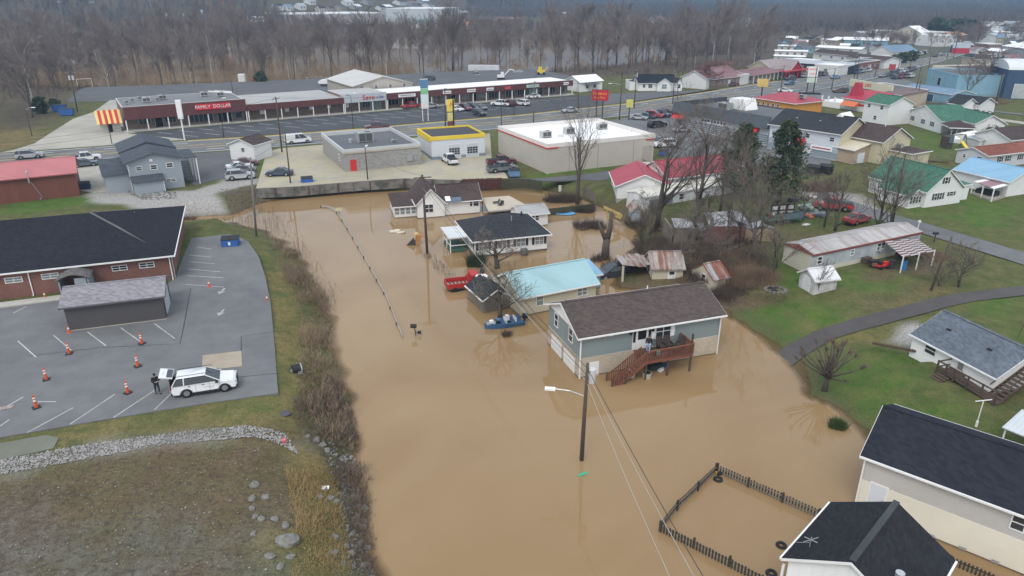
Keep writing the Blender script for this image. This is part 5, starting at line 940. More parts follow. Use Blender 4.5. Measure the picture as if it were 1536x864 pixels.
# ---- block building with red door, yellow garage, white roofed store
h = House('block_store', 'flat roofed grey block building with a bright red door and big rooftop unit', 'store', gp(518,258), gp(632,246.5)); cL = (sight(512.5,233,PLAT+4.), sight(486,205,PLAT+4.)); Dp = math.dist(*cL)
h.vol(0, h.L, 0, Dp, 3.3, .75, 'flat', block_g, deck_roof, tm=mat('pale_parapet', (.50,.52,.52), .7, .1, .5)); h.door('F', 1.6, 0, 1.15, 2.1, red_m, frame=False); h.unit(6.4, Dp*.5, 3.3, 3., 2., 1.9); h.unit(11.4, Dp*.35, 3.3, 1., .8, .6); h.vent(3.6, Dp*.5, 3.4, .7, .4, alu, 'exhaust_fan'); MB().box(-.1, h.L+.1, -.12, -.062, 3.25, 3.6).build('front_gutter', mat('tan_gutter', (.42,.38,.31), .7), h.o)
MB().box(11.6, 12.9, -.2, -.02, .9, 2.1).box(13.1, 13.5, -.15, -.02, 1., 1.8).build('meter_boxes', steel, h.o); h.win('L', 4.2, 1.3, .9, 1.1)
g1 = at(648,240); g2 = at(727.5,233.5); h = House('yellow_trim_garage', 'white service garage with yellow trim and two glazed bay doors', 'garage', g1, g2); h.vol(0, h.L, 0, 10.5, 4.1, .35, 'flat', mat('white_painted_block', (.60,.63,.66), .8, .08, .5), mat('dark_tar_roof', (.06,.06,.066), .9, .2, .3), low=(.6, mat('slate_band', (.20,.25,.29), .8, .1)), tm=yellow_m)
MB().box(-.12, h.L+.12, -.12, -.065, 3.75, 4.4).box(-.12, -.065, -.06, 10.5, 3.3, 4.4).build('yellow_fascia', yellow_m, h.o)
for f in (.42, .76):
    d = h.door('F', f*h.L, 0, 2.5, 2.7, mat('pale_bay_door', (.52,.55,.58), .6, .1), 'bay_door', 5)
    for j in range(4):
        for i in range(3): MB().box(-1.05+j*.55, -.6+j*.55, -.09, -.055, .75+i*.45, 1.1+i*.45).build('door_pane', pane_m, d)
h = House('white_roofed_store', 'large beige store with white flat roof and red parapet stripe', 'store', gp(820,260.5), gp(979,242)); Ds = math.dist(sight(820,219,7.2), sight(737,192,7.2))
h.vol(0, h.L, 0, Ds, 4.6, .75, 'flat', stucco, met_white, tm=mat('white_parapet', (.70,.67,.63), .7, .08, .5)); MB().box(-.13, -.065, -.05, Ds, 4.45, 4.66).box(-.13, 2.2, -.13, -.065, 4.45, 4.66).build('red_stripe', red_m, h.o); MB().box(h.L-2, h.L+.13, -.13, -.065, 4.4, 5.4).build('corner_parapet', MATS['white_parapet'], h.o); MB().box(h.L-2., h.L+.14, -.14, -.132, 4.3, 4.5).build('corner_stripe', red_m, h.o)
for x, y in ((4.5, 9), (10.5, 10.5), (19, 12)): h.unit(x, y, 4.65, 2., 1.3, 1.2, mat('light_rooftop_unit', (.45,.45,.44), .6, .15))
MB().cyl(7.6, 8.5, 4.6, 4.95, .7, .55, 12).build('roof_dome', mat('dome_grey', (.55,.55,.55), .6, .1), h.o); h.door('F', h.L-1.5, 0, 2.1, 3.2, mat('tan_panel', (.40,.36,.31), .8, .1), 'loading_door', 1, False)
for f in (.2, .46, .8): MB().box(f*h.L-.04, f*h.L+.04, -.05, -.01, 0, 4.4).build('wall_joint', mat('joint_grey', (.33,.30,.26), .8), h.o)
# ---- the shopping centre row
ML = (MBp - MA).length
def shop(name, label, s0, s1, dep, fz0, fz1, fm, rm, bays, walls=brick_b, post=sign_w, cat='store'):
    a = mall(s0, 0); b = mall(s1, 0); h = House(name, label, cat, (*a, PLAT), (*b, PLAT)); w = s1 - s0
    h.vol(0, w, 3., dep, fz1-.35, .1, 'flat', walls, rm, tm=mat('pale_coping', (.55,.54,.52), .6, .1)); MB().box(0, w, 0, .35, fz0, fz1).build('fascia', fm, h.o); MB().box(0, w, .36, 2.98, fz0+.1, fz1-.4).build('canopy_soffit', rm, h.o)
    n = max(2, round(w/4.5)); pm = MB().box(-.11, .11, -.11, .11, .14, fz0).mesh('canopy_post', post)
    for k in range(n+1): ob('canopy_post', pm, h.o, (.15+(w-.3)*k/n, .2, 0))
    for kind, x, ww, z0, hh in bays:
        m = {'g': pane_m, 'd': dark_m, 'w': pane_l, 'p': sign_w, 't': mat('teal_window_film', (.22,.42,.40), .4, .15)}[kind]; o = MB().box(x-ww/2, x+ww/2, 2.9, 2.98, z0, z0+hh).build('shop_window' if kind != 'd' else 'shop_door', m, h.o)
        f = MB().box(x-ww/2-.08, x-ww/2-.004, 2.86, 2.97, z0, z0+hh).box(x+ww/2+.004, x+ww/2+.08, 2.86, 2.97, z0, z0+hh).box(x-ww/2, x+ww/2, 2.86, 2.97, z0+hh+.004, z0+hh+.1)
        if ww > 1.8:
            for q in range(1, int(ww/1.2)+1): f.box(x-ww/2+ww*q/(int(ww/1.2)+1)-.03, x-ww/2+ww*q/(int(ww/1.2)+1)+.03, 2.87, 2.895, z0, z0+hh)
        f.build('frame', alu, o)
    return h
h = shop('discount_store', 'oxblood fronted discount store with red name board at the left end of the row', 0, 27.5, 21, 2.7, 5.6, fascia_br, mat('grey_flat_roof', (.175,.18,.185), .9, .15, .2), [('g',4.3,2.6,1.1,1.8),('d',7.4,1.6,.15,2.6),('g',10.,2.4,1.1,1.8),('g',17.,5.5,.6,2.2),('d',22.6,3.2,.15,2.6),('g',26,1.6,.8,2.)])
h.board(19.7, -.1, 4.45, 8.0, 1.35, 'FAMILY  DOLLAR', sign_r, sign_w, 1.12, 'name_board', .98)
for x, y in ((6,9),(10,12),(20,13),(23.5,10.5)): h.unit(x, y, 5.4, 1.8, 1.2, 1.1, MATS['light_rooftop_unit'])
for x, y in ((1.5,8),(3,11),(5,14),(8.6,10)): h.unit(x, y, 5.4, .9, .8, .8, alu)
MB().bar((22.5,21,5.6),(27.3,15,5.6),.25,.35).bar((24,21,5.6),(27.6,17,5.6),.25,.3).build('roof_beams', sign_w, h.o)
h2 = House('striped_awning_kiosk', 'small drive-up with a red and yellow striped awning at the store end', 'kiosk', (*mall(-5.9, 1.2), PLAT), (*mall(-.6, 1.2), PLAT)); h2.vol(.4, 4.9, .4, 6.5, 2.9, .9, 'hip', mat('pale_block', (.50,.48,.43), .8, .1), mat('kiosk_roof', (.08,.07,.07), .8, .2), ov=.1, hipin=2.)
for k in range(9): m = red_m if k % 2 else mat('yellow_awning', (.72,.55,.20), .7, .12); x = .1+k*.58; MB().add([(x+.0,-.9,2.2),(x+.58,-.9,2.2),(x+.5 if k < 8 else x+.3,1.3,5.),(x+.08 if k else x+.3,1.3,5.),(x,-.9,2.1),(x+.58,-.9,2.1),(x+.58,1.3,4.85),(x,1.3,4.85)],[(0,1,2,3),(7,6,5,4),(0,4,5,1),(1,5,6,2),(2,6,7,3),(3,7,4,0)]).build('awning_stripe', m, h2.o)
MB().box(2.2, 3.1, .3, .38, .1, 2.4).build('kiosk_door', dark_m, h2.o)
h = shop('row_shops', 'brown brick shop row with plain oxblood fascia between the discount store and grocery', 27.7, 52.8, 22, 2.65, 4.2, fascia_br, mat('pale_grey_roof', (.37,.37,.355), .85, .12, .2), [('p',4.2,1.2,1.2,1.4),('p',10.5,1.,1.4,1.4),('p',17,1.,1.4,1.4),('p',21.8,.9,1.4,1.4)])
h = shop('grocery_store', 'grocery store front with pale grey fascia and red and blue lettering', 52.9, 65, 13.6, 2.75, 5.0, mat('pale_grey_fascia', (.50,.52,.54), .6, .06, .5), mat('white_grey_roof', (.40,.40,.39), .85, .12, .2), [('p',1.6,1.,1.2,1.4),('g',7.2,2.4,.9,1.9),('w',9.8,3.,.2,2.5)])
lettering('Save', 1.75, sign_r, h.o, (6.9, -.1, 3.85), 0, 1.15); lettering('a lot', 1.2, blue_p, h.o, (10.2, -.1, 3.8), 0, .95)
h = shop('shop_terrace', 'long terrace of small shops under an oxblood fascia with white roof edge', 65.1, ML, 13.2, 2.8, 4.5, fascia_br, met_white, [('d',3.,3.,.9,1.7),('d',8.,3.,.15,2.6),('g',12,2.,.5,2.2),('w',16.,1.2,.9,1.5),('w',18.6,1.2,.9,1.5),('d',22,1.3,.15,2.4),('w',26.,2.2,.8,1.7),('d',29,1.4,.15,2.5),('w',31.5,2.2,.8,1.7),('g',36,4.,.5,2.2),('g',41.5,3,.5,2.2),('d',45.5,2.4,.8,1.7),('t',50.,2.6,.3,2.3),('g',53,1.4,.5,2.2),('g',57,3.,.6,2.1),('g',61,2.4,.6,2.1)])
for x, w_, m in ((6., 5.2, sign_w), (18.5,2.6,sign_w),(26.5,2.8,sign_w),(32.8,2.4,sign_w),(39.,2.2,sign_r),(48.,4.6,mat('sign_pale_teal', (.40,.58,.52), .5)),(60.6,1.9,sign_w)):
    o = h.board(x, -.1, 3.65, w_, .85, None, m, name='shop_sign'); MB().box(-w_*.38, w_*.38, -.1, -.084, -.12, .1).build('sign_lettering', mat('sign_print_grey', (.30,.28,.30), .6, .4, 6.), o)
# tan gabled warehouse behind the terrace
a, b = Vector((*mall(60.5,14),0)), Vector((*mall(79,14),0)); h = House('gabled_warehouse', 'tan metal warehouse with pale gable roof rising behind the grocery store', 'warehouse', a, b, z=PLAT); h.vol(0, h.L, 0, 24, 5.2, 2.3, 'gable', mat('tan_metal_wall', (.42,.385,.33), .7, .08, .3, 'panel', p=.4), mat('pale_metal_roof', (.52,.51,.48), .5, .08, .2, 'panel', p=.5), 'y', ov=.3, tm=mat('tan_trim', (.36,.32,.27), .7))
for k in range(4): h.win('F', h.L*(.14+.24*k), 4.3, .8, .9)
# ---------------------------------------------------------------- vehicles
import bmesh
tyre_m = mat('tyre_rubber', (.018,.018,.019), .85, .2, 3.); rim_m = mat('wheel_rim', (.42,.43,.45), .35, .1, 3., metal=.8); glass_m = mat('car_glass', (.022,.028,.034), .08, .15, 1., spec=.7); lamp_m = mat('headlamp_glass', (.55,.57,.6), .15, .1, 2.); tail_m = mat('tail_lamp', (.28,.01,.012), .3, .1, 2.); bump_m = mat('black_plastic', (.025,.025,.027), .7, .15, 2.)
CC = {}
def car_paint(n):
    cols = {'white':(.70,.71,.72),'silver':(.36,.37,.385),'grey':(.13,.14,.15),'dark':(.035,.04,.047),'black':(.014,.015,.017),'red':(.36,.022,.025),'maroon':(.12,.022,.03),'navy':(.030,.045,.085),'blue':(.07,.13,.25),'slate':(.075,.10,.125),'brown':(.13,.09,.065),'sky':(.20,.32,.48)}
    return mat('car_paint_' + n, cols[n], .32, .05, .8, spec=.5, coat=.5, bump=.0)
def bevel_mesh(mb, name, w, seg=2, m=None):
    me = mb.mesh(name, m); bm = bmesh.new(); bm.from_mesh(me); bmesh.ops.recalc_face_normals(bm, faces=bm.faces)
    ed = [e for e in bm.edges if e.is_manifold and e.calc_face_angle(0) > .5]; bmesh.ops.bevel(bm, geom=ed, offset=w, segments=seg, affect='EDGES', clamp_overlap=True)
    bm.to_mesh(me); bm.free(); me.polygons.foreach_set('use_smooth', [True]*len(me.polygons)); me.set_sharp_from_angle(angle=R(40)); return me
def arch(xc, r, z0, n=7): return [(xc + r*math.cos(math.pi*k/n), z0 + r*math.sin(math.pi*k/n)) for k in range(n+1)]       # right to left over the wheel
DIM = {'suv': (4.95,1.95,2.86), 'sedan': (4.7,1.82,2.7), 'pickup': (5.7,1.98,3.5), 'van': (5.5,2.0,3.4), 'hatch': (4.2,1.76,2.55)}
def car_meshes(kind):
    if kind in CC: return CC[kind]
    L_, w, wb = DIM[kind]; h = L_/2; rw = {'suv':.39,'sedan':.32,'pickup':.39,'van':.36,'hatch':.31}[kind]; xf = h - (L_-wb)*.46; xr = xf - wb; zb = .26 if kind != 'pickup' else .38
    belt, hood = {'suv':(1.14,1.06),'sedan':(.9,.84),'pickup':(1.12,1.08),'van':(1.12,1.1),'hatch':(.92,.86)}[kind]; tail = {'suv':1.1,'sedan':.95,'pickup':1.08,'van':1.1,'hatch':.95}[kind]
    cow = {'suv':h-1.28,'sedan':h-1.3,'pickup':h-1.5,'van':h-.95,'hatch':h-1.1}[kind]
    ra = rw + .07; pr = [(-h+.02, zb), (xr-ra, zb)] + arch(xr, ra, zb)[::-1] + [(xr+ra, zb), (xf-ra, zb)] + arch(xf, ra, zb)[::-1] + [(xf+ra, zb), (h-.06, zb), (h, .5), (h-.03, hood*.78), (h-.14, hood*.93), (cow, hood+.02), (cow-.1, belt), (-h+.12, tail+.03), (-h, tail-.1), (-h-.02, .5)]
    q = [pr[0]]
    for p_ in pr[1:]:
        if (p_[0]-q[-1][0])**2 + (p_[1]-q[-1][1])**2 > 1e-5: q.append(p_)
    bx = MB().exty(q, -w/2, w/2); bx.v = [(x, y*(1-.17*max(0, (abs(x)-(h-.75))/.75)**2)*(1-.09*max(0, z-.62)), z) for x, y, z in bx.v]; body = bevel_mesh(bx, 'body', .09 if kind != 'van' else .07, 3)
    top = {'suv':1.74,'sedan':1.43,'pickup':1.84,'van':2.05,'hatch':1.47}[kind]
    a, b, c_, d = {'suv':(-h+.1,-h+.5,cow-1.0,cow+.08),'sedan':(-h+.75,-h+1.5,cow-.95,cow+.1),'pickup':(-.85,-.68,cow-.6,cow+.05),'van':(-h+.06,-h+.2,cow-.75,cow+.15),'hatch':(-h+.15,-h+.6,cow-.85,cow+.1)}[kind]
    w1, w2 = w/2-.05, w/2-.25; z1, z2 = belt-.06, top-.06; g = MB()
    vs = [(a,-w1,z1),(d,-w1,z1),(d,w1,z1),(a,w1,z1),(b,-w2,z2),(c_,-w2,z2),(c_,w2,z2),(b,w2,z2)]; fs = [(3,2,1,0),(4,5,6,7),(0,1,5,4),(1,2,6,5),(2,3,7,6),(3,0,4,7)]; g.add(vs, fs)
    rf = MB().add([(b-.03,-w2-.03,z2-.02),(c_+.04,-w2-.03,z2-.02),(c_+.04,w2+.03,z2-.02),(b-.03,w2+.03,z2-.02),(b+.05,-w2+.05,top),(c_-.06,-w2+.05,top),(c_-.06,w2-.05,top),(b+.05,w2-.05,top)], fs)
    for i, j in ((0,4),(1,5),(2,6),(3,7)): rf.bar(vs[i], vs[j], .09, .07)
    for f in ((.25,) if kind == 'suv' else (.36,.68) if kind == 'van' else (.52,)):
        for s in (0, 3): p0 = Vector(vs[s]).lerp(Vector(vs[s+1 if s == 0 else 2]), f); p1 = Vector(vs[s+4]).lerp(Vector(vs[5 if s == 0 else 6]), f); rf.bar(p0, p1, .09, .06)
    if kind == 'van': rf.box(a+.05, (a+d)/2-.3, -w1-.0, w1, z1, z2-.0)
    bed = None
    if kind == 'pickup': bed = MB().box(-h+.1, -.95, -w/2+.13, w/2-.13, tail+.0, tail+.055)
    wh = MB().tube([(0,-.12,0),(0,.12,0)], rw, 14); rm = MB().tube([(0,-.13,0),(0,.13,0)], rw*.62, 10)
    bp = MB().box(h-.1, h+.03, -w/2+.2, w/2-.2, zb, .44); bp2 = MB().box(-h-.04, -h+.1, -w/2+.18, w/2-.18, zb, .48)
    hl = MB().cbox((0,0,0), (.12,.36,.14)); tl = MB().cbox((0,0,0), (.08,.2,.24))
    CC[kind] = dict(body=body, roof=bevel_mesh(rf, 'roof', .025, 2), glass=bevel_mesh(g, 'windows', .07, 2, glass_m), bed=bed.mesh('cargo_bed', bump_m) if bed else None, wheel=wh.mesh('wheel', tyre_m, True), rim=rm.mesh('rim', rim_m), bumper=bp.mesh('front_bumper', bump_m), bumper2=bp2.mesh('rear_bumper', bump_m), hl=hl.mesh('headlight', lamp_m), tl=tl.mesh('tail_light', tail_m), geo=(xr, xf, rw, w, h, hood, tail)); return CC[kind]
def paint(o, m):
    if not o.data.materials: o.data.materials.append(None)
    o.material_slots[0].link = 'OBJECT'; o.material_slots[0].material = m; return o
def car(kind, col, label, rear, front, group=None, z=None, cat=None, sink=0.):
    pr, pf = (Vector(gp(*rear)), Vector(gp(*front))) if z is None else (at(*rear, z), at(*front, z)); d = pf - pr; c = (pr + pf)/2; m = car_meshes(kind); xr, xf, rw, w, h, hood, tail = m['geo']
    t = thing({'suv':'parked_suv','sedan':'parked_car','pickup':'pickup_truck','van':'van','hatch':'parked_car'}[kind], label, cat or {'suv':'suv','sedan':'car','pickup':'pickup truck','van':'van','hatch':'car'}[kind], (c.x, c.y, c.z + .04 - sink), math.atan2(d.y, d.x), group); pm = car_paint(col)
    paint(ob('body', m['body'], t), pm); paint(ob('roof', m['roof'], t), pm); ob('windows', m['glass'], t); ob('front_bumper', m['bumper'], t); ob('rear_bumper', m['bumper2'], t)
    if m['bed']: ob('cargo_bed', m['bed'], t)
    for x in (xr, xf):
        for s in (-1, 1): o = ob('wheel', m['wheel'], t, (x, s*(w/2-.12), rw)); ob('rim', m['rim'], o)
    for s in (-1, 1): ob('headlight', m['hl'], t, (h-.1, s*(w/2-.36), hood*.8), -s*.3); ob('tail_light', m['tl'], t, (-h+.04, s*(w/2-.27), tail*.82), s*.3)
    return t
# hero: white patrol style SUV with the tailgate up
t = car('suv', 'white', 'white suv with its tailgate raised on the church car park', (267,591), (351,578)); xr, xf, rw, w, h, hood, tail = CC['suv']['geo']; pm = car_paint('white')
for q in kids(t):
    if q.name.startswith('body'): q['label'] = 'white body with dark lower sills'
b = MB(); b.cbox((-h-.2,0,1.93), (1.0,1.62,.07), ry=R(14)); tg = paint(b.build('tailgate', None, t), pm); MB().cbox((-h+.06,0,1.87), (.42,1.35,.03), ry=R(14)).build('rear_glass', glass_m, tg, (0,0,.05)); MB().box(-h-.55,-h-.43,-.2,.2,2.07,2.1).build('plate', sign_w, tg)
MB().box(-h-.01,-h+.16,-.72,.72,.95,1.62).build('painted_boot_opening', dark_m, t)  # solid near-black block, shade of the boot interior put into its colour
for s in (-1, 1):
    MB().tube([(-h+.55, s*.62, 1.79), (-h+.7, s*.64, 1.84), (.55, s*.64, 1.84), (.7, s*.62, 1.79)], .022, 6).build('roof_rail', bump_m, t); MB().cbox((1.0, s*1.06, 1.12), (.2,.22,.15)).build('mirror', bump_m, t)
    MB().box(xr+.5, xf-.5, s*.985-.01, s*.985+.01, .26, .42).build('sill', bump_m, t); MB().cbox((-.05, s*.985, .98), (.2,.03,.035)).cbox((-1.1, s*.985, .98), (.2,.03,.035)).build('door_handle', bump_m, t)
    MB().bar((.42, s*.981, .4), (.42, s*.981, 1.02), .012).bar((-.62, s*.981, .4), (-.62, s*.981, 1.02), .012).build('door_gap', bump_m, t); lb = MB().box(-.5,.35,-.003,.003,-.02,.02).box(-.2,.3,-.003,.003,-.12,-.08).build('door_decal', mat('decal_grey', (.35,.36,.38), .5, .3, 8.), t, (.45, s*.978, .74))
MB().box(h-.02, h+.045, -.5, .5, .62, .8).build('grille', bump_m, t)
CARS = [('pickup','white','white pickup with dark windows behind the faded red workshop',(110,244),(146,240)),('sedan','slate','dark slate car parked in front of the white pickup by the workshop',(113,251),(142,248)),('suv','silver','pale silver suv seen over the workshop roof ridge',(26,239),(64,236)),
 ('sedan','maroon','maroon car parked closest to the little white office',(352,249),(384,247)),('sedan','white','white car between the maroon and dark cars at the little white office',(341,256),(378,252)),('sedan','grey','dark grey car between the white car and silver suv by the little white office',(346,261),(381,257)),('suv','silver','silver grey suv nearest the brown earth mound',(342,270),(379,267)),
 ('van','white','white work van driving along the main road',(430,216),(465,213)),('pickup','maroon','dark maroon pickup driving past the grocery lot',(582,193.5),(549,195.5)),('pickup','white','white pickup parked at the glazed bay doors',(684,250),(666,239)),('pickup','maroon','dark red pickup beside the white roofed store wall',(737,248),(767,246)),('pickup','grey','charcoal pickup next to the blue trash trailer',(737,259),(769,256)),
 ('pickup','red','bright red pickup parked at the shop terrace curb',(627,161),(606,163.5)),('sedan','silver','silver car half hidden by the tall white shop sign',(652,161.5),(640,163)),('sedan','white','white low car first in the row beside the yellow pylon sign',(678,165.5),(692,167.5)),('suv','maroon','maroon suv second in the row facing the shop terrace',(693,164),(704,167)),('suv','dark','dark suv third in the row facing the shop terrace',(704,163),(716,165)),('sedan','grey','grey car fourth in the row facing the shop terrace',(716,163),(727,165.5)),
 ('suv','dark','dark slate suv leaving the row towards the road',(711,171),(727,175)),('pickup','white','white pickup in the middle of the shop terrace lot',(760,159.5),(742,158.5)),('suv','maroon','maroon suv next to the white pickup in the shop lot',(770,160),(761,157)),('suv','white','white suv right of the maroon suv in the shop lot',(790,159),(776,157)),('sedan','white','white car parked against the terrace walkway',(806,147),(792,147.5)),('sedan','silver','silver car driving on the main road by the shop lot exit',(864,168),(845,169.5)),
 ('sedan','silver','silver car first in the row by the yellow sign',(951,179),(965,180)),('sedan','navy','dark navy car second in the row by the yellow sign',(963,177),(976,178)),('suv','red','red suv third in the row by the yellow sign',(974,175.5),(989,177)),('pickup','navy','navy pickup fourth in the row by the yellow sign',(984,173.5),(999,176)),('suv','maroon','maroon suv fifth in the row near the dark mansard block',(995,172),(1010,174)),('sedan','red','red car at the end of the row under the red awning',(1005,173),(1020,175)),
 ('suv','black','black suv alone in the store car park',(975,192),(996,190)),('sedan','silver','silver car parked before the dark mansard block',(1013,199),(1032,197)),('suv','white','white suv beside the corner of the white roofed store',(1008,220),(984,221)),('sedan','slate','grey blue car behind the white suv at the store corner',(994,214.5),(976,217)),('pickup','white','white pickup parked between the two red roofed buildings',(980,262),(964,257)),
 ('pickup','red','old red pickup in the yard beside the bare trees',(1268,316),(1228,313)),('sedan','red','red car parked by the lane behind the trailer',(1273,337),(1296,331)),('sedan','navy','navy car parked at the grass edge of the block store lot',(435,263),(404,264)),
 ('suv','brown','brown jeep on the lot beside the red white pylon sign',(1267,139),(1253,139)),('suv','dark','dark suv in front of the red gabled motel office',(1192,120),(1177,121)),('sedan','blue','blue car in front of the dark suv at the motel',(1190,126.5),(1178,128)),('sedan','white','white car turning behind the pole by the orange restaurant',(1172,138),(1184,139)),('sedan','sky','pale blue car driving on the main road',(1248,118.5),(1257,117.5)),
 ('pickup','white','white pickup beside the light blue block buildings',(1446,137),(1431,137)),('sedan','dark','dark car far down the main road',(1399,86.5),(1406,85)),('sedan','silver','silver car far down the main road beyond the dark one',(1409,83.5),(1416,82.5)),('sedan','maroon','maroon car parked before the dark brick motel wing',(1104,129),(1092,129)),('suv','dark','small dark car on the rear lot behind the gabled warehouse',(648,120.5),(638,120)),('pickup','silver','silver pickup in front of the white semi trailer',(708,114.5),(722,115)),('pickup','white','white truck by the log pile on the rear lot',(484,128),(500,126))]
for k, l, lab, a, b in CARS: car(k, l, lab, a, b)
rg = random.Random(3)                                                  # dealers' rows and kerbside cars up the road
for n, (x0, y0, x1, y1, cnt) in enumerate(((1205,117,1240,113,5),(1283,111,1305,107,4),(1322,116,1345,112,5),(1345,111,1372,105,5),(1340,119,1370,116,4),(1376,84,1390,80,4),(1266,100,1290,97,4),(1300,143,1340,148,5),(1215,165,1225,170,0))):
    for k in range(cnt):
        f = (k+.5)/cnt; x, y = x0+(x1-x0)*f, y0+(y1-y0)*f; car(rg.choice(['sedan','suv','suv','pickup']), rg.choice(['white','white','silver','grey','dark','red','navy','blue']), 'small parked vehicle in a line of cars along the far main road', (x-4, y+.6), (x+3, y-.8), 'vehicles parked along the far main road')
# ---- red flat bed truck in the flood
pr, pf = at(672,440,0), at(733,433,0); d = pf - pr; t = thing('flatbed_truck', 'red stake bed truck with cab lid open standing in the flood', 'truck', ((pr+pf)/2).to_tuple(), math.atan2(d.y, d.x)); tr_r = mat('truck_red', (.40,.03,.028), .45, .15, 1.2); l2 = d.length/2; wbrn = mat('bed_rust', (.16,.07,.05), .8, .3, 1.5)
y0, y1 = .1, 2.2; MB().box(-l2, .25, y0, y1, .35, .5).build('bed_floor', wbrn, t); MB().box(-l2, .25, y0, y0+.07, .5, 1.0).box(-l2, .25, y1-.07, y1, .5, 1.0).box(-l2, -l2+.07, y0+.07, y1-.07, .5, 1.).box(.18, .25, y0+.07, y1-.07, .5, 1.35).build('bed_side', tr_r, t)
for k in range(6): MB().box(-l2+.3+k*.45, -l2+.42+k*.45, .5, 1.8, .505, .58).build('bed_slat', mat('pale_slat', (.4,.36,.32), .8, .2), t)
b = MB().exty([(.32,.3),(2.6,.3),(2.65,.95),(1.75,1.05),(1.45,1.75),(.45,1.8),(.32,1.0)], y0+.1, y1-.1); o = ob('cab', bevel_mesh(b, 'cab', .06, 2, tr_r), t); MB().cbox((1.62,1.15,1.42), (.04,1.6,.6), ry=R(-24)).build('windscreen', glass_m, o); MB().box(.6,1.35,y0+.08,y0+.1,1.1,1.6).box(.6,1.35,y1-.1,y1-.08,1.1,1.6).build('side_window', glass_m, o); MB().cbox((2.0,1.3,1.7), (.06,1.5,.9), ry=R(18)).build('raised_bonnet', glass_m, t)
for x in (-l2+.9, 1.95):
    for y in (y0+.1, y1-.1): MB().tube([(x,y-.12,.12),(x,y+.12,.12)], .42, 14).build('wheel', tyre_m, t)
car('suv', 'dark', 'dark jeep with pale bonnet half drowned by the cream shed carport', (932,410), (906,414), z=0, sink=.35)
# ---- boat
pb, ps = at(727,493,0), at(784,484,0); d = ps - pb; t = thing('motor_boat', 'blue aluminium motor boat floating beside the bare tree', 'boat', ((pb+ps)/2).to_tuple(), math.atan2(d.y, d.x)); L_ = d.length; bl = mat('boat_blue', (.045,.12,.23), .4, .12, 1.); st_ = []
N = 9; vs = []; fs = []
for i in range(N):
    f = i/(N-1); x = -L_/2 + L_*f; hw = .86*min(1, (f*2.1+.02)**.6); zt = .62-.12*f; zk = -.2+.25*(1-f)**3; vs += [(x,-hw,zt),(x,-hw*.8,.02),(x,0,zk-.15),(x,hw*.8,.02),(x,hw,zt),(x,hw*.84,zt),(x,hw*.7,.18),(x,-hw*.7,.18),(x,-hw*.84,zt)]
for i in range(N-1):
    for j in range(9): fs.append((i*9+j, i*9+(j+1)%9, (i+1)*9+(j+1)%9, (i+1)*9+j))
fs += [tuple(range(9))[::-1], tuple((N-1)*9+j for j in range(9))]; MB().add(vs, fs).build('hull', bl, t); MB().box(-L_/2+.15, -L_/2+1.25, -.4, .4, .5, .56).build('bow_deck', mat('boat_grey', (.3,.31,.32), .7, .2), t)
for x in (-.1, .95): s = MB().cbox((x,.0,.42), (.5,1.1,.12)).build('seat', mat('seat_blue', (.05,.09,.17), .7, .2), t); MB().cbox((x+.25,0,.66), (.08,1.0,.42)).build('seat_back', mat('seat_white', (.6,.61,.62), .6, .1), s)
MB().cbox((.5,.35,.72), (.35,.5,.5)).build('console', mat('console_white', (.6,.61,.62), .5, .1), t); o = MB().cbox((L_/2+.25,0,.75), (.5,.4,.5)).build('outboard_motor', black_m, t); MB().cbox((L_/2+.2,0,.2), (.16,.14,.8)).build('motor_leg', black_m, o)
for k, (x, y) in enumerate(((-1.3,.2),(-.8,-.3),(-.5,.3))): MB().cbox((x,y,.62), (.4,.3,.24), k).build('gear', (sign_w, dark_m, mat('gear_blue', (.1,.2,.35), .7))[k], t)
# ---- other machines of the yards
p = gp(1172,333); t = thing('dump_trailer', 'green decked trailer carrying black sign boards in the yard', 'trailer', p, .25); b = MB().box(-3,2.6,-1.1,1.1,.55,.75).build('deck', mat('trailer_green', (.05,.12,.08), .7, .25), t); MB().box(-.8,2.6,-1.16,-1.1,.75,1.5).box(2.54,2.6,-1.09,1.09,.75,1.5).build('side_panel', mat('slate_panel', (.10,.14,.17), .7, .2), t)
for k in range(3):
    o = MB().box(-1.2+k*1.3, 0.05+k*1.3, 1.1, 1.18, .78, 2.3).build('sign_board', black_m, t); MB().box(-1.0+k*1.3, -.15+k*1.3, 1.07, 1.095, 1.5, 2.05).box(-1.05+k*1.3, -.2+k*1.3, 1.07, 1.095, .95, 1.25).build('board_print', mat('pale_print', (.45,.44,.44), .6, .5, 9.), o)
for x in (-.6,.4):
    for s in (-1,1): MB().tube([(x,s*1.05-.12,.35),(x,s*1.05+.12,.35)], .35, 12).build('wheel', tyre_m, t)
for k in range(7): MB().cbox((random.uniform(-2.8,2.2),random.uniform(-.7,.7),.95), (.6,.4,.35), random.random()*3).build('load', (dark_m, wood_d, sign_w, red_m)[k%4], t)
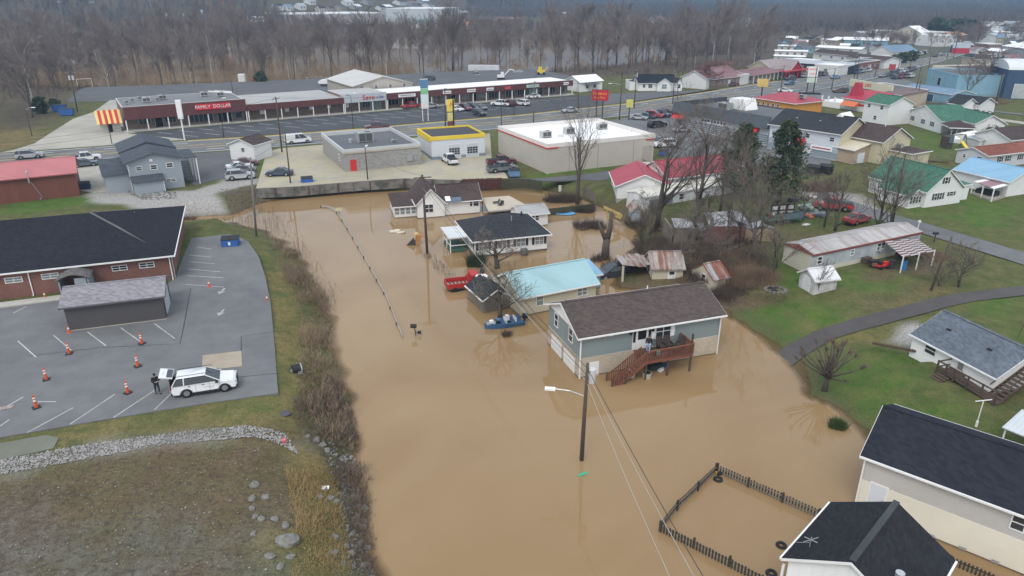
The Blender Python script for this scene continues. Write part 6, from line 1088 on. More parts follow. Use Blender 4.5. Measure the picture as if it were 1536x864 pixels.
for px, py, col, lab, a, b, c in ((1220,314,(.15,.19,.165),'grey green tarpaulin heap behind the red pickup',4.6,1.8,.7),(1214,326,(.55,.17,.06),'orange plastic heap on the grass beside the tarpaulin',1.6,1.0,.5),(1224,324,(.16,.19,.22),'grey tarpaulin heap beside the orange one',3.4,1.2,.5),(1195,300,(.06,.06,.06),'dark junk heap at the foot of the big evergreen',3.,1.2,.6),(1222,297,(.38,.34,.32),'pale junk heap by the lane hedge',2.4,1.,.4),(1207,337,(.5,.5,.49),'white sheet lying on the grass by the low fence',1.8,.6,.1)):
    p = gp(px, py); t = thing('junk_heap', lab, 'heap', p, .4); rr = random.Random(px); n = 7
    for k in range(n): MB().cbox((rr.uniform(-a/2,a/2), rr.uniform(-b/2,b/2), c*rr.uniform(.2,.6)), (a*.35,b*.5,c*rr.uniform(.4,.9)), rr.random()*3, rr.uniform(-.3,.3), rr.uniform(-.3,.3)).build('piece', mat(f'heap_{px}_{k%3}', tuple(x*(.6+.5*(k%3)) for x in col), .8, .3, 2.), t)
# rear lot machines
t = thing('truck_tractor', 'red truck tractor without trailer beside a dark evergreen on the rear lot', 'truck', gp(390,125), R(200)); MB().box(-3,2.6,-.45,.45,.7,.95).build('chassis', black_m, t); ob('cab', bevel_mesh(MB().exty([(0,.8),(2.7,.8),(2.7,1.7),(1.6,1.9),(1.3,3.),(0,3.)], -1.15, 1.15), 'cab', .08, 2, tr_r), t); MB().cbox((1.5,0,2.45),(.05,1.9,.8),ry=R(-14)).build('windscreen', glass_m, t)
for x in (-2.4,-1.2,1.9):
    for s in (-1,1): MB().tube([(x,s*1.05-.2,.5),(x,s*1.05+.2,.5)], .5, 12).build('wheel', tyre_m, t)
t = thing('box_container', 'small white storage box on the rear lot left of the red tractor', 'container', gp(364,124), .1); MB().box(-1.2,1.2,-1.2,1.2,.25,3.2).build('box', sign_w, t); MB().box(-1.,1.,-1.26,-1.2,.4,3.).build('door', door_w, t); MB().box(-1.2,1.2,-1.,-.8,0,.25).box(-1.2,1.2,.8,1.,0,.25).build('skid', black_m, t)
t = thing('semi_trailer', 'long white semi trailer parked at the edge of the wood', 'trailer', gp(726,112), R(-8)); MB().box(-6.6,6.6,-1.25,1.25,1.1,3.9).build('body', mat('trailer_white', (.60,.62,.63), .6, .12, .4, 'panel', p=.6), t); MB().box(-6.4,6.4,-.5,.5,.85,1.1).build('frame', black_m, t)
for x in (-5.4,-4.2,5.0):
    for s in (-1,1): MB().tube([(x,s*1.0-.2,.5),(x,s*1.0+.2,.5)], .5, 12).build('wheel', tyre_m, t)
t = thing('excavator', 'small white excavator with raised arm on the rear lot', 'excavator', gp(752,119), 0); MB().box(-1.4,1.4,-1.2,-.7,0,.7).box(-1.4,1.4,.7,1.2,0,.7).build('track', black_m, t); MB().box(-1.5,1.2,-1.,1.,.75,1.6).box(-.2,1.,-.95,.1,1.6,2.7).build('cab', sign_w, t); b = MB(); b.bar((1.,.4,1.4),(3.2,.4,3.6),.35); b.bar((3.2,.4,3.6),(4.8,.4,3.3),.28); b.build('boom', sign_w, t); MB().cbox((4.9,.4,2.9),(.6,.8,.7)).build('bucket', steel, t)
t = thing('log_loader', 'yellow loader working at the end of the rear lot', 'loader', gp(812,112), 0); MB().box(-1.6,1.4,-1.,1.,.6,1.7).box(-1.2,.2,-.8,.8,1.7,3.).build('body', yellow_m, t); b = MB(); b.bar((1.2,0,1.5),(2.6,0,3.),.3); b.build('arm', yellow_m, t)
for x in (-1.2,1.):
    for s in (-1,1): MB().tube([(x,s*1.1-.2,.55),(x,s*1.1+.2,.55)], .55, 12).build('wheel', tyre_m, t)
t = thing('gravel_pile', 'grey gravel pile at the end of the rear lot', 'pile', gp(778,112), .3); vs = [(0,0,2.1)]; fs = []
for k in range(14): a = 6.283*k/14; r = 4*random.uniform(.85,1.15); vs.append((r*math.cos(a)*1.4, r*math.sin(a), -.1))
for k in range(14): fs.append((0, 1+k, 1+(k+1)%14))
MB().add(vs, fs).build('heap', mat('gravel_grey', (.25,.245,.23), .95, .3, 2.), t)
t = thing('log_pile', 'pale pile of logs and scrap behind the shop row', 'pile', gp(478,121), .2)
for k in range(26): MB().tube([(random.uniform(-5,3),random.uniform(-1.5,1.5),random.uniform(.2,1.4)),(random.uniform(-3,5),random.uniform(-1.5,1.5),random.uniform(.2,1.4))], .2, 6).build('log', mat('pale_log', (.40,.36,.30), .9, .3) if k%2 else wood_g, t)
t = thing('covered_boat', 'white covered boat on a trailer beside the log pile', 'boat', gp(492,129), .15); MB().exty([(-3,.9),(3,.9),(3.6,1.8),(2,2.4),(-2,2.2),(-3.2,1.6)], -1.1, 1.1).build('cover', sign_w, t); MB().box(-3,3,-.6,.6,.45,.6).build('trailer_frame', steel, t)
t = thing('goal_frame', 'white tubular goal frame at the corner of the rear lot', 'goal', gp(128,130), .5); b = MB(); b.bar((-2.4,0,0),(-2.4,0,2.8),.14); b.bar((2.4,0,0),(2.4,0,2.8),.14); b.bar((-2.4,0,2.8),(2.4,0,2.8),.14); b.bar((-2.4,0,2.8),(-2.4,1.6,0),.1); b.bar((2.4,0,2.8),(2.4,1.6,0),.1); b.build('frame', sign_w, t)
for px, lab in ((92,'blue skip bin by the shop side lot, right hand one'),(84,'faded blue skip bin behind the other blue one')): t = thing('skip_bin', lab, 'bin', gp(px+9 if px > 90 else 90, 173 if px > 90 else 167), .3); MB().exty([(-1.4,.1),(1.4,.1),(1.8,1.7),(-1.8,1.7)], -1., 1.).build('body', blue_p, t); MB().box(-1.75,1.75,-.95,.95,1.7,1.78).build('lid', black_m, t)
# ---------------------------------------------------------------- bins, cones, people
def dumpster(px, py, label, rz, m=blue_p, lid=bump_m, s=1.):
    t = thing('dumpster', label, 'dumpster', gp(px, py), rz); MB().extx([(-.75*s,.12),(.75*s,.12),(.75*s,1.25*s),(.2*s,1.5*s),(-.75*s,1.2*s)], -1.*s, 1.*s).build('body', m, t)
    for k in (-1, 1): MB().extx([(-.8*s,1.22*s),(.22*s,1.52*s),(.8*s,1.27*s),(.8*s,1.33*s),(.22*s,1.58*s),(-.8*s,1.28*s)], (.02 if k > 0 else -1.02)*s, (1.02 if k > 0 else -.02)*s).build('lid', lid, t)
    for k in (-1, 1): MB().box(k*1.06*s-.07, k*1.06*s+.07, -.4*s, .4*s, .55*s, .75*s).build('lift_pocket', m, t)
    return t
t = dumpster(347,371,'blue dumpster with dark split lid at the head of the church car park', .15); MB().box(-.14,.14,-.765,-.752,.55,.95).build('decal', sign_w, t)
dumpster(461,275,'blue dumpster at the retaining wall of the block store lot', .35, s=.95); dumpster(771,264,'pale blue trash skip beside the charcoal pickup', .2, mat('sun_bleached_blue', (.13,.24,.38), .7, .25), s=.95); dumpster(128,283,'dark blue bin against the workshop wall', .4, mat('dark_blue_bin', (.03,.05,.10), .6), s=.8)
dumpster(1220,261,'black dumpster behind the tan annex, left one', -.6, black_m, s=1.1); dumpster(1238,260,'black dumpster with white papers on the lid behind the tan annex', -.6, black_m, s=1.1); dumpster(994,233,'tall blue cardboard bin by the store corner', -.4, s=.75)
orange = mat('cone_orange', (.62,.10,.035), .6, .15, 3.); refl = mat('cone_white_band', (.75,.74,.72), .5, .08, 3.)
post_p = None; tall_s = [(104,531),(213,516),(207,550),(70,570),(192,590),(55,612)]; cone_s = [(314,430),(401,452),(104,499),(68,447)]
where = {104:'nearest the carport shed front, beside a bay line',213:'right of the bay lines before the carport shed',207:'in the middle of the car park above the parked suv',70:'left of centre on the open tarmac',192:'just left of the person by the suv',55:'nearest the lower left corner, by a short white mark'}
for x, y in tall_s:
    if post_p is None:
        t = post_p = thing('channelizer_post', '', 'traffic cone', gp(x, y), .4); MB().box(-.28,.28,-.28,.28,0,.09).build('base', bump_m, t); a = MB().tube([(0,0,.09),(0,0,1.12)], [.13,.065], 12).build('post', orange, t); MB().tube([(0,0,.62),(0,0,.74)], [.107,.097], 12).build('band', refl, a); MB().tube([(0,0,.86),(0,0,.96)], [.094,.086], 12).build('band', refl, a); MB().box(-.05,.05,-.025,.025,1.12,1.2).build('grip', orange, a)
    else: t = dup(post_p, gp(x, y), x*.3)
    t['label'] = 'tall orange channelizer cone ' + where[x]; t['group'] = 'orange cones on the church car park'
post_c = None; wc = {314:'between the brick hall and the car park drive',401:'on the grass edge beside the bank thicket',104:'at the left front corner of the carport shed',68:'on the walk by the brick hall door'}
for x, y in cone_s:
    if post_c is None: t = post_c = thing('traffic_cone', '', 'traffic cone', gp(x, y)); MB().box(-.19,.19,-.19,.19,0,.04).build('base', orange, t); a = MB().tube([(0,0,.04),(0,0,.72)], [.15,.03], 12).build('cone', orange, t); MB().tube([(0,0,.4),(0,0,.55)], [.098,.07], 12).build('band', refl, a)
    else: t = dup(post_c, gp(x, y), 0)
    t['label'] = 'small orange traffic cone ' + wc[x]; t['group'] = 'orange cones on the church car park'
skin = mat('skin', (.42,.24,.17), .6, .08, 4.); hair = mat('dark_hair', (.018,.014,.012), .7, .2, 6.); cl_b = mat('black_jacket', (.014,.015,.018), .8, .2, 4.); cl_d = mat('dark_jeans', (.03,.036,.05), .85, .2, 4.)
def person(label, loc, rz, J, Rr, E_, jacket, trousers, carry=None, hairlong=False):
    """J joints, Rr radii, E_ bones: one continuous skinned body; clothing is a slightly larger skin over some bones"""
    t = thing('person', label, 'person', loc, rz)
    def skinned(name, bones, grow, m, sub=2):
        used = sorted({j for b in bones for j in b}, key=lambda k: list(J).index(k)); me = bpy.data.meshes.new(name); me.from_pydata([J[k] for k in used], [(used.index(a), used.index(b)) for a, b in bones], []); o = ob(name, me, t)
        o.modifiers.new('skin', 'SKIN'); s = o.modifiers.new('sub', 'SUBSURF'); s.levels = s.render_levels = sub
        for i, k in enumerate(used): r = Rr[k] + grow; o.data.skin_vertices[0].data[i].radius = (r, r)
        o.data.skin_vertices[0].data[used.index('pel') if 'pel' in used else 0].use_root = True; bpy.context.view_layer.update()
        m2 = bpy.data.meshes.new_from_object(o.evaluated_get(bpy.context.evaluated_depsgraph_get())); o.modifiers.clear(); o.data = m2; m2.materials.clear(); m2.materials.append(m); m2.polygons.foreach_set('use_smooth', [True]*len(m2.polygons)); return o
    skinned('body', E_, 0, skin); tor = [b for b in E_ if not any(k[:2] in ('kn','an','to','fi','ha') for k in b) and 'head' not in b and 'chin' not in b and not any(k[:2] == 'hi' for k in b)]; leg = [b for b in E_ if all(k[:2] in ('hi','kn','an') or k == 'pel' for k in b)]
    skinned('jacket', tor, .028, jacket); skinned('trousers', leg, .022, trousers); hd = Vector(J['head']); up = (hd - Vector(J['chin'])).normalized()
    for s in ('l', 'r'): a = Vector(J['an'+s]); b = Vector(J['to'+s]); MB().cbox((a+b)/2 + Vector((0,0,-.03)), ((b-a).length+.16,.1,.09), math.atan2((b-a).y,(b-a).x)).build('shoe', black_m, t)
    hm = MB(); n = 10
    for i in range(5):
        for j in range(n): th = 1.75*i/4+.02; a = 6.283*j/n; hm.v.append((hd.x-.02+.112*math.sin(th)*math.cos(a), hd.y+.1*math.sin(th)*math.sin(a), hd.z+.02+.128*math.cos(th)))
    hm.f = [(i*n+j, (i+1)*n+j, (i+1)*n+(j+1)%n, i*n+(j+1)%n) for i in range(4) for j in range(n)]; hm.build('hair', hair, t, smooth=True); fx = hd.x + .1
    MB().cbox((fx,.035,hd.z-.0),(.012,.026,.014)).cbox((fx,-.035,hd.z-.0),(.012,.026,.014)).build('eyes', black_m, t); MB().cbox((fx+.012,0,hd.z-.035),(.03,.024,.04)).build('nose', skin, t); MB().cbox((fx-.004,0,hd.z-.078),(.012,.05,.012)).build('mouth', mat('lips', (.28,.11,.09), .6), t)
    for s in (-1, 1): MB().cbox((hd.x, s*.098, hd.z-.01), (.05,.025,.07)).build('ear', skin, t)
    return t
def joints(arm_l, arm_r, leg=.16, bend=0.):
    c, s = math.cos(bend), math.sin(bend); T = lambda x, y, z: (x*c + (z-.95)*s, y, .95 - x*s + (z-.95)*c)
    J = {'pel':(0,0,.95),'spn':T(0,0,1.15),'chest':T(0,0,1.34),'neck':T(0,0,1.49),'chin':T(.015,0,1.56),'head':T(.03,0,1.66)}; Rr = {'pel':.135,'spn':.125,'chest':.145,'neck':.055,'chin':.072,'head':.098}
    E_ = [('pel','spn'),('spn','chest'),('chest','neck'),('neck','chin'),('chin','head')]
    for s_, sg, arm in (('l',1,arm_l),('r',-1,arm_r)):
        J['sh'+s_] = T(0,sg*.19,1.42); J['el'+s_] = T(*arm[0]); J['wr'+s_] = T(*arm[1]); e = Vector(arm[1]) - Vector(arm[0]); e.normalize(); hnd = Vector(arm[1]) + e*.07; J['ha'+s_] = T(*hnd); Rr.update({'sh'+s_:.062,'el'+s_:.046,'wr'+s_:.03,'ha'+s_:.036}); E_ += [('chest','sh'+s_),('sh'+s_,'el'+s_),('el'+s_,'wr'+s_),('wr'+s_,'ha'+s_)]
        sd_ = e.cross(Vector((0,0,1))).normalized() if abs(e.z) < .9 else Vector((1,0,0))
        for q in range(4): J[f'fi{s_}{q}'] = T(*(hnd + e*(.075,.085,.08,.065)[q] + sd_*(q-1.5)*.021 + Vector((0,0,-.02)))); Rr[f'fi{s_}{q}'] = .0095; E_.append(('ha'+s_, f'fi{s_}{q}'))
        J['fi'+s_+'t'] = T(*(hnd + e*.02 + sd_*.06)); Rr['fi'+s_+'t'] = .011; E_.append(('ha'+s_, 'fi'+s_+'t'))
        x = leg*sg; J['hi'+s_] = (0,sg*.095,.9); J['kn'+s_] = (x*.5+.03,sg*.11,.5); J['an'+s_] = (x-.02,sg*.12,.09); J['to'+s_] = (x+.12,sg*.14,.045); Rr.update({'hi'+s_:.092,'kn'+s_:.062,'an'+s_:.042,'to'+s_:.038}); E_ += [('pel','hi'+s_),('hi'+s_,'kn'+s_),('kn'+s_,'an'+s_),('an'+s_,'to'+s_)]
    return J, Rr, E_
pq = gp(237,590); J = joints(((.06,.28,1.15),(.27,.1,1.17)), ((.06,-.28,1.15),(.27,-.1,1.14)), .13)
t = person('person in black jacket and dark trousers holding a paper behind the white suv', (pq.x, pq.y, PLAT+.03), R(-50), *J, cl_b, cl_d); ob('cap', MB().cyl(.02,0,1.735,1.8,.112,.09,12).cbox((.13,0,1.74),(.12,.15,.015)).mesh('cap', cl_b), t)
tag(MB().cbox((0,0,0),(.22,.3,.02),.0,0,-.5).build('paper_sheet', sign_w, None, Vector((pq.x, pq.y, PLAT+1.22)) + Matrix.Rotation(R(-50),3,'Z') @ Vector((.36,0,0)), R(-50)), 'white paper held by the person behind the suv', 'paper')
pq = dkw(.85, 1.25, DZ); J = joints(((.12,.26,1.12),(.3,.2,.95)), ((.12,-.26,1.12),(.3,-.2,.95)), .1, R(28))
person('person in black top and patterned blue white trousers bending at the deck door', pq, R(75), *J, cl_b, mat('patterned_trousers', (.10,.2,.42), .8, .3, 9., col2=(.6,.62,.66)))
wick = mat('brown_wicker', (.055,.042,.036), .9, .3, 4.)
for n, (x, y, a, lab) in enumerate(((2.35,1.55,.1,'brown wicker chair on the timber deck nearest the door'),(3.1,1.6,-.1,'brown wicker chair on the timber deck under the window'),(4.1,1.2,-.9,'brown lounge chair in the right corner of the timber deck'))):
    t = thing('deck_chair', lab, 'chair', dkw(x, y, DZ), dk.rz + a + math.pi); MB().box(-.32,.32,-.3,.35,.34,.44).build('seat', wick, t); MB().cbox((0,-.36,.78),(.64,.07,.75),rx=.2).build('backrest', wick, t); MB().box(-.38,-.31,-.3,.33,.44,.62).box(.31,.38,-.3,.33,.44,.62).build('armrest', wick, t)
    for sx in (-.3,.3):
        for sy in (-.26,.3): MB().box(sx-.03,sx+.03,sy-.03,sy+.03,0,.34).build('leg', wick, t)
for x, y, d_, col, lab in ((1.55,.8,(.35,.3,.3),(.10,.45,.40),'teal plastic crate on the timber deck'),(1.2,.7,(.3,.3,.45),(.04,.03,.03),'dark bag on the timber deck by the person'),(3.4,.6,(.8,.4,.4),(.05,.045,.04),'dark low table on the timber deck')): t = thing('deck_item', lab, 'box', dkw(x, y, DZ), dk.rz); ob('body', bevel_mesh(MB().box(-d_[0]/2,d_[0]/2,-d_[1]/2,d_[1]/2,0,d_[2]), 'body', .03, 1, mat('item_'+str(int(x*100)), col, .6, .15)), t); MB().box(-d_[0]/2-.02,d_[0]/2+.02,-d_[1]/2-.02,d_[1]/2+.02,d_[2]-.02,d_[2]+.03).build('top', MATS['item_'+str(int(x*100))], t)
for px, py, kind, lab in ((970,566,'pot','large pale planter drowned under the timber deck'),(947,565,'bin','pale bin with white lid beside the deck stair'),(983,553,'box','dark green chest under the timber deck'),(997,550,'blue','blue cloth bundle floating under the timber deck'),(991,556,'white','white bag floating under the timber deck')):
    p = at(px, py, 0); t = thing('yard_item', lab, {'pot':'planter','bin':'bin','box':'chest','blue':'bundle','white':'bag'}[kind], (p.x, p.y, 0), dk.rz)
    if kind == 'pot': MB().cyl(0,0,-.5,.5,.32,.42,14).build('pot', mat('pale_pot', (.42,.38,.32), .8), t); MB().cyl(0,0,.4,.51,.36,.36,12).build('soil', black_m, t)
    elif kind == 'bin': MB().cyl(0,0,-.5,.55,.3,.33,12).build('drum', mat('pale_pot', (.42,.38,.32)), t); MB().box(-.4,.4,-.35,.35,.62,.68).build('lid', sign_w, t)
    elif kind == 'box': MB().box(-.7,.7,-.3,.3,-.2,.35).build('body', mat('chest_green', (.03,.06,.05), .6), t); MB().box(-.74,.74,-.34,.34,.35,.43).build('lid', mat('chest_green', (.03,.06,.05)), t)
    else: MB().cbox((0,0,.06),(.55,.35,.2),.5).cbox((.2,.1,.1),(.3,.3,.2),.9).build('cloth', blue_p if kind == 'blue' else sign_w, t)
# ---------------------------------------------------------------- poles, wires, lamps
pole_m = mat('utility_pole_wood', (.085,.065,.052), .95, .3, 3.); pole_g = mat('weathered_pole_wood', (.17,.175,.155), .95, .3, 3.); lamp_st = mat('lamp_steel', (.20,.21,.22), .5, .15, 2., metal=.5); lamp_dk = mat('dark_lamp_pole', (.045,.042,.04), .7, .2, 2.); wire_m = mat('wire', (.035,.035,.036), .7, .1); wire_l = mat('pale_wire', (.34,.32,.29), .6, .1)
TOP = {}
def pole(key, base, top, label, r=.15, m=pole_m, arms=1, arm_rz=.6, trafo=0, lamp=None, lamp2=False, z=None, cat='utility pole'):
    p = Vector(gp(*base)) if z is None else at(*base, z)
    lo, hi = 1., 40.
    for _ in range(40):
        md = (lo+hi)/2
        if proj(p.x, p.y, p.z+md)[1] > top[1]: lo = md
        else: hi = md
    H_ = lo; x, y = sight(top[0], top[1], p.z + H_); k = .6; tip = Vector(((x-p.x)*k, (y-p.y)*0, H_))
    t = thing('utility_pole' if cat == 'utility pole' else 'lamp_post', label, cat, p); MB().tube([(0,0,-1.2), tip*.5, tip], [r, r*.85, r*.62], 9).build('pole', m, t, smooth=True)
    c, s = math.cos(arm_rz), math.sin(arm_rz); V = lambda a, f, dz=0: (tip*f + Vector((c*a, s*a, dz)))
    for j in range(arms):
        f = .965 - .07*j; a = MB(); a.bar(V(-1.15, f), V(1.15, f), .1, .12); o = a.build('crossarm', m, t); ins = MB()
        for q in (-1.05,-.55,.55,1.05): ins.tube([V(q, f, .06), V(q, f, .26)], [.05,.035], 6)
        ins.build('insulators', lamp_m, o)
    for j in range(trafo): q = V((-.42,.42,.0)[j] if trafo > 1 else .42, .8, 0); MB().tube([q, q+Vector((0,0,1.05))], .29, 14).tube([q+Vector((0,0,1.05)), q+Vector((0,0,1.2))], [.2,.06], 8).build('transformer', mat('transformer_grey', (.52,.53,.53), .5, .1), t)
    if lamp:
        ang, ln, f = lamp; e = tip*f + Vector((math.cos(ang)*ln, math.sin(ang)*ln, .45)); MB().tube([tip*f, tip*f+Vector((math.cos(ang)*ln*.5, math.sin(ang)*ln*.5, .38)), e], .045, 6).build('lamp_arm', alu, t); MB().cbox(e + Vector((math.cos(ang)*.25, math.sin(ang)*.25, -.02)), (.75,.3,.16), ang).build('lamp_head', sign_w, t)
        if lamp2: e = tip*f + Vector((-math.cos(ang)*ln, -math.sin(ang)*ln, .1)); MB().cbox(e, (.6,.35,.16), ang).build('lamp_head', lamp_dk, t); MB().bar(tip*f, e, .06).build('lamp_arm', lamp_dk, t)
    TOP[key] = (p + tip, arm_rz); return t
pole('F', (872,690), (884,545), 'dark utility pole with white transformer standing in the open flood', .17, arms=0, trafo=1, lamp=(R(172), 2.3, .67), z=0)
pole('N', (641,380), (632,262), 'weathered leaning pole beside the brown roofed house in the flood', .19, arms=1, arm_rz=.3, z=0); pole('W', (384,354), (381,236), 'greenish pole on the bank at the head of the car park', .17, pole_g, arms=0)
pole('A', (423,228), (414,145), 'tall utility pole at the road edge by the white work van', .17, arms=1, arm_rz=1.2); pole('B', (436,277), (428,196), 'thinner pole behind the block store lot wall by the navy car', .13, arms=0); pole('C', (553,284), (547,221), 'pole with small lamp behind the block store', .13, arms=0, lamp=(R(80), .5, .96))
pole('L', (116,167), (107,108), 'utility pole with two transformers at the shop side lot', .17, arms=1, arm_rz=.2, trafo=2); pole('D', (668,191), (668,132), 'pole behind the yellow pylon sign', .15, arms=1, arm_rz=1.2); pole('E', (800,186), (802,122), 'brown wooden pole at the road behind the white roofed store', .16, mat('brown_pole', (.20,.13,.085), .9, .25, 3.), arms=1, arm_rz=1.2)
pole('G', (929,180), (934,114), 'pole with curved street lamp arm at the store entrance', .16, arms=1, arm_rz=.4, lamp=(R(190), 2.8, .8)); pole('H', (951,163), (955,104), 'utility pole across the road from the yellow sign', .16, arms=1, arm_rz=1.1, trafo=1); pole('I', (1009,156), (1012,106), 'utility pole at the left end of the dark mansard block', .16, arms=2, arm_rz=1.1); pole('I2', (1017,150), (1014,120), 'short brace pole beside the one at the mansard block', .12, arms=0)
pole('J', (1170,141), (1177,98), 'dark pole with stay behind the orange restaurant', .16, arms=1, arm_rz=1.); pole('K', (1247,134.5), (1254,102), 'dark pole at the road edge right of the red white pylon', .16, arms=0); pole('M', (1281,120), (1283,83), 'left pole of a pair at the cream roadside shop', .15, arms=1, arm_rz=1.); pole('M2', (1285.5,121), (1287.5,85), 'right pole of a pair at the cream roadside shop', .15, arms=0)
for k, (b, tp, lab) in enumerate((((1312,116),(1317,95),'pole across the lane from the used car row'),((1345,118),(1350,86),'pole among the white used cars'),((1363.6,107),(1369,81),'pole in front of the light blue shed block, roadside'),((1393,102),(1396.6,76),'roadside pole before the brown roofed warehouse'),((1420,89),(1424,70),'far roadside pole past the brown roofed warehouse'))): pole('T%d' % k, b, tp, lab, .16, arms=1, arm_rz=1.)
pole('Q1', (1369,156), (1383,98), 'tall leaning pole beside the low blue sheds', .16, arms=1, arm_rz=.9); pole('Q2', (1375,158), (1381,112), 'shorter pole beside the tall leaning one at the blue sheds', .13, arms=0); pole('Q3', (1493,158), (1503,112), 'thick dark pole before the navy building', .26, arms=1, arm_rz=.5); pole('R', (1338,342), (1356,231), 'dark leaning pole in front of the green roofed house', .13, arms=0); pole('S', (1395,435), (1437,355), 'dark broken pole leaning over the lawn by the drive', .13, arms=0); pole('X', (1418,219), (1423,184), 'thin pole by the play equipment on the right lawn', .1, arms=0)
for k, (b, tp, lab, lm) in enumerate((((530,193),(526,143),'dark twin headed lamp post on the grocery lot',(R(20),.7,1.)),((752,191),(752,141),'slim dark lamp post at the shop lot edge, left of two',None),((771,174),(771,137),'slim dark lamp post at the shop lot edge, right of two',None),((868,165),(865,122),'slim lamp post at the right end of the shop lot',None),((335,206),(333,150),'tall lamp post on the discount store lot',(R(20),.6,1.)),((168,216),(160,172),'short dark post at the striped kiosk drive',None),((48,204),(39,164),'street lamp with short arm at the left road edge',(R(10),1.4,.99)),((349,138),(346,112),'slim dark pole on the rear lot',None),((1079,199),(1083,164),'lamp post with white head before the mansard block',(R(0),1.,.9)),((725,232),(722,190),'thin grey pole at the corner of the white roofed store',None),((598,116),(597,86),'slim pole at the edge of the flooded wood',None),((862,118),(860,90),'thin pole near the small white kiosk building',None),((636,118),(635,96),'thin pole behind the gabled warehouse',None),((947,232),(946,196),'thin vent mast beside the white roofed store',None))): pole('P%d' % k, b, tp, lab, .09, lamp_dk if k not in (9, 13) else lamp_st, arms=0, lamp=lm, lamp2=(k == 0), cat='lamp post')
def wire(a, b, sag, label, group, m=wire_m, r=.016):
    a, b = Vector(a), Vector(b); n = 12; c = a.lerp(b, .5); pts_ = [a.lerp(b, i/n) - c - Vector((0,0,sag*4*(i/n)*(1-i/n))) for i in range(n+1)]
    t = thing('power_line', label, 'wire', c, 0, group); MB().tube(pts_, r, 4, False).build('cable', m, t)
def span(a, b, offs, sag, label, m=wire_m, r=.018, dz=0.):
    for o_ in offs:
        pa, ra = TOP[a]; pb, rb = TOP[b]; wire(pa + Vector((math.cos(ra)*o_, math.sin(ra)*o_, -.1+dz)), pb + Vector((math.cos(rb)*o_, math.sin(rb)*o_, -.1+dz)), sag, label % (('far strand' if o_ > 0 else 'near strand' if o_ < 0 else 'single strand'), SH.get(a, a), SH.get(b, b)), 'overhead wires along the main road', m, r)
SH = {'A':'van pole','D':'yellow pylon pole','E':'brown pole','G':'store lamp pole','I':'mansard pole','J':'orange restaurant pole','K':'road edge pole','M':'paired poles','L':'side lot pole','H':'roadside pole','T0':'lane pole','T1':'used car pole','T2':'blue block pole','T3':'warehouse pole','T4':'far pole','N':'leaning flood pole','C':'block store pole'}
road = 'dark overhead wire, %s, from the %s to the %s'
for a, b in (('A','D'),('D','E'),('E','G'),('G','I'),('I','J'),('J','K'),('K','M')): span(a, b, (-.9,.9), 1.1, road)
for a, b in (('L','A'),('H','I'),('E','H'),('M','T1'),('T1','T2'),('T2','T3'),('T3','T4'),('J','T0')): span(a, b, (0.,), 1.2, road)
pa = TOP['A'][0]; lf = at(-140,224,9.)
for dz, lab in ((-.3,'top'),(-1.3,'middle'),(-3.,'lowest')): wire(pa + Vector((0,0,dz)), lf + Vector((0,0,dz)), 1.3, lab + ' dark wire running left from the van pole out of frame', 'overhead wires along the main road', wire_m, .022)
fl = 'dark cable crossing the flood from the leaning pole to the transformer pole'; tn, tf = TOP['N'][0], TOP['F'][0]
for dz, m, lab in ((-.2, wire_m, 'upper '), (-1.1, wire_m, 'lower ')): wire(tn + Vector((0,0,dz)), tf + Vector((0,0,dz*.6-.3)), .8, lab + fl, None, m, .02)
wire(tn + Vector((0,0,-1.8)), tf + Vector((0,0,-1.5)), .5, 'pale lower cable crossing the flood to the transformer pole', None, wire_l, .022)
for (px, py, zz), dz, m, lab in (((1062,864,7.2),-.4,wire_m,'dark cable running from the transformer pole out of the lower frame'),((1048,864,6.9),-.8,wire_l,'pale cable beside the dark one running out of the lower frame'),((1010,864,6.8),-1.6,wire_l,'pale service cable running steeply down from the transformer pole')):
    e = at(px, py, zz); s_ = tf + Vector((0,0,dz)); wire(s_, s_.lerp(e, 1.9) + Vector((0,0,.9)), .9, lab, None, m, .022)
span('N', 'C', (0.,), .8, road); wire(TOP['W'][0]+Vector((0,0,-.2)), TOP['B'][0]+Vector((0,0,-.2)), .6, 'dark cable from the bank pole to the block store lot', None)
# ---------------------------------------------------------------- walls, fences, guard rail
def seg_thing(name, label, cat, pts): t = thing(name, label, cat, pts[0]); return t, [Vector(p) - Vector(pts[0]) for p in pts]
wl_ = [at(384,283.5,PLAT+.02), at(440,281,PLAT+.02), at(528,273.5,PLAT+.02), at(606,268.5,PLAT+.02), at(690,271,PLAT+.02)]; t, L0 = seg_thing('retaining_wall', 'stained concrete retaining wall with posts along the edge of the block store lot', 'wall', wl_); stain = mat('stained_concrete', (.235,.22,.20), .95, .45, .55, col2=(.085,.085,.075)); n = 0
for a, b in zip(L0, L0[1:]):
    k = max(1, int((b-a).length/2.4))
    for i in range(k):
        p, q = a.lerp(b, (i+.01)/k), a.lerp(b, (i+.99)/k); MB().bar((p.x,p.y,-.72), (q.x,q.y,-.72), .3, 1.65).build('wall_panel', stain, t)
        MB().cbox((p.x+.05,p.y-.22,-.75),(.16,.14,1.6)).build('wall_post', wood_d if n % 2 else stain, t); n += 1
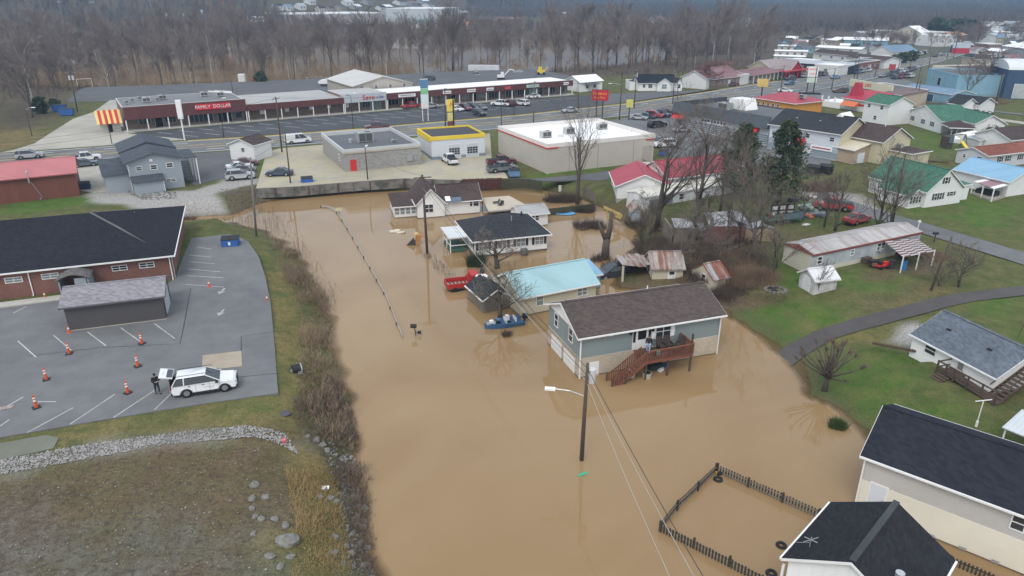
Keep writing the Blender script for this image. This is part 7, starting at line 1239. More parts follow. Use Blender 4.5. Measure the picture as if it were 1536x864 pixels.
def plank_fence(pts, h_, label, m, pw=.22, z0=-.35, gap=.02, jig=.04, name='plank_fence'):
    t, L0 = seg_thing(name, label, 'fence', pts); me = MB().box(-pw/2, pw/2, -.015, .015, 0, h_).mesh('plank', m)
    for a, b in zip(L0, L0[1:]):
        d = b - a; ln = math.hypot(d.x, d.y); k = max(1, int(ln/(pw+gap))); rz = math.atan2(d.y, d.x)
        for i in range(k): q = a.lerp(b, (i+.5)/k); o = ob('plank', me, t, (q.x, q.y, q.z+z0+random.uniform(-jig, jig)), rz)
        for i in range(int(ln/2.4)+1): q = a.lerp(b, i/max(1, int(ln/2.4))); MB().cbox((q.x-.06*math.sin(rz), q.y+.07*math.cos(rz), q.z+z0+h_/2-.05), (.12,.12,h_+.1), rz).build('post', m, t)
        for f in (.3, .82): MB().bar((a.x, a.y+.035, a.z+z0+h_*f), (b.x, b.y+.035, b.z+z0+h_*f), .04, .09).build('rail', m, t)
    return t
moss = mat('mossy_fence_boards', (.060,.062,.040), .95, .35, 2.); plank_fence([at(693,272,1.9), at(752,270,1.9)], 1.9, 'dark red board fence behind the brown roofed house', mat('dark_red_boards', (.085,.035,.03), .9, .3, 2.), z0=-1.5); plank_fence([at(752,270,1.9), at(793,271,1.9), at(812,274,1.9)], 1.7, 'mossy board fence below the white roofed store', moss, z0=-1.4); plank_fence([at(821,321,.3), at(893,313,.3)], 1.25, 'low mossy board fence in the flooded yard by the blue pool', moss, z0=-.4); plank_fence([at(893,313,.4), at(893,300,1.), at(876,290,1.3)], 1.5, 'grey board fence turning up to the tall tree', wood_g, z0=-.4)
# picket fence standing in the flood, foreground
pick = mat('dark_picket', (.050,.046,.036), .95, .35, 3.); P_ = [at(1150,880,0), at(989,797,0), at(1014,765,0), at(1074,708,0), at(1228,777,0)]; t, L0 = seg_thing('picket_fence', 'dark picket fence standing half drowned round a flooded yard', 'fence', [Vector(p) for p in P_]); me = MB().box(-.055,.055,-.014,.014,-.5,.66).mesh('picket', pick)
for a, b in zip(L0[:-1], L0[1:]):
    d = b - a; ln = d.length
    if ln < .1: continue
    rz = math.atan2(d.y, d.x); k = int(ln/.205)
    for i in range(k): q = a.lerp(b, (i+.5)/k); ob('picket', me, t, (q.x, q.y, random.uniform(-.03,.03)), rz + random.uniform(-.04,.04))
    for i in range(int(ln/2.3)+1): q = a.lerp(b, i/int(ln/2.3)); MB().cbox((q.x+.07*math.sin(rz), q.y-.07*math.cos(rz), .1),(.13,.13,1.4),rz).build('post', pick, t)
    for zz in (.12,.5): MB().bar((a.x+.035*math.sin(rz), a.y-.035*math.cos(rz), zz), (b.x+.035*math.sin(rz), b.y-.035*math.cos(rz), zz), .035, .09).build('rail', wood_g, t)
plank_fence([at(1424,846,0), at(1490,874,0)], 1.1, 'dark picket fence seen between the two foreground houses', pick, .11, -.5, .095, .03, 'picket_fence')
def wire_fence(px, label, hh=1.1, z=0., step=2.4):
    P2 = resample([at(*p, z).xy for p in px], step); t = thing('wire_fence', label, 'fence', (P2[0].x, P2[0].y, z)); o0 = P2[0]
    for i, p in enumerate(P2): MB().cyl(p.x-o0.x, p.y-o0.y, -.8, hh, .03, .03, 6).build('post', steel, t)
    for f in (.3,.65,1.):
        for a, b in zip(P2, P2[1:]): MB().bar((a.x-o0.x, a.y-o0.y, hh*f-.03), (b.x-o0.x, b.y-o0.y, hh*f-.03), .014).build('strand', steel, t)
wire_fence([(826,386),(880,380),(962,366)], 'thin wire fence standing in the flooded yard'); wire_fence([(1090,342),(1150,337),(1250,326)], 'low wire fence between the lawn and the junk yard', 1.2, 2.); wire_fence([(455,272),(520,266),(590,262)], 'chain fence above the retaining wall', .9, 2., 3.)
def guard_rail(pts, label, z0, posts=True):
    t = thing('guard_rail', label, 'guard rail', (*pts[0][:2], 0)); o0 = pts[0]; P2 = resample(pts, 1.)
    prof = [(-.02,z0+.0),(.03,z0+.04),(-.0,z0+.1),(.03,z0+.16),(-.02,z0+.2)]; vs = []; fs = []
    for i, p in enumerate(P2):
        d = (P2[min(i+1,len(P2)-1)] - P2[max(i-1,0)]).normalized(); nn = Vector((d.y,-d.x))
        for a, z in prof: vs.append((p.x-o0.x+nn.x*a, p.y-o0.y+nn.y*a, z))
    for i in range(len(P2)-1):
        for j in range(4): fs.append((i*5+j, (i+1)*5+j, (i+1)*5+j+1, i*5+j+1))
    o = MB().add(vs, fs).build('rail', mat('pale_galvanised', (.34,.34,.33), .5, .2, 2.), t)
    if posts:
        pm = MB().box(-.06,.06,-.06,.06,-1.,z0+.19).mesh('post', wood_d)
        for i in range(0, len(P2), 4): ob('post', pm, t, (P2[i].x-o0.x-.12, P2[i].y-o0.y, 0))
V2 = lambda l, z=0.: [Vector(sight(a, b, z)) for a, b in l]
guard_rail(V2([(482,309),(490,309.5),(499,312),(506,318),(514,330),(530,356),(556,401),(580,444),(604,504)], .25), 'galvanised guard rail running through the flood from its curved end', .12); guard_rail(V2([(608,509),(617,524)]), 'short drowned end of the guard rail', -.22); guard_rail(V2([(631,545),(645,575),(662,605)]), 'guard rail just under the flood surface', -.33)
p = at(509,322,0); t = thing('yellow_marker', 'pale yellow marker sign on the curved end of the guard rail', 'sign', (p.x, p.y, 0)); MB().cyl(0,0,-.6,.9,.05,.05,6).build('post', wood_d, t); MB().cbox((0,-.06,.85),(.85,.05,.4),.15).build('panel', mat('pale_yellow', (.55,.52,.30), .6, .1), t)
p = at(624,503,0); t = thing('mailbox', 'black mailbox on a crooked post beside the end of the guard rail', 'mailbox', (p.x, p.y, 0)); MB().tube([(0,0,-.8),(-.05,0,.6),(-.2,.1,.95)], .06, 6).build('post', wood_d, t); MB().extx([(-.18,.9),(.18,.9),(.18,1.12),(.1,1.24),(-.1,1.24),(-.18,1.12)], -.5, .1).build('box', black_m, t); MB().cbox((.35,0,.35),(.35,.2,.25),.3).build('newspaper_box', black_m, t); MB().bar((0,0,.3),(.4,0,.35),.06).build('bracket', wood_d, t)
p = at(874,713,0); t = thing('street_sign', 'green street name blade just above the flood by the transformer pole', 'street sign', (p.x, p.y, 0), .35); MB().cbox((0,0,.12),(.75,.03,.16),0,R(-25),R(-6)).build('blade', mat('sign_bright_green', (.05,.42,.27), .5, .1), t); MB().cyl(.05,.05,-1,.1,.03,.03,6).build('post', steel, t)
# ---------------------------------------------------------------- pylons and signs
def pylon(name, label, bases, panels, rz=.4, post=lamp_dk, r=.14):
    """panels: (z0, z1, width, material, [(text, size, material, dz)])"""
    P2 = [gp(*b) for b in bases]; c = sum(P2, Vector())/len(P2); t = thing(name, label, 'sign', c, rz); top = max(p[1] for p in panels); iv = Matrix.Rotation(-rz, 3, 'Z')
    for p in P2: q = iv @ (p - c); MB().cyl(q.x, q.y, -.3, top-.05, r, r, 8).build('post', post, t)
    for z0, z1, w, m, tx in panels:
        o = ob('panel', bevel_mesh(MB().box(-w/2, w/2, -.28, .28, z0, z1), 'panel', .04, 1, m), t); MB().box(-w/2-.06, w/2+.06, -.2, .2, z1+.003, z1+.08).build('panel_cap', post, o)
        for body, sz, tm, dz in tx: lettering(body, sz, tm, o, (0, -.31, (z0+z1)/2+dz), 0)
    return t
pylon('pylon_sign', 'red pylon sign with yellow orange lettering on two dark posts', [(894,180),(903,180)], [(4.9,7.5,4.3,mat('sign_deep_red', (.50,.02,.05), .4, .08),[('Advance',1.05,mat('sign_amber', (.85,.42,.05), .5, .08),.45),('Auto Parts',.72,mat('sign_amber', (.85,.42,.05)),-.55)])], -.35)
pylon('pylon_sign', 'narrow yellow pylon sign with black edges by the yellow trim garage', [(673,197),(681,197)], [(4.6,7.4,1.8,mat('sign_yellow', (.80,.62,.12), .5, .1),[('A',1.5,mat('sign_orange', (.72,.2,.03), .5),.2)]),(2.4,4.4,1.5,mat('sign_pale_yellow', (.68,.58,.22), .5),[]),(1.1,2.3,1.3,mat('sign_brown', (.18,.06,.05), .6),[])], .5, black_m, .18)
pylon('pylon_sign', 'tall white pylon of stacked shop panels in front of the shop terrace', [(634.5,182),(642.5,181.5)], [(8.2,10.3,1.9,mat('sign_sea_blue', (.10,.22,.36), .5, .5, 2.),[]),(6.7,8.1,1.9,mat('sign_leaf_green', (.25,.52,.30), .5, .4, 2.),[]),(4.6,6.6,1.9,mat('sign_ice_white', (.66,.76,.78), .5, .1),[]),(3.1,4.5,1.9,mat('sign_print_white', (.70,.66,.66), .5, .25, 3.),[])], .4, sign_w, .1)
pylon('pylon_sign', 'slim white flag shaped pylon before the discount store', [(277,210)], [(4.6,8.6,1.1,sign_w,[])], .2, sign_w, .16)
pylon('roadside_sign', 'yellow roadside sign on one post at the row of parked cars', [(943,180)], [(3.2,5.2,1.7,mat('sign_faded_yellow', (.60,.56,.16), .6, .2, 2.),[])], -.1); pylon('roadside_sign', 'yellow and black sign on one post before the orange restaurant', [(1141,152)], [(4.2,6.6,3.0,mat('sign_ochre', (.62,.45,.14), .6, .2, 2.),[])], -.3, black_m, .18)
t = pylon('pylon_sign', 'white panel with red lettering between two dark posts by the road', [(1209.5,141),(1219.5,141.5)], [(5.4,8.6,3.0,sign_w,[('JACK',1.,sign_r,.75),("JOE'S",.9,sign_r,-.7)]),(3.6,5.2,3.0,mat('sign_pale_green', (.52,.60,.50), .6, .2, 3.),[])], -.25, lamp_dk, .18); MB().box(-3.4,3.2,-.7,.7,.0,.5).build('planter', black_m, t)
pylon('road_sign', 'small red sign on posts by the used car row', [(1335,118)], [(3.2,5.2,2.2,mat('sign_brick_red', (.40,.06,.06), .5, .2, 2.),[])], -.3); pylon('billboard', 'white and red board at the far bend of the road', [(1430,87),(1447,87)], [(2.2,4.6,8.,mat('sign_carmine', (.45,.03,.06), .5, .15),[]),(4.7,7.4,8.,mat('sign_blue_white', (.50,.54,.60), .5, .1),[])], -.2)
# ---------------------------------------------------------------- small things
def torus(R_, r, n=16, k=8):
    m = MB(); m.v = [((R_+r*math.cos(6.283*j/k))*math.cos(6.283*i/n), (R_+r*math.cos(6.283*j/k))*math.sin(6.283*i/n), r*math.sin(6.283*j/k)) for i in range(n) for j in range(k)]; m.f = [(i*k+j, ((i+1)%n)*k+j, ((i+1)%n)*k+(j+1)%k, i*k+(j+1)%k) for i in range(n) for j in range(k)]; return m
for px, py, lab in ((1077,719,'tyre swing ring floating in the corner of the picket fence'),(1172,818,'floating tyre nearest the black roofed house gable'),(1157,860,'floating tyre at the lower frame edge')):
    o = torus(.24,.11).build('tyre', tyre_m, None, at(px, py, .03), 0, True); tag(o, lab, 'tyre')
p = at(1079,712,0); t = thing('drowned_toy', 'orange and black toy by the floating tyre in the picket corner', 'toy', (p.x, p.y, 0)); MB().cbox((0,0,.1),(.35,.2,.2),.4).build('body', black_m, t); MB().cbox((-.2,.05,.12),(.12,.14,.16)).build('handle', mat('toy_orange', (.6,.3,.06), .6), t)
p = at(625,366,0); t = thing('half_sunk_debris', 'tilted orange tan object with a black flap half sunk beside the leaning pole', 'debris', (p.x, p.y, 0), .3); MB().cbox((.2,0,.5),(.7,.6,1.7),0,0,R(14)).build('body', mat('tan_orange', (.42,.20,.09), .8, .3), t); MB().cbox((.0,0,1.4),(.55,.5,.35),.3).build('top', mat('pale_orange', (.62,.42,.20), .7), t); MB().add([(-1.5,-.3,.05),(-.2,-.5,.0),(-.1,.3,.1),(-.35,0,1.)], [(0,1,3),(1,2,3),(2,0,3),(0,2,1)]).build('flap', black_m, t)  # unidentified tilted object, orange tan with a black flap
p = at(597,348,0); t = thing('floating_sheet', 'crumpled pale sheet floating in front of the brown roofed house', 'debris', (p.x, p.y, 0), -.1)
for k in range(5): MB().cbox((random.uniform(-.9,.9),random.uniform(-.4,.4),.06),(1.1,.7,.08),k,random.uniform(-.1,.1),.1*k-.2).build('fold', mat('pale_foam', (.55,.48,.38), .8, .15), t)
p = at(848,321.5,0); t = thing('collapsed_pool', 'bright blue collapsed pool floating in the flooded yard', 'pool', (p.x, p.y, 0)); vs = [(0,0,.1)]; fs = []
for k in range(16): a = 6.283*k/16; vs.append((1.55*math.cos(a)*random.uniform(.8,1.1), .8*math.sin(a)*random.uniform(.8,1.1), .12+.12*random.random()))
for k in range(16): fs.append((0, 1+k, 1+(k+1)%16))
MB().add(vs, fs).build('liner', mat('pool_blue', (.09,.30,.58), .5, .35, 3.), t); r_ = torus(1.,.1); r_.v = [(x*1.45, y*.72, z+.15) for x, y, z in r_.v]; r_.build('rim', mat('pool_blue_rim', (.15,.36,.6), .5, .2), t, smooth=True)
b = at(913,330,1.); t = thing('lift_bucket_crane', 'yellow lift platform of a machine raised behind the dead trunk', 'lift', (b.x, b.y, .2)); y_ = mat('machine_yellow', (.45,.34,.12), .6, .25, 2.); MB().bar((0,0,0),(-.3,0,2.2),.3).build('mast', y_, t)
for k in range(5): q = MB(); q.bar((-.5+k*.4,-.4,2.6-k*.22),(-.1+k*.4,.4,2.5-k*.22),.12,.2); q.build('frame_bar', y_, t)
MB().bar((-.8,-.4,2.8),(1.5,-.4,1.7),.14,.22).bar((-.8,.4,2.8),(1.5,.4,1.7),.14,.22).cbox((1.4,0,1.5),(.8,.9,.7),.2,0,.4).build('platform', y_, t)
p = gp(1163,436); t = thing('fire_pit', 'round fire pit of stones with charred wood on the lawn', 'fire pit', p)
for k in range(16): a = 6.283*k/16; MB().cbox((1.1*math.cos(a),.85*math.sin(a),.08),(.34,.26,.22),a).build('stone', mat('pit_stone', (.15,.135,.12), .95, .3), t)
for k in range(6): MB().bar((-.6+.15*k,-.4,.12),(.4-.2*k,.5,.25),.1).build('charred_log', black_m, t)
for px, py, lab, col, w_ in ((1354,404,'bright blue plastic drum before the trailer awning',(.03,.17,.36),.36),(741,280,'pale blue water drum by the red board fence',(.35,.45,.47),.5),(840,287,'white pot on a stand by the bramble corner',(.6,.6,.58),.28),(177,278,'small white tank beside the grey two storey house',(.65,.66,.64),.4),(1337,410-8,'dark round drum by the trailer step',(.05,.04,.04),.3)): t = thing('drum', lab, 'drum', gp(px, py)); m = mat(f'drum_{px}', col, .5, .15); MB().cyl(0,0,0,.95,w_,w_,14).build('body', m, t); MB().cyl(0,0,.95,1.02,w_*1.05,w_*1.05,14).cyl(0,0,.3,.34,w_*1.03,w_*1.03,14).build('hoop', m, t)
p = gp(1322,402); t = thing('riding_mower', 'red riding mower under the trailer awning edge', 'mower', p, .4); MB().box(-.7,.4,-.35,.35,.25,.5).cbox((.55,0,.5),(.6,.5,.45)).build('body', red_m, t); MB().cbox((-.35,0,.7),(.4,.45,.35)).build('seat', black_m, t)
for x in (-.5,.6):
    for s in (-1,1): MB().tube([(x,s*.4-.09,.2),(x,s*.4+.09,.2)], .22, 12).build('wheel', tyre_m, t)
for px, py, lab, a in ((1312,399,'dark junk beside the trailer wall',0),(1372,380,'stack of red brown boards under the trailer awning',1),(1352,388,'dark red sofa shape under the trailer awning',2)): t = thing('porch_junk', lab, 'junk', gp(px, py), .4); [MB().cbox((random.uniform(-.7,.7),random.uniform(-.3,.3),.3+.12*k),(1.,.6,.4),k).build('piece', (black_m, wood_r, mat('dark_red_cloth', (.10,.03,.03), .9))[(a+k)%3], t) for k in range(4)]
p = gp(428,620); tag(MB().cyl(0,0,-.1,.03,.42,.42,20).build('manhole_cover', mat('cast_iron', (.07,.07,.075), .7, .2), None, p), 'dark round manhole cover in the grass below the car park corner', 'manhole')
t = thing('culvert_pipe', 'black culvert pipe end among stones at the car park bank', 'pipe', gp(440,556), .5); MB().tube([(-.1,0,.15),(.6,0,.1)], .4, 14).build('pipe', black_m, t); MB().tube([(.6,0,.1),(.7,0,.1)], .48, 14, False).build('rim', steel, t)
p = gp(488,733); tag(MB().cbox((0,0,.08),(.5,.3,.06),.1,.1).build('white_board', sign_w, None, p), 'small white board lying on the rocky bank', 'board')
p = gp(426,664); tag(MB().cbox((0,0,.15),(.3,.25,.3),.4,.2).build('pink_block', mat('pink_paint', (.55,.15,.14), .7), None, p), 'small pink red block at the end of the stone band', 'block')
p = gp(109,682); t = thing('survey_stake', 'thin grey stake leaning on the stone band', 'stake', p); MB().bar((0,0,0),(-.1,0,1.5),.06).build('stake', wood_g, t)
p = gp(10,612); tag(MB().box(-.5,.5,-.25,.25,0,.02).build('drain_grate', rust, None, p + Vector((0,0,.045)), .3), 'rusty drain grate in the car park near the left edge', 'drain')
t = thing('stone_edging', 'row of brown timbers edging the drive beside the white block house', 'edging', gp(1318,517)); [MB().cbox((k*.95,-.5*k,.05+.01*(k%2)),(1.05,.2,.2),-.48).build('timber', wood_d, t) for k in range(5)]
t = thing('clothes_pole', 'white tee shaped clothes pole on the lawn by the black roof ridge', 'pole', gp(1464,640)); MB().cyl(0,0,0,2.2,.04,.04,6).bar((-.6,0,2.2),(.6,0,2.35),.05).build('pole', sign_w, t); MB().cyl(0,0,0,.5,.09,.09,8).build('sleeve', sign_w, t)
t = thing('fallen_pole', 'dark fallen log on the lawn behind the green roofed house', 'log', gp(1402,243)); MB().bar((-2.2,.9,.12),(2.2,-.9,.12),.25).build('log', wood_d, t)
t = thing('ladder_post', 'thin green post on the far lawn by the drive', 'post', gp(1527,505)); MB().bar((0,0,0),(.5,.2,1.9),.05).build('post', wood_d, t)
t = thing('roadside_mailbox', 'dark mailbox on a post beside the residential lane', 'mailbox', gp(1401,363)); MB().bar((0,0,0),(0,0,1.1),.1).build('post', wood_d, t); MB().extx([(-.14,1.05),(.14,1.05),(.14,1.25),(0,1.36),(-.14,1.25)], -.35, .3).build('box', black_m, t)
t = thing('white_post', 'short white post beside the residential lane', 'post', gp(1376,346)); MB().cyl(0,0,0,1.2,.06,.06,8).build('post', sign_w, t); MB().cbox((0,0,1.3),(.3,.3,.25)).build('box', sign_w, t)
# play set, pavilion, sheds on the right lawn
t = thing('play_set', 'dark wooden play set with yellow slide on the right lawn', 'play set', gp(1430,221), .2); MB().box(-2.6,-1.2,-1,1,0,2.4).build('tower', wood_d, t); MB().bar((-1.2,0,2.6),(2.4,0,2.6),.14).bar((2.4,-1,0),(2.4,0,2.6),.12).bar((2.4,1,0),(2.4,0,2.6),.12).build('frame', wood_d, t); MB().cbox((1.2,-1.4,.8),(.7,2.2,.12),0,.55).build('slide', yellow_m, t); MB().cbox((.2,.4,1.9),(1.8,1.4,.1),0,.3).build('cover', sign_w, t); MB().box(-2.4,-1.4,-1.2,-1.,1.2,2.9).build('panel', mat('slate_panel', (.1,.14,.17)), t)
h = House('pavilion', 'brown roofed open pavilion with dark posts by the pine', 'pavilion', gp(1424,207), gp(1457,208)); h.vol(.3,h.L-.3,.3,5.,.5,.1,'gable',wood_g,sh_dbr,noroof=True); h.vol(0,h.L,0,5.4,2.3,1.2,'hip',dark_m,sh_dbr,ov=.5,z0=2.2)
for k in range(5): MB().box(.1+k*(h.L-.3)/4,.25+k*(h.L-.3)/4,.05,.2,0,2.3).build('post', mat('pale_post', (.5,.46,.38), .8), h.o)
h = House('quonset_shed', 'low shed with a white rounded roof and red end on the right lawn', 'shed', gp(1455,218), gp(1476,214)); arc = [(2.4-2.4*math.cos(math.pi*k/10), 2.2*math.sin(math.pi*k/10)) for k in range(11)]; MB().extx([(y, z) for y, z in arc][::-1], 0, h.L).build('shell', sign_w, h.o); MB().extx([(y*.96+.1, z*.96) for y, z in arc][::-1], h.L, h.L+.06).build('end_wall', red_m, h.o)
h = House('garden_shed', 'small shed with dark gable roof and pale double doors on the right lawn', 'shed', gp(1487,221), gp(1503,224)); h.vol(0,h.L,0,3,1.9,.8,'gable',mat('grey_cream', (.45,.44,.41), .8),sh_blk2,'y',ov=.2); h.door('F',h.L/2,0,.5,1.6); h.door('F',h.L/2+.55,0,.5,1.6)
h = House('lawn_outbuilding', 'long pale low building beside the rounded shed', 'shed', gp(1464,222), gp(1486,219)); h.vol(0,h.L,0,3,1.5,.3,'shed',mat('pale_tin', (.45,.47,.47), .6, .12),alu,ov=.1); h.door('F',1.2,0,.7,1.3); h.win('F',3.,.7,.8,.5)
h = House('brown_roofed_cottage', 'white cottage with brown roof at the right edge behind the garden shed', 'house', gp(1512,228), gp(1570,222)); h.vol(0,14,0,8,2.5,1.6,'gable',vinyl_w,sh_dbr,ov=.4); h.win('F',2,1,1.2,1.); h.door('F',4.,.1,.9,2.)

V = []; rr = np.random.default_rng(4)                                     # drifting twigs and scraps on the flood
P = np.column_stack([rr.uniform(-28, 24, 90), rr.uniform(33, 116, 90)]); P = P[ground(P) < -.3][:45]
for x, y in P: a = rr.uniform(0, 6.28); l_ = rr.uniform(.03, .12); c_, s_ = math.cos(a)*l_, math.sin(a)*l_; V += [(x-c_, y-s_, .012), (x+c_-s_*.2, y+s_+c_*.2, .03), (x+c_+s_*.2, y+s_-c_*.2, .012)]
tag(ob('drift_scraps', npmesh('drift_scraps', V, np.arange(len(V)).reshape(-1, 3), brush_d)), 'small twigs and scraps drifting on the flood', 'debris', None, 'stuff')
# ---------------------------------------------------------------- buildings across and along the main road
def simple(name, label, a, b, D, eave, rise, roof, wm, rm, ridge='x', wins=0, door=True, ov=.35, h_win=1.0, cat='building', winz=None, group=None, z=None):
    h = House(name, label, cat, gp(*a), gp(*b), group); h.vol(0, h.L, 0, D, eave, rise, roof, wm, rm, ridge, ov, tm=trim)
    for k in range(wins): h.win('F', h.L*(k+.7)/(wins+.4), winz or eave*.38, min(1.2, h.L/wins*.45), h_win)
    if door: h.door('F', h.L*.5 if wins % 2 == 0 else h.L*(.7+ (wins//2))/(wins+.4) + min(2., h.L*.2), .05, .95, 2.05)
    return h
pinkbr = mat('faded_maroon_roof', (.22,.12,.125), .7, .2, .5, 'panel', p=.4); ltblue = mat('blue_grey_roof', (.15,.23,.32), .6, .2, .4, 'panel', p=.5); whitew = mat('white_render', (.66,.66,.64), .8, .1, .4); tanw = mat('tan_render', (.42,.36,.28), .85, .12, .4); yellowish = mat('pale_yellow_siding', (.58,.53,.37), .75, .12, .5, 'siding', p=.18); greyw = mat('grey_render', (.33,.34,.35), .85, .12, .4)
h = House('kiosk_house', 'small white gabled building with porch hood at the right end of the shop row', 'building', gp(870,138), gp(903,135)); h.vol(0,h.L,0,8,3.1,1.6,'gable',vinyl_w,sign_w,ov=.4); h.win('F',3,1.,1.1,1.); h.win('F',6.2,1.,1.1,1.); h.door('F',4.6,.05,.95,2.); MB().cbox((4.4,-.9,2.5),(5.2,1.8,.1),0,R(12)).build('porch_hood', deck_roof, h.o)
h = House('roadside_bungalow', 'white bungalow with black roof and two front gables across the road', 'house', gp(946,136.5), gp(1022,136)); h.vol(0,4.5,2,9,2.5,.3,'flat',vinyl_w,sh_black); h.vol(2.5,h.L-2,0,8.5,2.6,2.2,'gable',vinyl_w,sh_black); h.win('F',6.5,1.,1.3,1.1); h.win('F',4.4,1.1,.8,1.); h.vol(8.6,13.2,-1.2,4,2.5,1.6,'gable',vinyl_w,sh_black,'y'); h.win('F',10.9,.8,1.6,1.4,'curtain'); h.vol(h.L-2,h.L,-.5,7,2.5,1.2,'gable',vinyl_w,sh_black,'y'); h.win('F',h.L-1,.9,.8,1.2)
h = House('motel_wing', 'white gabled motel wing with a long brown roof beside the wood', 'motel', gp(1022,131), gp(1058,134)); h.vol(0,h.L,0,26,3.6,2.2,'gable',mat('white_motel_wall', (.66,.66,.65), .8, .08, .4),pinkbr,'y',ov=.4); h.vol(h.L,h.L+.3,6,25,3.2,.1,'flat',brick_b,pinkbr); [h.win('R',8+3.5*k,1.,1.2,1.2) for k in range(4)]
h = simple('motel_block', 'low dark brick motel block with brown roof beyond the red brown tree', (1062,133), (1112,127), 10, 3., 1.4, 'gable', brick_b, pinkbr, wins=5, cat='motel')
h = House('long_motel', 'long low motel row with faded maroon roof and pale pillars', 'motel', gp(1128,126), gp(1182,117)); h.vol(0,h.L,2,11,2.7,1.4,'gable',tanw,pinkbr,ov=.5); [h.win('F',2+k*3.1,.9,1.2,1.2) for k in range(9)]; MB().box(0,h.L,0,1.98,2.6,2.75).build('walkway_roof', pinkbr, h.o); [MB().box(1+k*3.1,1.25+k*3.1,.05,.25,0,2.6).build('pillar', trim, h.o) for k in range(10)]; h.vol(-6,-.05,1.5,10,3.2,.3,'flat',whitew,pinkbr)
h = House('motel_office', 'motel office with a bright red front gable and grey roof', 'motel', gp(1182,117), gp(1203,114.5)); h.vol(-6,h.L,4,14,3.6,2.6,'gable',tanw,mat('grey_pink_roof', (.30,.25,.25), .8, .15, .5)); h.vol(1.,h.L-1,0,6,3.,3.2,'gable',mat('office_red', (.38,.03,.035), .7, .1),MATS['grey_pink_roof'],'y'); MB().box(-7,h.L+4,-3,-.05,2.7,2.95).build('canopy', mat('office_red', (.38,.03,.035)), h.o); [MB().box(-6.5+k*4,-6.1+k*4,-2.9,-2.5,0,2.7).build('pillar', mat('office_red', (.38,.03,.035)), h.o) for k in range(6)]; h.door('F',h.L/2,.05,1.6,2.2,dark_m)
# store block with mansard, two storey block, tan annex
h = House('mansard_block', 'long white block with slate mansard roof and red awnings facing the store car park', 'store', gp(1013,191), gp(1150,219)); man = mat('slate_mansard', (.070,.082,.095), .8, .15, .4); lg = mat('pale_block_wall', (.50,.53,.56), .85, .08, .5); h.vol(0,h.L,0,17,5.0,.3,'flat',lg,deck_roof,tm=man)
MB().extx([(-.9,3.6),(-.08,3.6),(.25,6.1),(-.0,6.1)], -1.0, h.L+.1).build('mansard', man, h.o); MB().exty([(-1.,3.6),(-.1,3.6),(.25,6.1),(-.05,6.1)], -.05, 17).build('mansard_side', man, h.o)
for k in range(5): MB().box(.0,h.L,-.05-.01*k,-.02,.35+k*.42,.55+k*.42).build('wall_band', mat('slate_wall_band', (.20,.235,.26), .8, .1), h.o)
h.board(h.L*.45,-.12,2.95,8.6,1.1,None,sign_w,name='shop_sign'); [MB().box(h.L*.45-3.9+k*.95,h.L*.45-3.3+k*.95,-.23,-.2,2.7,3.2).build('sign_lettering', mat('sign_navy_print', (.06,.07,.15), .6, .5, 6.), h.o) for k in range(8)]
for x, w_ in ((1.4,3.4),(h.L-4.2,3.6)): MB().extx([(-1.6,2.5),(-.06,2.5),(-.06,3.5),(-.3,3.5)], x-w_/2, x+w_/2).build('awning', red_m, h.o); h.door('F',x,0,1.2,2.2,dark_m)
h.unit(h.L*.35,6,5.1,3.,2.,1.4); MB().exty([(8,5.05),(14,5.05),(13,7.4),(9,7.4)],8,12).build('roof_hatch', sign_w, h.o)
h = House('two_storey_block', 'two storey white block with charcoal roof, cream gable and shop signs', 'building', gp(1151,223), gp(1254,241)); h.vol(0,h.L,0,11,5.2,2.4,'gable',mat('white_blue_siding', (.60,.64,.68), .7, .08, .4, 'siding', p=.18),sh_blk2,ov=.45,low=(2.5,mat('blue_grey_block', (.36,.41,.45), .85, .1, .5))); MB().extx([(.05,0),(10.95,0),(10.95,5.15),(5.5,7.5),(.05,5.15)],h.L+.004,h.L+.06).build('gable_wall', yellowish, h.o)
for f in (.16,.56,.9): h.win('F',f*h.L,3.5,.9,.75)
h.door('F',.38*h.L,2.9,1.4,2.,dark_m,'stair_door'); h.board(.78*h.L,-.12,1.95,4.4,.85,None,sign_w,name='shop_sign'); MB().box(.78*h.L-1.9,.78*h.L+1.9,-.23,-.2,1.82,2.05).build('sign_lettering', mat('sign_red_print', (.35,.06,.08), .6, .5, 7.), h.o); h.board(.58*h.L,-.12,1.0,2.,.8,None,sign_w,name='shop_sign')
for k in range(4): MB().box(.1,h.L,-.06-.01*k,-.035,.3+k*.3,.42+k*.3).build('wall_band', mat('slate_wall_band', (.20,.235,.26)), h.o)
MB().extx([(-1.5,2.1),(-.06,2.1),(-.06,3.2)],.46*h.L-1.3,.46*h.L+1.3).build('awning', red_m, h.o); [h.vent(x,3.,6.3,.35,.18) for x in (4,9)]; MB().exty([(h.L-5,6.6),(h.L-1.5,6.6),(h.L-3.2,8.2)],5,9).build('dormer', sign_w, h.o)
h = House('tan_gabled_hall', 'pale yellow hall with dark brown roof, tan lean-to and side annex', 'hall', gp(1271,236), gp(1318,246)); h.vol(0,h.L,0,8.6,4.2,2.2,'gable',yellowish,sh_dbr,ov=.35); h.vent(h.L*.6,4.,6.3,.5,.09); L0_ = h.L
h.vol(-1.6,L0_-2.4,-4.4,-.02,2.6,.9,'shed',mat('tan_siding', (.42,.33,.24), .75, .1, .5, 'siding', p=.18),mat('cream_roof_sheet', (.58,.52,.40), .6, .1, .4, 'panel', p=.4),ov=.3); h.door('R',-2.3,0,2.,1.9,mat('ice_door', (.60,.65,.70), .6),'garage_door',4,False); h.vol(L0_+.02,L0_+4.6,2.4,8.,2.5,.6,'hip',yellowish,sh_dbr,ov=.25); h.unit(L0_+1.,4.,2.9,1.,.8,.7)
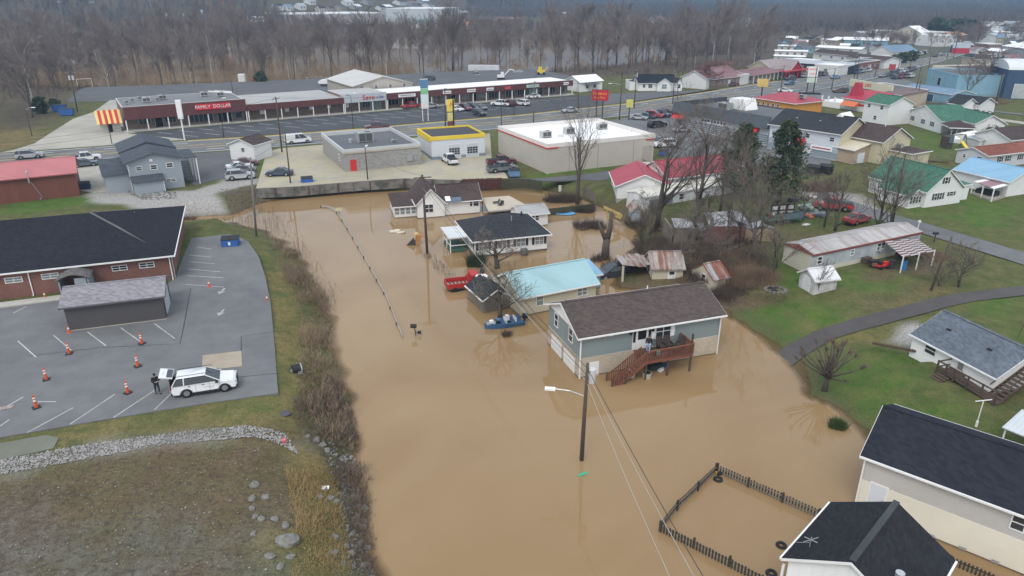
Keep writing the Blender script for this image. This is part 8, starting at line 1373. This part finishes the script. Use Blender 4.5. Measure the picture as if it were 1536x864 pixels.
h = House('orange_restaurant', 'orange stucco restaurant with a bright red hip roof by the road', 'restaurant', gp(1131,163), gp(1190,173)); h.vol(0,h.L,0,11,3.,1.9,'hip',orange_m,met_red,ov=.5); [h.win('F',1.4+k*1.7,1.1,.75,1.0) for k in range(5)]; h.unit(h.L-1.5,4.5,4.0,1.6,1.2,1.)
h = House('red_cone_diner', 'white diner with red roof, corner turret cone and orange awning', 'restaurant', gp(1263,163), gp(1301,169)); h.vol(0,h.L,0,9,3.,1.5,'shed',whitew,mat('diner_red_roof', (.36,.03,.05), .6, .15, .5),ov=.5); MB().tube([(.8,4,3.6),(.8,4,7.)],[2.,.9],4).build('turret_cone', mat('diner_red_roof', (.36,.03,.05)), h.o); MB().box(1.5,h.L-1,-.06,-.02,1.4,1.9).build('red_band', red_m, h.o); h.door('F',h.L-.8,0,.9,2.1)
MB().box(-7,-.05,-1,6,0,1.6).build('terrace_wall', sign_w, h.o); [MB().box(-6.8+k*2.2,-6.5+k*2.2,-.9,-.6,1.6,3.).build('terrace_post', sign_w, h.o) for k in range(3)]; MB().extx([(-2.6,1.4),(-.9,1.4),(-.9,2.5)],1.,h.L-2.5).build('awning', mat('awning_orange_red', (.58,.14,.05), .6, .1), h.o)
h = House('cream_roadside_shop', 'cream fronted roadside shop with red lettering on its long fascia', 'shop', gp(1275,143), gp(1335,155)); h.vol(0,h.L,0,12,3.4,.3,'flat',tanw,deck_roof); MB().box(-.5,h.L+.3,-.6,-.05,2.9,5.1).build('fascia', mat('cream_fascia', (.62,.57,.42), .7, .08), h.o); lettering("JACK  JOE'S",1.25,sign_r,h.o,(h.L*.36,-.64,4.0)); [h.win('F',3+k*3.2,.7,2.2,1.6) for k in range(4)]; h.vol(h.L,h.L+7,-2.4,6,3.2,1.1,'shed',tanw,mat('taupe_shingles', (.17,.13,.13), .85, .2, .6, 'shingle', p=.3)); h.door('F',h.L+4.6,0,3.2,2.1,dark_m,'bay_door',1,False)
h = House('green_roofed_double', 'two storey white house with green roof right of the red diner', 'house', gp(1292,181), gp(1328,188)); h.vol(0,h.L,0,8.,4.9,1.6,'gable',vinyl_w,sh_green,ov=.3); h.win('F',1.6,3.6,.8,.8); h.win('F',5.5,3.6,.8,.8); h.win('F',4.,.9,.8,.9)
h = House('green_roofed_cottage', 'white cottage with green cross gable roof and black shutters', 'house', gp(1357,183.5), gp(1410,200)); h.vol(0,h.L,0,8,2.7,2.6,'gable',vinyl_w,sh_green,'y',ov=.3); [h.win('F',h.L*f,1.,.7,1.,sh=shut_m) for f in (.2,.5,.75)]; h.vol(h.L*.3,h.L+4,5,12,2.9,1.8,'gable',vinyl_w,sh_green); MB().box(-6.5,-.2,.5,5,2.5,2.65).build('porch_roof', sign_w, h.o); [MB().box(-6.4+k*3,-6.2+k*3,.6,.8,0,2.5).build('porch_post', trim, h.o) for k in range(3)]
simple('grey_cottage', 'grey roofed white cottage behind the green roofed cottage', (1420,166), (1465,172), 8, 2.6, 1.5, 'gable', vinyl_w, sh_blk2, wins=3, cat='house')
h = House('light_blue_block', 'light blue flat roofed block building with a dark door high in its wall', 'building', gp(1387,132), gp(1430,145)); h.vol(0,h.L,0,14,6.2,.4,'flat',blue_m,deck_roof,tm=blue_m); h.door('F',h.L*.45,2.2,2.2,2.3,dark_m,'loft_door'); h.win('F',h.L*.28,3.4,.6,1.6)
h = House('low_blue_shed', 'low light blue shed with slate blue roof before the blue block', 'shed', gp(1350,146), gp(1424,158)); h.vol(0,h.L,0,9,3.,1.,'gable',blue_m,ltblue,ov=.2); h.door('F',h.L*.6,.3,2.5,2.,mat('blue_dock_door', (.05,.12,.22), .6)); h.door('F',h.L*.3,.3,2.,2.,mat('blue_dock_door', (.05,.12,.22)))
h = House('cream_warehouse', 'long tan warehouse with brown roof and cream parapet band by the bend', 'warehouse', gp(1395,122), gp(1512,139)); h.vol(0,h.L,0,22,5.2,.5,'flat',tanw,mat('brown_tar_roof', (.085,.07,.068), .9, .2, .2),tm=mat('cream_parapet', (.64,.60,.50), .7, .08)); MB().box(-.15,h.L+.15,-.18,-.065,3.9,5.72).build('parapet_band', mat('cream_parapet', (.64,.60,.50)), h.o)
h = House('navy_building', 'navy metal building with white ribbed vault roof and a grey door', 'building', gp(1503,148), gp(1570,150)); h.vol(0,h.L,0,16,8.5,.2,'flat',navy_m,met_white); arc = [(8-8.2*math.cos(math.pi*k/10), 8.6+2.6*math.sin(math.pi*k/10)) for k in range(11)]; MB().extx([(y,z) for y,z in arc][::-1],-.2,h.L).build('vault_roof', mat('white_rib_roof', (.64,.66,.67), .5, .15, .4, 'ribs', p=.8), h.o); h.door('F',4.6,.2,4.2,4.2,mat('mottled_door', (.42,.46,.46), .6, .4, .8),'loading_door',2)
FT = [('dark_shed','long black sided shed row with grey roof behind the motel',(1155,103),(1272,112),9,3.2,.6,'shed',mat('black_siding', (.03,.035,.042), .7),alu,6),('white_trailer_store','white trailer shaped store behind the red gabled motel office',(1181,101),(1219,104),7,3.4,.3,'flat',whitew,met_white,2),
 ('white_garage_block','white block garage beside the pole line',(1220,111),(1255,114),10,3.6,.3,'flat',whitew,met_white,1),('white_duplex','white building with brown roof above the black shed row',(1219,88),(1275,94),9,3.,1.4,'gable',whitew,sh_dbr,3),('white_brown_range','white range with brown roof left of the brick shops',(1268,97),(1325,103),10,3.2,1.4,'gable',whitew,sh_dbr,4),('brick_shops','low red brick shops at the road side',(1284,108),(1318,103),8,3.4,.3,'flat',brick_r,deck_roof,3),
 ('pale_blue_shop','pale blue shop front by the road at the pole pair',(1262,113),(1283,109),8,3.4,.3,'flat',blue_m,deck_roof,2),('white_store_rail','white garage with red side wall by the main road shrubs',(1318,101),(1336,97),9,3.6,.3,'flat',whitew,met_white,1),('blue_roof_lodge','white lodge with blue grey roof and a row of dormers',(1336,88),(1374,86),12,3.2,2.6,'gable',whitew,ltblue,5),('blue_long_store','long pale blue store with white roof',(1264,70),(1330,72),14,4.,1.2,'gable',blue_m,met_white,4),
 ('white_long_roof','long low white roofed building behind the brown roofed white one',(1222,78),(1290,82),8,2.6,.8,'gable',whitew,met_white,3),('far_white_van_depot','white depot with small trucks far up the valley',(1231,67),(1258,68),8,3.,.6,'gable',whitew,alu,2),('trailer_row_near','long white trailer home nearest the wood',(1160,93),(1205,95),4,2.8,.4,'gable',whitew,met_white,4),('trailer_row_mid','long white trailer home second from the wood edge',(1162,85),(1210,86),4,2.8,.4,'gable',whitew,met_white,4),('trailer_row_far','long white trailer home third row back',(1166,76.5),(1208,78),4,2.8,.4,'gable',whitew,met_white,4),
 ('green_shed','small green shed among the white trailers',(1184,98),(1197,99),5,2.6,.7,'gable',mat('green_siding', (.12,.22,.17), .8),sh_green,1),('tan_junk_hut','tan hut among clutter behind the black shed row',(1200,97),(1214,98),4,2.4,.6,'gable',tanw,sh_dbr,1),('market_hall','large cream market with red lettering far up the road',(1338,63),(1384,66),24,6,1.0,'flat',mat('cream_market', (.56,.50,.42), .8, .1),met_white,0),('market_gable','tall cream gabled entrance of the far market',(1381,66),(1396,65),20,6,4.5,'gable',mat('cream_market', (.56,.50,.42)),met_white,0),
 ('white_far_block','white block right of the far market gable',(1404,70),(1433,69),16,6,.4,'flat',whitew,met_white,2),('brown_far_shop','brown topped shop with orange roof edge at the far bend',(1428,66),(1448,64),12,5,1.6,'gable',brick_b,mat('rust_orange_roof', (.40,.20,.09), .7),1),('far_pale_row','pale long row behind the far market',(1312,57),(1350,57),12,4.5,.8,'gable',whitew,met_white,3),('far_grey_row','grey long row left of the far market',(1288,58),(1312,58),10,4,.8,'gable',greyw,alu,2),('dark_flat_shop','dark flat shop behind the white red board',(1424,79),(1452,80),12,4,.3,'flat',mat('dark_teal_wall', (.05,.07,.08), .8),deck_roof,2),
 ('little_red_shop','little red fronted shop at the far bend',(1450,77),(1458,77),8,3.4,1.6,'gable',mat('far_red_wall', (.35,.05,.06), .7),alu,1),('brown_office','brown flat office beside the bend right of the road',(1480,80),(1502,80),12,4.5,.3,'flat',brick_b,whitew,4),('grey_white_hall','pale grey hall with big white roof right of the bend',(1500,84),(1536,89),18,5,1.6,'gable',greyw,met_white,3),('mid_dark_house','dark roofed house under the street tree',(1460,99),(1482,100),9,3,1.6,'gable',tanw,sh_dbr,2),('stone_block_yard','low dark shed in the yard behind the warehouse',(1466,94),(1492,96),9,3,.4,'flat',brick_b,deck_roof,3),
 ('brown_edge_house','brown roofed house at the right edge behind the hedge',(1420,170),(1440,173),6,2.8,1.4,'gable',vinyl_w,sh_blk2,1)]
for nm, lab, a, b, D, e, r_, rf, wm_, rm_, wn_c in FT: simple(nm, lab, a, b, D, e, r_, rf, wm_, rm_, wins=wn_c, door=wn_c > 0, cat='house' if 'house' in nm or 'trailer' in nm else 'building')
o = [q for q in COL.objects if q.name == 'market_hall'][0]; MB().box(16,30,-.2,-.06,3.9,5.2).build('red_sign_band', sign_r, o)
rg = random.Random(11); n = 0                                             # town far up the valley, right edge
walls_ = [whitew, whitew, greyw, tanw, blue_m, brick_b, yellowish]; roofs_ = [met_white, alu, deck_roof, sh_dbr, sh_blk2, ltblue, met_white, pinkbr]
for row in range(11):
    y = 41.5 + row*3.3
    for k in range(12):
        x = 1452 + k*11.5 + rg.uniform(-5, 5) + row*2.2
        if x > 1590 or (x < 1508 and y > 70) or x < 1455 + row*4: continue
        w = rg.uniform(5, 11)*(.7+.05*row); simple('town_house', 'pale roofed house among the crowded far town at the upper right', (x, y), (x+w, y+rg.uniform(-.5,.9)), rg.uniform(9, 15), rg.uniform(3, 5), rg.uniform(1., 2.2), rg.choice(['gable','gable','flat']), rg.choice(walls_), rg.choice(roofs_), rg.choice(['x','x','y']), 2, False, group='crowded houses of the far town'); n += 1
# the plain and the slope across the river
PL = [('long_white_plant','very long pale plant building across the river',(430,38),(580,39),70,9,.6,'flat',mat('pinkish_plant_wall', (.42,.38,.37), .8, .1),met_white,0),('tall_white_plant','tall white end block of the plant across the river',(580,39.5),(664,40),80,16,.6,'flat',mat('plant_white_wall', (.52,.55,.56), .8, .06),met_white,0),('red_roof_barn_left','red roofed white barn on the far plain, left one of two pairs',(426,33),(440,33),14,4,2.6,'gable',whitew,met_pink,1),('red_roof_barn','red roofed white barn beside the left far barn',(438,38),(460,38),14,4,2.6,'gable',whitew,met_pink,2),('red_roof_stable','dark red roofed stable on the far plain',(484,36),(503,35),14,4,2.6,'gable',brick_b,met_pink,2),('red_roof_stable_right','red roofed white stable right of the dark one',(502,37),(522,36),14,4,2.4,'gable',whitew,met_pink,2),
 ('teal_roof_hall','white halls with teal roofs on the far plain',(615,42),(650,43),16,4.5,3.,'gable',whitew,mat('teal_roof', (.14,.26,.27), .7),3),('teal_roof_shed','white shed with blue roof right of the teal roofed halls',(656,43),(678,43),14,4,2.6,'gable',whitew,ltblue,2),('orange_roof_hut','small orange roofed hut on the far plain',(694,44),(704,44),8,3.5,3.,'gable',whitew,mat('far_orange_roof', (.55,.20,.07), .7),1),('far_brick_hall','brown hall right of the orange hut',(702,43),(745,42),18,5,2.2,'gable',tanw,sh_dbr,3),('far_red_hall','long dark red hall by the river trees',(746,36),(778,36),20,5,1.6,'gable',brick_r,pinkbr,3),('far_left_trailer','white trailer shaped building at the edge of the far field',(372,33.5),(397,33.5),10,4,.6,'gable',whitew,met_white,3)]
for nm, lab, a, b, D, e, r_, rf, wm_, rm_, wc_ in PL: simple(nm, lab, a, b, D, e, r_, rf, wm_, rm_, wins=wc_, door=False, h_win=1.6)
for k, (px, py, w) in enumerate(((420,13.5,12),(436,14,10),(455,12.5,10),(486,17,10),(500,17,8),(515,16,8),(525,7,12),(540,13,8),(556,5.5,9),(576,15,8),(585,14,10),(606,5.8,12),(622,7.5,8),(648,10,8),(700,22,10),(890,21,8),(905,23,8),(948,26,10),(940,20,9),(975,35,9),(990,32,8),(1040,38,10),(88,1.5,10),(138,3,9),(230,6,12),(640,4,9),(470,5,9),(845,23,8))): simple('hillside_house', 'small pale house on the hazy slope across the river', (px-w/2, py+3), (px+w/2, py+3), 11, 4.5, 2.2, 'gable', rg.choice([whitew, whitew, tanw, greyw]), rg.choice(roofs_), 'x', 2, False, h_win=1.6, cat='house', group='houses on the far slope')
for k, (px, py, pt) in enumerate(((338,32,5),(305,33,18),(278,36,24),(252,36,24),(1085,36,16))): p = gp(px, py); hh = hgt(p, pt); t = thing('far_mast', ['red capped white mast above the far field','pale tower on the far bank left of the mast','thin far pole left of the pale tower','leftmost thin far pole across the river','white steeple in the far wood'][k], 'mast', p); MB().cyl(0,0,0,hh,.5,.35,8).build('mast', mat('mast_white', (.6,.6,.6), .6), t); MB().cyl(0,0,hh,hh+2.,.9,.9,8).build('cap', red_m if k == 0 else MATS['mast_white'], t)

for k in range(70):                                                        # bare trees among the roofs of the far town and behind the shops along the road
    px, py = (rg.uniform(1440, 1540), rg.uniform(44, 76)) if k < 34 else (rg.uniform(1160, 1460), rg.uniform(58, 84))
    p = gp(px, py); A, T = WV[k % 12]; t = thing('town_tree', 'small leafless tree among the roofs of the far town' if k < 34 else 'small leafless tree behind the buildings along the far main road', 'tree', p, k, 'leafless trees of the far town'); s_ = rg.uniform(.35, .7); t.scale = (s_, s_, s_*.85); ob('trunk', A, t); ob('crown', T, t)

for k in range(30):                                                        # low sheds and trailers packed between the shops and the far bend
    px, py = (rg.uniform(1160, 1330), rg.uniform(63, 82)) if k < 20 else (rg.uniform(1446, 1530), rg.uniform(78, 100))
    if 1260 < px < 1335 and 66 < py < 76: continue
    simple('roadside_shed', 'low pale roofed shed among the crowded lots along the far main road', (px, py), (px + rg.uniform(9, 20), py + rg.uniform(-.6, .9)), rg.uniform(5, 10), rg.uniform(2.6, 3.6), rg.uniform(.5, 1.3), 'gable', rg.choice(walls_), rg.choice(roofs_), rg.choice(['x', 'x', 'y']), 2, False, group='sheds along the far main road')
# ---------------------------------------------------------------- valley air
hz = MB().box(-3290, 3290, -28, 4280, -3.2, 560).build('haze', None); tag(hz, kind='stuff'); hm_ = bpy.data.materials.new('haze'); hm_.use_nodes = True; nt = hm_.node_tree; nt.nodes.remove(nt.nodes['Principled BSDF'])
pv = nt.nodes.new('ShaderNodeVolumePrincipled'); pv.inputs['Color'].default_value = (.42,.68,1,1); pv.inputs['Density'].default_value = .0003; pv.inputs['Anisotropy'].default_value = .2; nt.links.new(pv.outputs[0], nt.nodes['Material Output'].inputs['Volume']); hz.data.materials.append(hm_)
